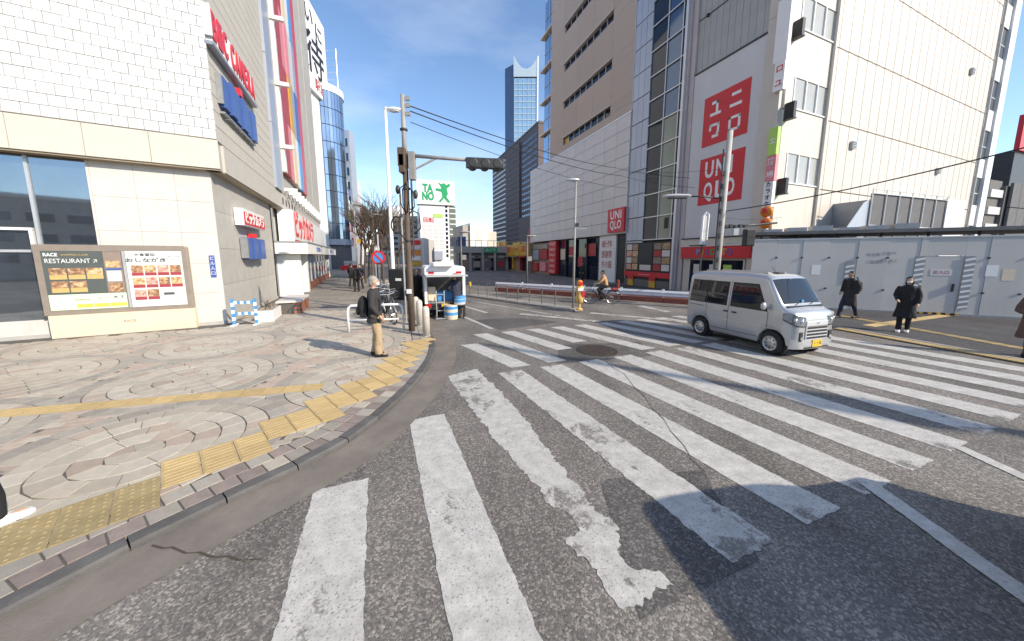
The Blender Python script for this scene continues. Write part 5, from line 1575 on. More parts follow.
# ============================================================ street furniture
mat('rust_pole', (0.11, 0.08, 0.06), 0.75, 0.1, var=0.3, scale=6, stretch=(1, 1, .3), bump=.2)
mat('pole_grey', (0.34, 0.33, 0.31), 0.7, .2, var=0.15, scale=5, dirt=.3)
mat('pole_concrete', (0.44, 0.42, 0.38), 0.8, 0, var=0.12, scale=5, dirt=.2)
mat('wire', (0.02, 0.02, 0.022), 0.6, var=0)
mat('rubber', (0.02, 0.02, 0.021), 0.8, var=.1)
mat('bollard_stone', (0.56, 0.52, 0.45), 0.75, var=.12, scale=8, bump=.1, dirt=.2)
mat('fence_grey', (0.14, 0.14, 0.14), .6, .3, var=.2)
mat('lamp_lens', (0.6, 0.62, 0.62), 0.25, var=.05)
mat('signal_grey', (0.045, 0.047, 0.047), 0.55, .3, var=.15, scale=6)
def sag(a, b, s, n=14):
    a, b = Vector(a), Vector(b)
    return [a.lerp(b, i / n) - Vector((0, 0, s * 4 * (i / n) * (1 - i / n))) for i in range(n + 1)]
def z_at(p, y):
    """height above a ground point that the sight line through image row y meets"""
    d = math.hypot(p.x, p.y); x, _ = PX((p.x, p.y, 0))
    r = ray(x, y); return CAM_H + r.z * d / math.hypot(r.x, r.y)
# utility pole on the left corner
UP = G(412, 331, SW_Z)
ph = z_at(UP, 98)
up = empty('utility_pole', UP, 0, 'brown steel utility pole with transformer boxes and cables at the left kerb', 'utility pole')
MB().tube([(0, 0, -.1), (0, 0, 1.5), (0, 0, ph * .7)], [.095, .088, .078], 14).build('pole', 'rust_pole', up, smooth=True)
MB().tube([(0, 0, ph * .7), (0, 0, ph)], [.07, .058], 14).build('upper_pole', 'pole_grey', up, smooth=True)
bx(up, 'white_sticker', 'white_paint', -.07, .07, -.135, -.105, 1.15, 1.28)
for z, w in ((ph * .71, .26), (ph * .685, .22)): MB().box(-w / 2 - .02, w / 2 - .08, -.2, .16, z, z + .5).build('transformer_box', 'rust_pole', up, bevel=.02)
bx(up, 'side_box', 'pole_grey', .12, .28, -.1, .1, ph * .66, ph * .66 + .75)
for z in (ph * .62, ph * .86, ph * .4): MB().lathe([(.105, z), (.105, z + .04)], 14).build('band_clamp', 'dark_metal', up)
for z in (ph - .1, ph - .28, ph - .5): bx(up, 'insulator', 'pole_grey', .08, .2, -.03, .03, z - .05, z + .05)
MB().tube([(-.14, -.05, .3), (-.16, -.05, ph * .6)], .03, 6).build('conduit', 'pole_grey', up)
MB().tube([(.16, -.05, ph * .33), (.17, -.05, ph * .66)], .028, 6).build('conduit', 'dark_metal', up)
for k in range(6):
    a = random.uniform(0, 6.28); r = random.uniform(.15, .4); z = ph * random.uniform(.42, .62)
    MB().tube([(0, 0, z + .4), (math.cos(a) * r, math.sin(a) * r - .1, z + .2), (math.cos(a) * r * 1.1, math.sin(a) * r - .1, z - .2), (0, 0, z - .5)], .018, 5).build('cable_loop', 'wire', up)
mb = MB(); cl = [(-.30 + .16 * math.cos(t * .5), -.05, ph * .47 + .24 * math.sin(t * .5)) for t in range(13)]; mb.tube(cl, .022, 5, caps=False); mb.build('cable_coil', 'wire', up)
for z, x in ((ph * .62, -.24), (ph * .60, .26)): MB().ell((x, 0, z), (.07, .07, .13), 8, 6).build('cable_joint', 'dark_metal', up, smooth=True)
# signal on its long arm
hp = UP + Vector((0, 0, z_at(UP, 157)))
sgz = z_at(UP, 158)
arm_end = Vector((2.75, .55, sgz - UP.z + .0))
ts = empty('traffic_signal', UP, 0, 'horizontal vehicle signal seen from behind on a long grey arm', 'traffic light')
MB().tube([(.1, 0, sgz), arm_end + Vector((0, 0, .0))], [.055, .045], 10).build('arm', 'pole_grey', ts, smooth=True)
MB().tube([(.1, 0, sgz - .45), (.9, .18, sgz)], .03, 8).build('arm_brace', 'pole_grey', ts)
q = arm_end + Vector((-.52, -.16, -.06))
mb = MB(); mb.box(-.56, .56, -.07, .09, -.15, .15)
h = mb.build('housing', 'signal_grey', ts, loc=q, rz=.15, bevel=.03)
for k in (-1, 0, 1):
    MB().lathe([(.15, .0), (.15, .25)], 16, axis='y').build('hood', 'signal_grey', h, loc=(k * .36, .09, 0))
    MB().lathe([(.11, -.085), (.14, -.07)], 12, axis='y').build('rear_cap', 'signal_grey', h, loc=(k * .36, .0, 0))
for x in (-.4, .3): bx(ts, 'hanger', 'pole_grey', q.x + x - .02, q.x + x + .02, q.y + .06, q.y + .18, q.z - .05, q.z + .12)
# white lamp column
LP = G(395, 311, SW_Z); lh = z_at(LP, 113)
lp = empty('street_lamp', LP, 0, 'tall slim white street lamp behind the brown utility pole', 'street lamp')
MB().tube([(0, 0, 0), (0, 0, 1), (0, 0, lh)], [.085, .08, .05], 12).build('column', 'white_paint', lp, smooth=True)
MB().tube([(-.03, 0, lh), (.0, 0, lh + .07), (.42, .05, lh + .02)], [.05, .06, .06], 8).build('arm', 'white_paint', lp, smooth=True)
MB().ell((.30, .04, lh + .04), (.30, .14, .085), 14, 8).build('lamp_head', 'white_gloss', lp, smooth=True)
MB().ell((.32, .04, lh - .02), (.22, .11, .05), 12, 6).build('lamp_lens', 'lamp_lens', lp, smooth=True)
# no parking disc
NP = LP + Vector((-.45, -.3, 0)); nz_ = z_at(NP, 259)
npk = empty('no_parking_sign', NP, 0, 'round blue and red no parking sign on a thin post', 'sign')
MB().tube([(0.0, .04, 0), (0, .04, nz_ + .9)], .03, 8).build('post', 'light_metal', npk)
MB().lathe([(.20, -.01), (.20, .01)], 24, axis='y', c=(0, 0, nz_)).build('blue_disc', 'sky_blue_sign', npk)
ring = MB()
for k in range(28):
    a0, a1 = 2 * math.pi * k / 28, 2 * math.pi * (k + 1) / 28
    ring.prism([(r * math.cos(a), nz_ + r * math.sin(a)) for r, a in ((.20, a0), (.275, a0), (.275, a1), (.20, a1))], -.016, .008, 'y')
ring.build('red_rim', 'red_sign', npk)
c45 = math.cos(R(45)); MB().prism([(-.15 - .025, nz_ + .15 - .025), (-.15 + .025, nz_ + .15 + .025), (.15 + .025, nz_ - .15 + .025), (.15 - .025, nz_ - .15 - .025)], -.018, -.011, 'y').build('red_bar', 'red_sign', npk)
# bollards
for i, (x, y, lab) in enumerate(((426.5, 336, 'cream stone bollard standing alone at the kerb corner'), (420, 326, 'cream stone bollard between the corner bollard and the utility pole'), (416.5, 321, 'cream stone bollard half hidden behind the utility pole'))):
    p = G(x, y, SW_Z)
    b = empty('bollard', p, 0, lab, 'bollard', 'bollards at the kerb corner')
    MB().lathe([(.105, 0), (.10, .70), (.095, .78), (.07, .835), (.03, .855), (0.0, .86)], 18).build('shaft', 'bollard_stone', b, smooth=True)
    MB().lathe([(.12, -.01), (.12, .02)], 18).build('base_ring', 'concrete', b)
# bike guard hoop
gh = empty('guard_hoop', G(383, 331, SW_Z), R(12), 'white tubular guard hoop before the parked bicycles', 'guard rail')
def arc(pts): return pts
MB().tube([(-.95, 0, 0), (-.95, 0, .62), (-.92, 0, .74), (-.85, 0, .80), (.50, 0, .80), (.57, 0, .74), (.60, 0, .62), (.60, 0, 0)], .036, 10).build('hoop', 'white_gloss', gh, smooth=True)
MB().tube([(-.95, 0, .36), (.60, 0, .36)], .025, 8).build('cross_bar', 'white_gloss', gh, smooth=True)
# grey cabinet with black cover
cb = empty('utility_cabinet', G(404, 313, SW_Z), -.2, 'dark covered utility cabinet between the lamp and the utility pole', 'cabinet')
MB().box(-.42, .42, -.3, .3, .55, 1.75).build('cover', 'rubber', cb, bevel=.06); bx(cb, 'plinth', 'concrete', -.35, .35, -.25, .25, 0, .55); bx(cb, 'label_plate', 'white_paint', -.12, .12, -.315, -.305, 1.3, 1.4)
# bicycles
mat('bike_paint', (0.10, 0.11, 0.12), .35, .3, var=.1); mat('bike_silver', (0.55, 0.56, 0.57), .3, .8, var=.05); mat('saddle', (0.03, 0.025, 0.022), .6)
def bicycle(name, label, group=None, colour='bike_paint'):
    b = empty(name, (0, 0, 0), 0, label, 'bicycle', group)
    for wx in (-.53, .53):
        w = MB(); tr = [(wx + .315 * math.cos(t * math.pi / 10), 0, .33 + .315 * math.sin(t * math.pi / 10)) for t in range(21)]
        w.tube(tr, .018, 6, caps=False); wo = w.build('wheel', 'rubber', b)
        sp = MB(); 
        for t in range(14): sp.tube([(wx, 0, .33), (wx + .30 * math.cos(t * math.pi / 7), 0, .33 + .30 * math.sin(t * math.pi / 7))], .0028, 3, caps=False)
        rim = [(wx + .29 * math.cos(t * math.pi / 10), 0, .33 + .29 * math.sin(t * math.pi / 10)) for t in range(21)]; sp.tube(rim, .010, 5, caps=False)
        sp.tube([(wx, -.05, .33), (wx, .05, .33)], .025, 8); sp.build('spokes', 'bike_silver', wo)
        md = MB(); md.tube([(wx + .36 * math.cos(R(t)), 0, .33 + .36 * math.sin(R(t))) for t in range(20, 165, 16)], [(.022, .006)] * 10, 4); md.build('mudguard', 'bike_silver', b)
    f = MB()
    bb_, seat, head, hb = (-.08, 0, .30), (-.22, 0, .78), (.36, 0, .78), (.40, 0, .62)
    f.tube([bb_, (-.22, 0, .72), seat], .016, 6); f.tube([bb_, hb], .020, 6); f.tube([(-.19, 0, .62), hb], .016, 6)
    for s in (-.06, .06): f.tube([(-.53, s, .33), (-.08, s * .5, .30)], .010, 5); f.tube([(-.53, s, .33), (-.21, s * .3, .70)], .009, 5); f.tube([(.53, s, .33), (.42, s * .5, .56), head], .012, 5)
    f.build('frame', colour, b)
    h = MB(); h.tube([head, (.35, 0, .98)], .014, 6); h.tube([(.16, -.27, .98), (.33, -.22, 1.02), (.37, 0, .99), (.33, .22, 1.02), (.16, .27, .98)], .011, 6); h.build('handlebar', 'bike_silver', b)
    s = MB(); s.tube([(-.36, 0, .86), (-.26, 0, .87), (-.06, 0, .85)], [(.03, .09), (.035, .09), (.02, .03)], 8); s.tube([seat, (-.24, 0, .86)], .012, 5); s.build('saddle', 'saddle', b, smooth=True)
    c = MB(); 
    for z in (.72, .82, .93):
        r = .11 + (z - .72) * .25; c.tube([(.62 - r, -r, z), (.62 + r, -r, z), (.62 + r, r, z), (.62 - r, r, z), (.62 - r, -r, z)], .006, 4)
    for sx in (-1, -.3, .3, 1):
        for sy in (-1, 1): c.tube([(.62 + sx * .11, sy * .11, .72), (.62 + sx * .16, sy * .16, .93)], .004, 4); c.tube([(.62 + sy * .11, sx * .11, .72), (.62 + sy * .16, sx * .16, .93)], .004, 4)
    c.build('basket', 'dark_metal', b)
    k = MB(); k.tube([(-.08, -.09, .30), (-.08, .09, .30)], .012, 5); k.tube([(-.08, -.07, .30), (.04, -.08, .20)], .010, 5); k.tube([(-.08, .07, .30), (-.20, .08, .40)], .010, 5); k.box(-.01, .09, -.16, -.07, .185, .205); k.box(-.25, -.15, .07, .16, .39, .41); k.build('crank', 'dark_metal', b)
    return b
bk = bicycle('bicycle', 'dark city bicycle parked in the row by the kerb', 'bicycles parked along the kerb')
bspots = [(388, 322), (381, 318), (393, 318), (386, 314), (379, 311), (391, 311), (384, 307), (389, 304), (380, 302)]
for i, (x, y) in enumerate(bspots):
    o = bk if i == 0 else copy_tree(bk)
    p = G(x, y, SW_Z); o.location = p; o.rotation_euler = (R(random.uniform(-6, 6)), 0, R(-60 + random.uniform(-14, 14)))
# bare street trees
mat('bark', (0.10, 0.078, 0.06), .9, var=.25, scale=8, stretch=(1, 1, .25), bump=.3)
mat('twig', (0.075, 0.055, 0.042), .9, var=.2)
def bare_tree(h, seed):
    rnd = random.Random(seed); tr, cw = MB(), MB()
    def grow(p, d, L, r, lev):
        q = p + d * L * .55; e = q + (d + Vector((rnd.uniform(-.2, .2), rnd.uniform(-.2, .2), rnd.uniform(0, .2)))).normalized() * L * .45
        (tr if lev == 0 else cw).tube([p, q, e], [r, r * .85, r * .7], 7 if lev == 0 else (5 if lev < 2 else 3), caps=False)
        if lev >= 4: return
        for k in range(4 if lev < 2 else 3):
            a = rnd.uniform(0, 6.28); sp = rnd.uniform(.35, .8)
            nd = (d + Vector((math.cos(a) * sp, math.sin(a) * sp, rnd.uniform(-.05, .35)))).normalized()
            st = e if k else e; st = p.lerp(e, rnd.uniform(.55, 1)) if lev else e
            grow(st, nd, L * rnd.uniform(.55, .8), r * .55, lev + 1)
    grow(Vector((0, 0, -.05)), Vector((0, 0, 1)), h * .36, h * .014, 0)
    return tr, cw
protos = []
tsp = [(374, 293, 7.6, 'bare brown street tree rising behind the parked bicycles'), (384, 287.5, 8.4, 'bare brown street tree behind the thin no parking sign post'), (390, 283, 9, 'bare brown street tree beyond the white street lamp'), (366, 283, 9, 'bare brown street tree far down the left pavement'), (400, 291, 7.4, 'bare street tree close behind the utility pole'), (377, 278, 11, 'tall bare tree closing the view down the pavement'), (370, 287, 8, 'bare tree between the distant walkers and the bicycles'), (395, 286, 9, 'bare tree rising just left of the utility pole'), (362, 279.5, 10, 'bare tree far along past the red lettered shop'), (383, 280, 10, 'bare twiggy tree deep in the row beyond the white lamp')]
for i, (x, y, h, lab) in enumerate(tsp):
    p = G(x, y, SW_Z); t = empty('street_tree', p, random.uniform(0, 6), lab, 'tree', 'bare trees along the left pavement')
    tr, cw = bare_tree(h * .84, 11 + i)
    tr.build('trunk', 'bark', t, smooth=True); cw.build('crown', 'twig', t)
# right hand pole with lamp, signal and cables
RP = G(713, 309, .03); rh = z_at(RP, 134)
rp = empty('signal_pole', RP, 0, 'pale concrete pole carrying a lamp arm and pedestrian signal behind the van', 'utility pole')
MB().tube([(0, 0, 0), (0.12, 0, rh)], [.13, .10], 14).build('pole', 'pole_concrete', rp, smooth=True)
za = z_at(RP, 200)
MB().tube([(.05, 0, za), (-.8, .1, za + .1), (-1.35, .15, za + .12)], [.035, .03, .03], 8).build('lamp_arm', 'dark_metal', rp, smooth=True)
mb = MB(); mb.loft([[(x, w * math.cos(R(60 * k)), za + .13 + h2 * math.sin(R(60 * k))) for k in range(6)] for x, w, h2 in ((-1.2, .04, .03), (-1.35, .14, .08), (-1.9, .17, .09), (-2.25, .12, .06), (-2.35, .04, .03))]); mb.build('lamp_head', 'light_metal', rp, loc=(0, .15, 0))
bx(rp, 'lamp_lens', 'dark_metal', -2.15, -1.4, .02, .28, za + .03, za + .055)
zb = z_at(RP, 229)
MB().tube([(0, 0, zb), (2.45, .1, zb + .22)], [.05, .04], 8).build('signal_arm', 'dark_metal', rp, smooth=True)
mb = MB(); mb.box(1.05, 1.45, -.12, .12, zb - .75, zb - .05); ps = mb.build('pedestrian_signal', 'signal_grey', rp, bevel=.03)
for k in (0, 1): sub(bx(rp, 'signal_panel', 'black_sign', 1.09, 1.41, -.14, -.115, zb - .70 + k * .32, zb - .42 + k * .32), ps)
bx(rp, 'sensor', 'grey_metal', .55, .75, -.1, .1, zb - .3, zb - .02)
for k in range(5): bx(rp, 'arm_clutter', 'signal_grey', .2 + k * .2, .32 + k * .2, -.06, .06, zb + .02, zb + .12 + .03 * (k % 2))
mb = MB()
for k in range(9): mb.box(-.09 + random.uniform(-.03, .03), -.02, -.14, -.05, 1.5 + k * .5, 1.7 + k * .5)
mb.build('cable_clips', 'dark_metal', rp)
MB().tube([(-.15, -.08, 1.0), (-.14, -.08, rh * .9)], .03, 6).build('conduit', 'dark_metal', rp)
e = empty('vertical_neon_sign', G(706, 309, .03) + Vector((.0, .6, 0)), 0, 'thin white vertical sign hanging left of the pale pole', 'sign')
zt_ = z_at(G(706, 309), 212); zl_ = z_at(G(706, 309), 245)
MB().tube([(-.1, 0, zl_), (-.08, 0, zt_ - .2), (.05, 0, zt_), (.15, 0, zt_ - .1), (.13, 0, zl_ + .2)], .045, 6).build('tube_frame', 'white_gloss', e); bx(e, 'hanger', 'dark_metal', -.12, .14, .02, .9, zl_ - .05, zl_)
bx(e, 'sign_face', 'pale_sign_panel', -.06, .1, -.01, .01, zl_, zt_ - .15); bx(e, 'post', 'dark_metal', -.03, .03, .05, .11, -.03, zl_)
# overhead wires
off_p = Vector((20.75, -4.3, .03))                                   # pole out of frame whose shadow crosses the crosswalk
def wire(a, b, s, lab, r=.012):
    o = MB().tube(sag(a, b, s), r, 5).build('overhead_wire', 'wire'); return tag(o, lab, 'wire')
T1 = UP + Vector((.2, 0, 0)); T2 = RP + Vector((.12, 0, 0))
def wp(base, y): return Vector((base.x, base.y, z_at(base, y)))
far_w = A.at(-.2, .4, 8.2)
wire(wp(T1, 107), A.at(2.0, .5, A.uv(622, 168)[1]), .25, 'black overhead wire from the top of the utility pole to the store pier', .016)
wire(wp(T1, 112), A.at(1.2, .5, A.uv(628, 176)[1]), .3, 'black overhead wire second from the top of the utility pole', .016)
wire(wp(T1, 123), A.at(.6, .5, A.uv(640, 186)[1]), .35, 'thin black overhead wire lowest on the utility pole', .010)
wire(wp(T2, 170), A.at(-.5, .5, A.uv(655, 168)[1]), .1, 'thin wire from the pale pole to the curtain wall', .008)
wire(A.at(2.0, .5, A.uv(622, 168)[1]), A.at(-6.0, 1.2, A.uv(720, 176)[1]), .12, 'black overhead wire carried on along the pale podium cladding', .014)
wire(A.at(1.2, .5, A.uv(628, 176)[1]), A.at(-6.4, 1.2, A.uv(724, 186)[1]), .15, 'lower black overhead wire along the curtain wall', .012)
wire(wp(T2, 212), off_p + Vector((-4, 9, 6.6)), .45, 'thick black cable sagging from the pale pole past the white block', .02)
wire(wp(T2, 218), B.at(.2, .3, 4.2), .1, 'thin wire from the pale pole to the block corner', .008)
# far lamp on the traffic island and the island itself
IS0, IS1 = G(577, 311), G(470, 296)
isl = band('traffic_island', [(IS1.x, IS1.y), ((IS0.x + IS1.x) / 2, (IS0.y + IS1.y) / 2), (IS0.x, IS0.y)], -.35, .35, .10, 'kerb_concrete', None, .10)
fe = empty('island_fence', (IS1.x, IS1.y, .1), math.atan2(IS0.y - IS1.y, IS0.x - IS1.x), 'thin dark grey post and rail fence along the traffic island', 'fence')
L = (IS1 - IS0).length / 9.5
for i in range(9):
    bx(fe, 'post', 'fence_grey', i * L - .018, i * L + .018, -.018, .018, 0, .72)
    if i < 8: bx(fe, 'rail', 'fence_grey', i * L + .02, (i + 1) * L - .02, -.008, .008, .66, .68); bx(fe, 'rail', 'fence_grey', i * L + .02, (i + 1) * L - .02, -.008, .008, .34, .355)
bx(fe, 'reflector', 'yellow_sign', -.06, .06, -.06, .06, .5, .72)
LQ = G(573, 308, .1); lqh = z_at(LQ, 183)
l2 = empty('street_lamp', LQ, 0, 'slim grey street lamp on the traffic island before the clothing store', 'street lamp')
MB().tube([(0, 0, 0), (0, 0, lqh)], [.05, .032], 10).build('column', 'pole_grey', l2, smooth=True)
MB().ell((-.12, 0, lqh + .02), (.28, .12, .07), 12, 6).build('lamp_head', 'light_metal', l2, smooth=True)
zz = z_at(LQ, 231); bx(l2, 'name_plate', 'grey_metal', .04, .5, -.02, .02, zz - .04, zz + .04); bx(l2, 'camera', 'dark_metal', .03, .15, -.06, .06, zz + .08, zz + .22)
mat('figure_yellow', (0.62, 0.40, 0.13), .5, var=.2, scale=6)
# flagman shaped warning bollard
FG = G(577.5, 309.5, .1)
fg = empty('warning_figure', FG + Vector((.05, -.1, 0)), 0, 'yellow orange flashing warning bollard shaped like a little figure on the island tip', 'warning bollard')
fh = z_at(FG, 284) - .1
MB().lathe([(.14, 0), (.14, .05), (.06, .08), (.05, .28)], 14).build('foot', 'figure_yellow', fg)
MB().lathe([(.05, .26), (.15, .32), (.17, .55), (.13, .72), (.15, .78), (.16, .95), (.10, 1.0), (0, 1.02)], 16).build('body', 'figure_yellow', fg, smooth=True)
MB().lathe([(.10, 1.0), (.13, 1.04), (.12, 1.16), (.07, 1.22), (0, 1.24)], 14).build('head', 'orange_sign', fg, smooth=True)
MB().lathe([(.075, -.15), (.075, -.12)], 14, axis='y', c=(.03, 0, 1.10)).build('red_lamp', 'red_sign', fg); MB().box(.05, .17, -.16, -.10, .55, .80).build('red_lamp', 'red_sign', fg)
bx(fg, 'white_band', 'white_gloss', -.1, .1, -.17, -.12, .80, .92)
# long barrier: red brown wall with white guard rail
BA, BB2 = G(712, 306), G(496, 291)
bdir = (BB2 - BA).normalized(); bl = (BB2 - BA).length
gr_ = empty('guard_barrier', BA, math.atan2(bdir.y, bdir.x), 'long white guard rail on a red brown kerb wall before the clothing store', 'barrier')
nseg = int(bl / 2)
for i in range(nseg):
    x0, x1 = i * bl / nseg, (i + 1) * bl / nseg
    bx(gr_, 'kerb_block', 'oxide_red', x0 + .01, x1 - .01, -.15, .15, 0, .24)
    r = MB(); pr = [(.02, .28), (.07, .34), (.02, .42), (.07, .50), (.02, .60), (-.02, .60), (-.02, .28)]
    r.prism([(p[0], p[1]) for p in pr], x0, x1, 'x'); r.build('rail', 'rail_white', gr_)
    bx(gr_, 'post', 'rail_white', x0 + .03, x0 + .13, -.14, -.03, .24, .66)
    bx(gr_, 'reflector', 'white_gloss', x0 + .05, x0 + .11, .065, .09, .44, .50)
# pole out of frame on the right whose long shadow crosses the crossing
opole = empty('utility_pole', off_p, 0, 'concrete utility pole at the pavement edge beyond the right of the hoarding', 'utility pole')
MB().tube([(0, 0, 0), (0, 0, 15.0)], [.17, .11], 12).build('pole', 'pole_concrete', opole, smooth=True)
bx(opole, 'cross_arm', 'grey_metal', -.8, .8, -.05, .05, 13.4, 13.5); bx(opole, 'transformer', 'grey_metal', -.3, .3, -.3, .3, 10.2, 11.1)

# poles farther up the street
for i, (x, y, yt, lab) in enumerate(((462, 293, 232, 'slim dark pole standing by the station deck'), (359, 289, 205, 'slim grey lamp pole far along the left pavement'), (377, 292, 215, 'thin grey sign pole among the bare trees'), (527, 291, 236, 'thin dark pole behind the barrier before the yellow shop'))):
    p = G(x, y); h_ = z_at(p, yt)
    e = empty('street_pole', p, 0, lab, 'pole')
    MB().tube([(0, 0, 0), (0, 0, h_)], [.07, .05], 8).build('column', 'fence_grey' if i in (0, 3) else 'pole_grey', e, smooth=True)
    MB().ell((.25, 0, h_), (.35, .12, .07), 10, 6).build('head', 'pole_grey', e, smooth=True)
    bx(e, 'sign_plate', ('pole_grey', 'yellow_sign', 'white_gloss', 'pole_grey')[i], .06, .3, -.02, .02, h_ * .55, h_ * .55 + .3)
# ============================================================ vehicles
mat('van_silver', (0.47, 0.48, 0.49), .30, .45, var=.02, scale=1, coat=.6)
mat('van_white', (0.60, 0.61, 0.62), .3, .1, var=.02, coat=.6)
mat('tyre', (0.022, 0.022, 0.023), .85, var=.15, scale=14)
mat('rim_silver', (0.45, 0.46, 0.47), .35, .8, var=.06)
mat('black_plastic', (0.025, 0.025, 0.027), .55, var=.1)
mat('seam', (0.06, 0.06, 0.062), .8, var=0)
mat('chrome', (0.75, 0.76, 0.77), .12, 1.0, var=0)
mat('headlamp', (0.26, 0.29, 0.32), .06, .35, var=.35, scale=14, coat=1.0)
mat('plate_yellow', (0.62, 0.42, 0.04), .5, var=.06)
mat('amber', (0.75, 0.30, 0.03), .3, var=.05)
mat('tail_red', (0.45, 0.02, 0.02), .25, var=.05)
glass('van_glass', (0.012, 0.016, 0.020), .02, 0, .45)
def lerp_tab(tab, x):
    if x <= tab[0][0]: return tab[0][1]
    for (a, va), (b, vb) in zip(tab, tab[1:]):
        if x <= b: return va + (vb - va) * (x - a) / (b - a)
    return tab[-1][1]
VL = 1.62
V_TOP = [(-1.62, 1.66), (-1.58, 1.80), (-1.45, 1.855), (-.6, 1.885), (.4, 1.88), (.78, 1.85), (.90, 1.79), (1.29, 1.17), (1.38, 1.12), (1.53, 1.06), (1.595, .98), (1.62, .84)]
V_W = [(-1.62, .62), (-1.58, .68), (-1.48, .72), (-1.2, .735), (1.1, .735), (1.36, .715), (1.52, .67), (1.59, .61), (1.62, .55)]
WX = (-1.02, 1.10)
def v_half(x, z):
    w = lerp_tab(V_W, x)
    k = 0 if z < .95 else min(1, (z - .95) / .92)
    low = .012 * max(0, (.5 - z) / .3)
    return w * (1 - .155 * k ** 1.25) - low + (.006 if .60 < z < .66 else 0)
def v_bot(x):
    b = .24 if abs(x) < 1.45 else .27
    for wx in WX:
        d = abs(x - wx)
        if d < .335: b = max(b, .27 + math.sqrt(max(0, .335 ** 2 - d * d)) * 1.0)
    return b
def make_van(name, label, full=True):
    v = empty(name, (0, 0, 0), 0, label, 'van')
    xs = sorted(set([-1.62, -1.60, -1.58, -1.52, -1.45] + [round(-1.4 + .05 * k, 3) for k in range(60)] + [1.22, 1.34, 1.45, 1.52, 1.56, 1.59, 1.61, 1.62] + [wx + s * .3349 for wx in WX for s in (-1, 1)]))
    lev = [0, .05, .16, .28, .40, .52, .62, .72, .82, .90, .95, .985, 1.0]
    fac = [.955, .99, 1, 1, 1, 1, 1, 1, 1, .995, .97, .88, .62]
    rings = []
    for x in xs:
        b, T = v_bot(x), lerp_tab(V_TOP, x)
        half = [(v_half(x, b + (T - b) * l) * f, b + (T - b) * l) for l, f in zip(lev, fac)]
        ring = [(x, y, z) for y, z in half] + [(x, 0, T + .012)] + [(x, -y, z) for y, z in reversed(half)]
        rings.append(ring)
    MB().loft(rings).build('body', 'van_silver', v, auto=42)
    mb = MB(); mb.box(-1.45, 1.45, -.60, .60, .20, .62); mb.build('underbody', 'black_plastic', v)
    def side(nm, m, xa, xb, z0, z1, sl0=0, sl1=0, off=.006, s=1, n=8, k=6):
        """skin panel on the flank; slants at its rear and front edge"""
        vs, fs = [], []
        for j in range(k + 1):
            z = z0 + (z1 - z0) * j / k; t = j / k
            for i in range(n + 1):
                x = (xa + sl0 * t) + ((xb + sl1 * t) - (xa + sl0 * t)) * i / n
                f = 1
                vs.append((x, s * (v_half(x, z) * f + off), z))
        for j in range(k):
            for i in range(n): q = j * (n + 1) + i; fs.append((q, q + 1, q + n + 2, q + n + 1))
        return MB().add(vs, fs).build(nm, m, v, smooth=True)
    for s in (-1, 1):
        side('window_surround', 'black_plastic', -1.47, -.16, 1.00, 1.63, .05, 0, .004, s)
        side('side_window', 'van_glass', -1.44, -.86, 1.03, 1.60, .05, 0, .008, s); side('side_window', 'van_glass', -.82, -.20, 1.03, 1.60, 0, 0, .008, s)
        side('window_surround', 'black_plastic', -.06, .98, 1.00, 1.63, 0, -.33, .004, s)
        d = side('door_window', 'van_glass', -.03, .93, 1.03, 1.60, 0, -.30, .008, s)
        for xa in (-.83, -.11, .98): side('door_seam', 'seam', xa, xa + .012, .38, 1.66 if xa < .5 else 1.0, 0, 0, .0025, s, 1, 10)
        side('sill_seam', 'seam', -.68, .78, .36, .372, 0, 0, .0025, s, 8, 1); side('body_crease', 'light_metal', -1.4, 1.3, .625, .637, 0, 0, .004, s, 14, 1)
        side('slide_rail', 'seam', -1.5, -.9, .90, .915, 0, 0, .004, s, 4, 1)
        for xa in (-.24, .02): 
            h = MB(); y = v_half(xa, .86) * s; h.box(xa, xa + .13, min(y, y + s * .028), max(y, y + s * .028), .84, .875); h.build('door_handle', 'black_plastic', v, bevel=.008)
        # mirror
        y = v_half(.92, 1.05)
        m = MB(); m.tube([(.90, s * (y - .02), 1.08), (.95, s * (y + .10), 1.10)], .02, 6); m.build('mirror_arm', 'black_plastic', v)
        m = MB(); m.ell((.97, s * (y + .15), 1.14), (.055, .085, .095), 12, 8); m.build('mirror', 'van_silver', v, smooth=True)
        # lamps
        st_l = [(1.34, .730, .88, 1.02), (1.46, .712, .83, 1.035), (1.55, .682, .79, 1.02), (1.605, .61, .76, .99), (1.632, .50, .75, .965), (1.638, .40, .75, .945)]
        hl = MB(); hl.loft([[(x, s * y, z0), (x, s * y, z1), (x - .07, s * (y - .07), z1), (x - .07, s * (y - .07), z0)] for x, y, z0, z1 in st_l])
        h = hl.build('headlight', 'headlamp', v, auto=50)
        for x, y, z in ((1.575, .64, .885), (1.625, .50, .86)): MB().ell((x, s * y, z), (.03, .05, .05), 12, 8).build('lamp_bowl', 'chrome', h, smooth=True)
        hb_ = MB(); hb_.loft([[(x + .004, s * (y + .004), z0 - .018), (x + .004, s * (y + .004), z0 + .006), (x - .05, s * (y - .05), z0 + .006), (x - .05, s * (y - .05), z0 - .018)] for x, y, z0, z1 in st_l]); hb_.build('headlight_trim', 'black_plastic', h)
        fo = MB(); fo.box(1.59, 1.640, min(s * .44, s * .55), max(s * .44, s * .55), .40, .62); fo.build('fog_recess', 'black_plastic', v, bevel=.015)
        MB().lathe([(.0, .0), (.04, .0), (.04, .012)], 14, axis='x', c=(1.638, s * .495, .47)).build('fog_lamp', 'chrome', v)
        MB().box(-1.632, -1.60, min(s * .48, s * .62), max(s * .48, s * .62), .75, 1.05).build('tail_light', 'tail_red', v, bevel=.01)
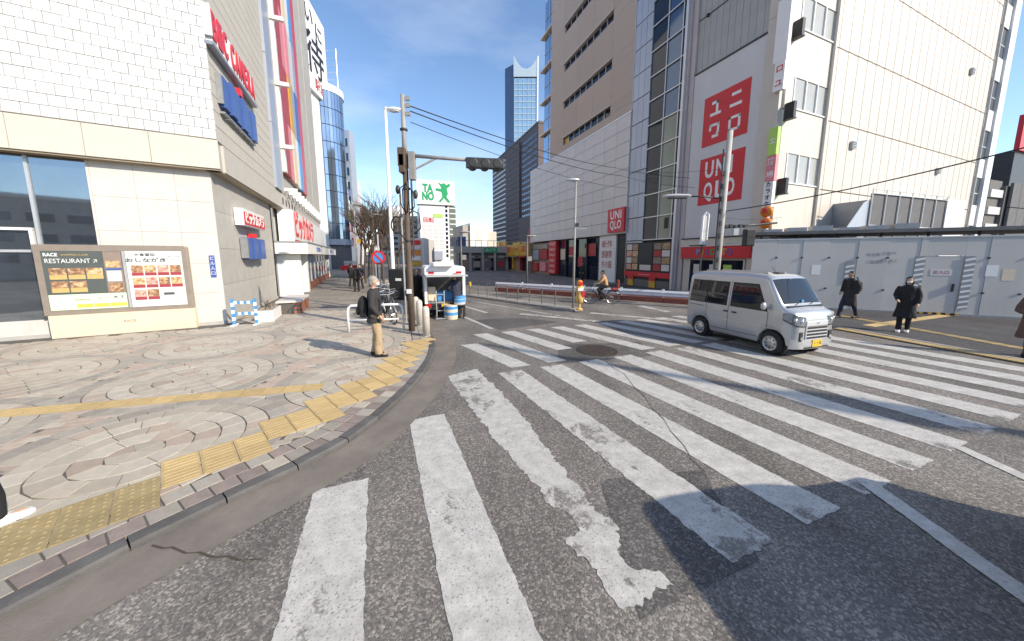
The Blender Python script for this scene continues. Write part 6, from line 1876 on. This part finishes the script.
        for wx in WX:
            w = empty('wheel', (wx, s * .645, .275), 0)
            w.parent = v
            prof = [(.17, -.075), (.235, -.085), (.268, -.065), (.275, -.03), (.275, .03), (.268, .065), (.235, .085), (.17, .075)]
            MB().lathe(prof, 30, axis='y').build('tyre', 'tyre', w, smooth=True)
            r = MB(); r.lathe([(.175, -.05), (.175, .05)], 26, axis='y'); r.lathe([(.18, s * .055), (.176, s * .092), (.155, s * .080), (.07, s * .088), (.055, s * .100), (0, s * .102)], 26, axis='y')
            ro = r.build('rim', 'rim_silver', w, auto=35)
            hh = MB()
            for k in range(8):
                a = k * math.pi / 4; hh.ell((.115 * math.cos(a), s * .084, .115 * math.sin(a)), (.020, .006, .020), 8, 4)
            hh.build('rim_slot', 'black_plastic', w)
            MB().lathe([(.325, -.09 * s), (.325, .02 * s)], 26, axis='y', c=(wx, s * .60, .275)).build('arch_liner', 'black_plastic', v)
    # windscreen: follows the sloping front
    vs, fs = [], []
    N = 10; prof = [(.925, 1.75), (1.01, 1.615), (1.10, 1.472), (1.19, 1.329), (1.265, 1.21)]
    for x, z in prof:
        hw_ = v_half(x, z) * .90
        for i in range(N + 1):
            y = -hw_ + 2 * hw_ * i / N; bulge = .014 - .02 * (abs(y) / hw_) ** 4
            vs.append((x + bulge + .004, y, z + bulge + .004))
    for j in range(len(prof) - 1):
        for i in range(N): q = j * (N + 1) + i; fs.append((q, q + 1, q + N + 2, q + N + 1))
    MB().add(vs, fs).build('windscreen', 'van_glass', v, smooth=True)
    MB().box(1.26, 1.36, -.60, .60, 1.135, 1.165).build('cowl', 'black_plastic', v)
    for y0 in (-.28, .22): MB().tube([(1.30, y0, 1.185), (1.235, y0 + .42, 1.285)], .009, 5).build('wiper', 'black_plastic', v)
    for y0 in (-.3, .3): MB().box(-1.3, .6, y0 - .02, y0 + .02, 1.87, 1.905).build('roof_rib', 'van_silver', v, bevel=.01)
    MB().box(1.268, 1.285, -.06, .02, 1.225, 1.29).build('inspection_sticker', 'sky_blue_sign', v)
    MB().ell((.945, 0, 1.735), (.012, .11, .035), 10, 6).build('inner_mirror', 'black_plastic', v, smooth=True)
    # nose
    n_ = MB(); n_.box(1.56, 1.648, -.37, .37, .42, .86); nose = n_.build('grille', 'van_white', v, bevel=.02)
    for z in (.455, .53, .605, .68): MB().box(1.640, 1.654, -.34, .34, z, z + .048).build('grille_slot', 'black_plastic', v)
    MB().box(1.63, 1.653, -.34, .34, .737, .752).build('grille_bar', 'chrome', v)
    mb = MB(); mb.ell((1.650, 0, .81), (.006, .05, .028), 14, 6); mb.build('badge', 'chrome', v, smooth=True)
    b = MB(); b.loft([[(x, y, z) for x, y, z in ((1.50, yy, .22), (xx, yy, .23), (xx + .012, yy, .34), (xx, yy, .44), (1.50, yy, .45))] for yy, xx in ((-.70, 1.52), (-.62, 1.60), (-.4, 1.655), (0, 1.665), (.4, 1.655), (.62, 1.60), (.70, 1.52))]); b.build('bumper', 'van_silver', v, auto=40)
    MB().box(1.655, 1.672, -.40, .40, .245, .275).build('lower_grille', 'black_plastic', v)
    p = MB(); p.box(1.668, 1.682, -.165, .165, .27, .43); p.build('number_plate', 'plate_yellow', v)
    MB().tube([(.35, .35, 1.87), (.20, .35, 2.0)], .006, 5).build('aerial', 'black_plastic', v)
    MB().box(.55, .70, -.1, .1, 1.86, 1.90).build('roof_sensor', 'black_plastic', v, bevel=.01)
    piece('lettering', text_mesh('12-34' if False else '・・12', .09, 'black_plastic', .002, .001), v, (1.684, 0, .35), (R(90), 0, R(90)))
    return v
van = make_van('minivan', 'silver white boxy minivan with yellow number plate driving over the crosswalk')
# place by its wheels: left front tyre, heading
FLW = G(763, 354)
hd = Vector((.31, -.951, 0)).normalized(); ang = math.atan2(hd.y, hd.x)
rt = Vector((hd.y, -hd.x, 0))                       # van's right hand side
# image-left side of the van is its right flank (it drives towards us)
vloc = G(771, 354) - hd * (WX[1] * .92) - rt * .63
van.location = (vloc.x, vloc.y, 0); van.rotation_euler = (0, 0, ang); van.scale = (.92, .98, 1.0)
# car waiting beside the camera, outside the frame: its shadow lies on the crossing
van2 = copy_tree(van)
van2['label'] = 'silver white boxy minivan waiting beside the lane line behind the crosswalk'
van2.location = (4.75, .35, 0); van2.rotation_euler = (0, 0, R(101)); van2.scale = (1.15, 1.2, 1.05)

# kei truck being unloaded
tr = empty('delivery_truck', G(446, 317.5), 0, 'small white delivery truck with its rear cargo box open by the kerb', 'truck')
tdir = vp_dir(405); tr.rotation_euler.z = math.atan2(tdir.y, tdir.x)
bx(tr, 'chassis', 'black_plastic', .0, 3.2, -.55, .55, .35, .55)
bx(tr, 'cargo_floor', 'grey_metal', 0, 2.1, -.70, .70, .55, .62)
for s in (-1, 1): bx(tr, 'side_wall', 'white_paint', 0.02, 2.1, s * .70 - .02, s * .70 + .02, .62, 1.55); bx(tr, 'rear_post', 'white_gloss', -.03, .05, s * .70 - .05, s * .70 + .05, .55, 1.62)
MB().prism([(-.74, 1.60), (.74, 1.60), (.74, 1.86), (.66, 1.92), (-.66, 1.92), (-.74, 1.86)], -.1, 2.15, 'x').build('roof_box', 'white_gloss', tr, bevel=.02)
MB().box(-.75, -.02, -.72, .72, 1.58, 1.63).build('raised_tailgate', 'light_metal', tr)
MB().box(-.4, 1.3, -.3, .45, 1.92, 2.06).build('roof_load', 'white_paint', tr, bevel=.05)
bx(tr, 'bulkhead', 'white_paint', 2.05, 2.1, -.68, .68, .62, 1.6)
MB().prism([(2.15, .35), (3.25, .35), (3.3, .9), (3.0, 1.0), (2.7, 1.75), (2.15, 1.8)], -.70, .70, 'y').build('cab', 'white_gloss', tr, bevel=.04)
for s in (-1, 1):
    bx(tr, 'tail_light', 'tail_red', -.06, -.02, s * .62 - .1, s * .62 + .1, .42, .54); bx(tr, 'marker_light', 'tail_red', -.12, -.1, s * .5 - .1, s * .5 + .1, 1.66, 1.74)
    for wx in (.55, 2.5): MB().lathe([(.12, -.07), (.26, -.08), (.275, 0), (.26, .08), (.12, .07)], 20, axis='y', c=(wx, s * .58, .275)).build('wheel', 'tyre', tr)
bx(tr, 'rear_bumper', 'dark_metal', -.08, -.02, -.7, .7, .34, .42); bx(tr, 'number_plate', 'plate_yellow', -.1, -.08, -.16, .16, .43, .55); bx(tr, 'mudflap', 'rubber', .15, .17, .4, .72, .1, .4)
def on_truck(name, m, x0, x1, y0, y1, z0, z1, lab, cat, grp=None):
    o = MB().box(x0, x1, y0, y1, 0, z1 - z0).build(name, m, None, bevel=.012)
    c = Matrix.Rotation(tr.rotation_euler.z, 4, 'Z') @ Vector((0, 0, z0)); o.location = Vector(tr.location) + c; o.rotation_euler.z = tr.rotation_euler.z
    return tag(o, lab, cat, grp)
on_truck('cardboard_box', 'tan_board', .12, .5, .34, .62, .625, 1.15, 'tall cardboard box at the left of the open cargo box', 'box')
on_truck('crate', 'sky_blue_sign', .12, .7, -.28, .28, .625, .98, 'blue plastic crate in the middle of the open cargo box', 'crate')
on_truck('cardboard_box', 'tan_board', .12, .5, -.64, -.36, .625, 1.0, 'short cardboard box at the right of the open cargo box', 'box')
# hand trolley with keg shaped bins
tp = G(449, 318.5)
ty = empty('hand_trolley', (tp.x - .28, tp.y - .1, 0), .2, 'upright steel hand trolley standing behind the truck', 'trolley')
for x in (-.14, .14): MB().tube([(x, 0, .08), (x, .03, 1.05)], .016, 6).build('upright', 'light_metal', ty); MB().lathe([(.02, -.02), (.08, -.025), (.08, .025), (.02, .02)], 12, axis='x', c=(x * 1.3, .06, .08)).build('wheel', 'tyre', ty)
for z in (.3, .6, .9): bx(ty, 'rung', 'light_metal', -.14, .14, -.01, .02, z, z + .025)
bx(ty, 'toe_plate', 'light_metal', -.18, .18, -.22, 0, .03, .05)
for i, (dx, dy, z0, r, h, lab) in enumerate(((.10, -.05, 0, .24, .52, 'pale drum with blue bands standing on the road behind the truck'), (.38, .12, .52, .22, .30, 'low blue banded tub on the stand beside the worker'))):
    d = empty('drum', (tp.x + dx, tp.y + dy, z0), 0, lab, 'drum')
    MB().lathe([(r * .94, 0), (r, .04), (r, h - .04), (r * .94, h), (0, h)], 20).build('shell', 'tan_board' if i == 0 else 'pale_cladding', d, auto=40)
    for z in (.3, .72): MB().lathe([(r * 1.01, h * z), (r * 1.02, h * z + .02), (r * 1.02, h * z + .09), (r * 1.01, h * z + .11)], 20).build('blue_band', 'sky_blue_sign', d)
d = empty('drum_stand', (tp.x + .38, tp.y + .12, 0), 0, 'dark low stand under the blue banded tub', 'stand')
bx(d, 'top', 'dark_metal', -.2, .2, -.2, .2, .48, .517)
for a in (-.17, .17):
    for b in (-.17, .17): bx(d, 'leg', 'dark_metal', a - .02, a + .02, b - .02, b + .02, 0, .48)

# ============================================================ people
mat('skin', (0.50, 0.31, 0.22), .55, var=.06, scale=12); mat('hair_black', (0.015, 0.013, 0.012), .55, var=.2, scale=30); mat('hair_grey', (0.30, 0.28, 0.26), .6, var=.25, scale=40)
mat('cloth_black', (0.018, 0.018, 0.020), .85, var=.2, scale=8, bump=.25, bscale=14); mat('cloth_charcoal', (0.040, 0.037, 0.038), .85, var=.2, scale=8, bump=.25, bscale=14)
mat('cloth_beige', (0.42, 0.31, 0.19), .85, var=.1, scale=8, bump=.3, bscale=12); mat('cloth_white', (0.75, 0.75, 0.74), .8, var=.05); mat('cloth_navy', (0.03, 0.035, 0.06), .85, var=.15, scale=8, bump=.2, bscale=14)
mat('cloth_tan', (0.45, 0.28, 0.14), .85, var=.12, bump=.2, bscale=14); mat('cloth_brown', (0.11, 0.07, 0.055), .85, var=.15, bump=.2, bscale=14); mat('shoe_black', (0.02, 0.018, 0.017), .45, var=.1); mat('eye_dark', (0.015, 0.012, 0.01), .3, var=0)
mat('cloth_red', (0.35, 0.06, 0.05), .85, var=.12)
def fuse(mb, name, m, parent, voxel=.012, smooth_it=4):
    """overlapping lofts become one continuous skin"""
    me = mb.mesh('tmp'); o = bpy.data.objects.new('tmp', me)
    r = o.modifiers.new('r', 'REMESH'); r.mode = 'VOXEL'; r.voxel_size = voxel; r.use_smooth_shade = True
    s = o.modifiers.new('s', 'SMOOTH'); s.iterations = smooth_it; s.factor = .5
    me2 = evaluated_mesh(o)
    bpy.data.objects.remove(o); bpy.data.meshes.remove(me)
    me2.materials.clear(); me2.materials.append(MATS[m]); me2.name = name
    if name in ('coat', 'jacket', 'trousers', 'bag'):                 # creases and folds
        nr = [v.normal.copy() for v in me2.vertices]; co = []
        for v, n_v in zip(me2.vertices, nr):
            c = v.co; f_ = noise.noise(Vector((c.x * 11, c.y * 11, c.z * 6 + 3))) * .012 + noise.noise(Vector((c.x * 25, c.y * 25, c.z * 9))) * .005
            co += list(c + n_v * f_)
        me2.vertices.foreach_set('co', co)
    me2.polygons.foreach_set('use_smooth', [True] * len(me2.polygons))
    ob = bpy.data.objects.new(name, me2); link(ob, parent)
    return ob
def oval(cx, cy, z, rx, ry, n=16): return [(cx + rx * math.cos(2 * math.pi * k / n), cy + ry * math.sin(2 * math.pi * k / n), z) for k in range(n)]
def person(label, loc, rz, h, top, top_m, leg_m, shoe_m, hair_m, arms=None, stride=0.0, group=None, mask=False, long_hair=False, lean=0.0, hat=None, cuff=True, seat=None, feet=None):
    """forward is +y; arms: elbow and wrist for the right (+x) and left arm"""
    P_ = empty('person', loc, rz, label, 'person', group)
    k = h / 1.70
    arms = arms or (((.255, -.03, 1.12), (.25, .08, .88)), ((-.255, -.03, 1.12), (-.25, .08, .88)))
    hipz = .90 if seat is None else seat
    legs = []
    for s in (1, -1):
        if feet: kn, an = Vector(feet[0 if s > 0 else 1][0]), Vector(feet[0 if s > 0 else 1][1])
        else:
            f = stride * s
            an = Vector((s * .085, f, .085 if f >= 0 else .10)); kn = Vector((s * .09, f * .5 + .035 + abs(f) * .05, .48))
        legs.append((Vector((s * .085, 0, hipz)), kn, an))
    body = MB()
    def T(x, y, z):                                       # lean of the upper body
        d = z - hipz; return (x, y + d * math.sin(lean), hipz + d * math.cos(lean)) if z > hipz else (x, y, z)
    dz = hipz - .90
    def ring(z, rx, ry, cy=0): return [T(*p) for p in oval(0, cy, z + dz, rx, ry)]
    body.loft([ring(.84, .13, .09), ring(.95, .155, .105), ring(1.08, .135, .095), ring(1.25, .16, .11), ring(1.36, .17, .10), ring(1.42, .11, .075), ring(1.46, .055, .055)])
    body.tube([T(0, -.005, 1.42 + dz), T(0, .01, 1.54 + dz)], .052, 10)
    hc = Vector(T(0, .02, 1.595 + dz))
    body.ell(hc, (.074, .092, .108), 16, 12); body.ell(hc + Vector((0, .018, -.055)), (.056, .066, .06), 12, 8)
    body.ell(hc + Vector((0, .098, -.012)), (.013, .018, .022), 8, 6)
    for s in (1, -1): body.ell(hc + Vector((s * .076, -.005, -.005)), (.012, .022, .03), 8, 6)
    top_mb, low = MB(), MB()
    for i, s in enumerate((1, -1)):
        hp_, kn, an = legs[i]
        body.tube([hp_, hp_.lerp(kn, .5), kn, kn.lerp(an, .4), an], [.085, .072, .052, .052, .036], 10)
        body.ell(an + Vector((0, .06, -.045)), (.04, .115, .035), 10, 6)
        lw = [.108, .098, .083, .080, .078] if leg_m == 'cloth_beige' else [.102, .088, .068, .066, .060]
        low.tube([hp_ + Vector((0, 0, .03)), hp_.lerp(kn, .5), kn, kn.lerp(an, .45), an + Vector((0, 0, -.02))], lw, 12)
        sh = Vector(T(s * .175, -.005, 1.385 + dz)); el = Vector(T(*Vector(arms[i][0]))) + Vector((0, 0, dz)); wr = Vector(T(*Vector(arms[i][1]))) + Vector((0, 0, dz))
        body.tube([sh, sh.lerp(el, .5), el, el.lerp(wr, .4), wr], [.052, .045, .038, .036, .026], 10)
        fd = (wr - el).normalized(); side_ = fd.cross(Vector((0, 1, 0))); side_ = side_.normalized() if side_.length > .1 else Vector((1, 0, 0)); pn = side_.cross(fd)
        palm = wr + fd * .05
        body.tube([wr, wr + fd * .03, palm + fd * .035], [(.022, .028), (.02, .038), (.016, .04)], 10)
        for q in range(4):
            b0 = palm + fd * .03 + pn * (.029 - .019 * q); ln = (.062, .072, .068, .052)[q]
            body.tube([b0, b0 + fd * ln * .5 + side_ * .004 * -s, b0 + fd * ln * .85 - side_ * s * .018], [.0095, .009, .0075], 7)
        b0 = wr + fd * .025 + pn * .030; body.tube([b0, b0 + fd * .03 + pn * .022, b0 + fd * .06 + pn * .024], [.011, .010, .008], 7)
        sl = el.lerp(wr, .96)
        top_mb.tube([sh + Vector((-s * .03, 0, .005)), sh.lerp(el, .5), el, el.lerp(sl, .5), sl], [.080, .070, .062, .056, .050], 12)
    hem = {'jacket': .80, 'coat': .46, 'parka': .74}[top] 
    rr_ = [ring(1.47, .062, .06), ring(1.43, .12, .085), ring(1.37, .195, .122), ring(1.25, .19, .135), ring(1.08, .178, .13), ring(.95, .185, .135)]
    if seat is None:
        if hem < .9: rr_.append([(p[0], p[1], p[2]) for p in oval(0, 0, (hem + .95) / 2, .192 + (.02 if top == 'coat' else 0), .142)])
        rr_.append(oval(0, 0, hem, .215 + (.03 if top == 'coat' else 0), .175 + (.01 if top == 'coat' else 0)))
    top_mb.loft(rr_)
    low.loft([oval(0, 0, hipz - .09, .165, .115), oval(0, 0, hipz + .03, .17, .12), oval(0, 0, hipz + .12, .155, .11)])
    body_o = fuse(body, 'body', 'skin', P_, .012, 2)
    fuse(top_mb, 'jacket' if top != 'coat' else 'coat', top_m, P_, .018, 4)
    fuse(low, 'trousers', leg_m, P_, .018, 3)
    for hp_, kn, an in legs:
        s = MB(); s.loft([[(an.x + dx * w, an.y + y, an.z - .085 + (zt_ if dz_ else 0)) for dx, dz_ in ((-1, 0), (1, 0), (1, 1), (.55, 1.0), (-.55, 1), (-1, 1))] for y, w, zt_ in ((-.085, .03, .07), (-.06, .042, .095), (.03, .046, .085), (.10, .05, .06), (.155, .046, .05), (.185, .03, .035))])
        s.build('shoe', shoe_m, P_, bevel=.012)
    hb = MB()
    if hat: hb.ell(hc + Vector((0, -.012, .045)), (.086, .104, .085), 16, 10); hb.lathe([(.088, .0), (.11, -.01)], 16, c=tuple(hc + Vector((0, 0, .02))))
    else:
        hb.ell(hc + Vector((0, -.02, .036)), (.083, .097, .090), 16, 10); hb.ell(hc + Vector((0, -.045, -.02)), (.078, .066, .085), 14, 8)
        if long_hair:
            for s in (-1, 1): hb.ell(hc + Vector((s * .062, -.01, -.05)), (.028, .05, .11), 10, 8)
    fuse(hb, 'hair' if not hat else 'cap', hat or hair_m, P_, .010, 2)
    for s in (1, -1): MB().ell(hc + Vector((s * .031, .081, .012)), (.011, .008, .006), 8, 6).build('eye', 'eye_dark', P_, smooth=True)
    if mask: MB().ell(hc + Vector((0, .062, -.045)), (.058, .046, .045), 14, 8).build('mask', 'cloth_white', P_, smooth=True)
    else: MB().ell(hc + Vector((0, .082, -.058)), (.022, .006, .006), 8, 5).build('mouth', 'cloth_red', P_, smooth=True)
    P_.scale = (k, k, k)
    return P_
def backpack(label, per, dy=-.24, z=1.0, w=.17, hgt=.22, m='cloth_black'):
    """worn on the back: a thing of its own"""
    M = Matrix.Translation(per.location) @ Matrix.Rotation(per.rotation_euler.z, 4, 'Z') @ Matrix.Scale(per.scale[0], 4)
    b = empty('backpack', M @ Vector((0, dy, z)), per.rotation_euler.z, label, 'bag')
    mb = MB(); mb.ell((0, 0, .02), (w, .115, hgt), 16, 10); mb.box(-w * .85, w * .85, -.06, .09, -hgt * .85, hgt * .7)
    fuse(mb, 'bag', m, b, .014, 5)
    MB().ell((0, -.10, -.07), (w * .7, .05, hgt * .42), 12, 8).build('front_pocket', m, b, smooth=True)
    for s in (-1, 1): MB().tube([(s * .10, .08, hgt * .7), (s * .125, .15, .34), (s * .13, .30, .30), (s * .13, .385, .12), (s * .135, .36, -.06), (s * .12, .10, -.14)], [(.006, .02)] * 6, 6).build('strap', m, b)
    return b
def facing(dx, dy): return math.atan2(dy, dx) - math.pi / 2
m1 = person('grey haired man in dark jacket and beige trousers with white mask standing on the paving', G(377, 356, SW_Z), facing(.97, .25), 1.80, 'parka', 'cloth_charcoal', 'cloth_beige', 'shoe_black', 'hair_grey', arms=(((.25, -.02, 1.12), (.235, .13, .90)), ((-.25, -.04, 1.12), (-.235, .08, .88))), mask=True, stride=.05)
backpack('black backpack hanging low on the back of the grey haired man', m1, -.215, 1.06, .17, .24)
m2 = person('woman in long black coat and white shoes standing before the hoarding door', G(902, 332, .03), facing(-.75, -.55), 1.66, 'coat', 'cloth_black', 'cloth_black', 'cloth_white', 'hair_black', arms=(((.235, .02, 1.12), (.17, .20, 1.0)), ((-.235, -.02, 1.12), (-.225, .08, .90))), mask=True, long_hair=True, stride=.04)
sbg = empty('shoulder_bag', Vector(m2.location) + Vector((.24, .06, .98)), m2.rotation_euler.z, 'brown shoulder bag at the hip of the woman in black', 'bag')
MB().box(-.13, .13, -.05, .05, -.12, .10).build('bag', 'cloth_brown', sbg, bevel=.03); MB().tube([(-.12, 0, .08), (-.10, .02, .42), (.0, .0, .50), (.10, -.02, .4), (.12, 0, .08)], .014, 6).build('strap', 'cloth_brown', sbg)
m3 = person('walking man in dark grey coat striding left past the hoarding', G(847, 318, .03), facing(-.98, -.1), 1.72, 'coat', 'cloth_charcoal', 'cloth_navy', 'shoe_black', 'hair_black', stride=.27, lean=.06, arms=(((.22, .02, 1.13), (.20, .14, .95)), ((-.22, -.08, 1.13), (-.20, -.02, .90))))
backpack('round black backpack on the walking man in the grey coat', m3, -.20, 1.16, .19, .21)
m4 = person('person in dark brown coat stepping in at the right edge of the pavement', G(1027, 357, .03), facing(-.4, -.9), 1.62, 'coat', 'cloth_brown', 'cloth_brown', 'shoe_black', 'hair_black', stride=.10, arms=(((.30, .02, 1.10), (.22, .16, 1.06)), ((-.28, -.02, 1.12), (-.25, .1, .9))))
wk = person('delivery worker in dark cap and navy clothes behind the truck', G(457.5, 318), facing(-.7, .7), 1.66, 'jacket', 'cloth_navy', 'cloth_black', 'shoe_black', 'hair_black', hat='cloth_red', lean=.2, arms=(((.26, .12, 1.15), (.16, .34, 1.05)), ((-.26, .12, 1.15), (-.16, .34, 1.05))))
person('walker in black passing behind the utility pole', G(419.5, 309, SW_Z), 2.9, 1.7, 'coat', 'cloth_black', 'cloth_black', 'shoe_black', 'hair_black', stride=.15)
# person just outside the left edge: only the shoe and the shadow enter the picture
lf = person('person in dark clothes and white shoes at the left edge of the paving', G(-30, 535, SW_Z) + Vector((-.02, .0, 0)), facing(.3, .95), 1.70, 'coat', 'cloth_black', 'cloth_black', 'cloth_white', 'hair_black', stride=.12)
lf2 = person('second person in a dark coat waiting left of the paving by the menu board', G(-26, 392, SW_Z), facing(.9, -.2), 1.66, 'coat', 'cloth_charcoal', 'cloth_black', 'shoe_black', 'hair_black')
# people far along the pavement
for i, (x, y, c, lab) in enumerate(((357, 291.5, 'cloth_black', 'distant walker in black on the far left pavement'), (361, 289, 'cloth_navy', 'distant walker in navy on the far left pavement'), (352, 286.5, 'cloth_charcoal', 'distant walker in charcoal by the red lettered shop'))):
    person(lab, G(x, y, SW_Z), (0.2, 3.0, -.3, 2.8)[i], 1.68, 'jacket', c, 'cloth_black', 'shoe_black', 'hair_black', stride=.12, group='distant walkers on the left pavement')
sp_ = A.at(5.2, 1.2, 0); person('person in black standing at the white poster wall of the clothing store', A.at(3.2, 2.6, .03), facing(-.9, -.3), 1.70, 'coat', 'cloth_black', 'cloth_black', 'shoe_black', 'hair_black')
# cyclist before the barrier
cyb = bicycle('bicycle', 'bicycle ridden along the barrier by a rider in a tan jacket', None, 'bike_paint')
CP = G(601, 304); cyb.location = CP; cyb.rotation_euler = (0, 0, R(172))
cyb.scale = (1, 1, 1)
rider = person('cyclist in tan jacket and dark trousers riding before the barrier', CP, R(172) - math.pi / 2, 1.62, 'jacket', 'cloth_tan', 'cloth_black', 'shoe_black', 'hair_black', lean=.25, seat=.92,
               feet=(((.10, .34, .66), (.10, .18, .30)), ((-.10, .40, .78), (-.10, .08, .48))), arms=(((.26, .20, 1.16), (.23, .42, 1.02)), ((-.26, .20, 1.16), (-.23, .42, 1.02))))
rider.location = CP + Matrix.Rotation(R(172), 3, 'Z') @ Vector((-.20, 0, .0))
ch = empty('child_seat', CP + Matrix.Rotation(R(172), 3, 'Z') @ Vector((-.60, 0, .68)), R(172), 'red padded child seat on the rear carrier of the ridden bicycle', 'seat')
MB().box(-.16, .14, -.15, .15, 0, .12).build('seat', 'cloth_red', ch, bevel=.03); MB().box(-.20, -.12, -.15, .15, .1, .50).build('backrest', 'cloth_red', ch, bevel=.03); bx(ch, 'carrier', 'dark_metal', -.2, .3, -.06, .06, -.04, 0)

bpy.data.scenes.remove(BENCH)
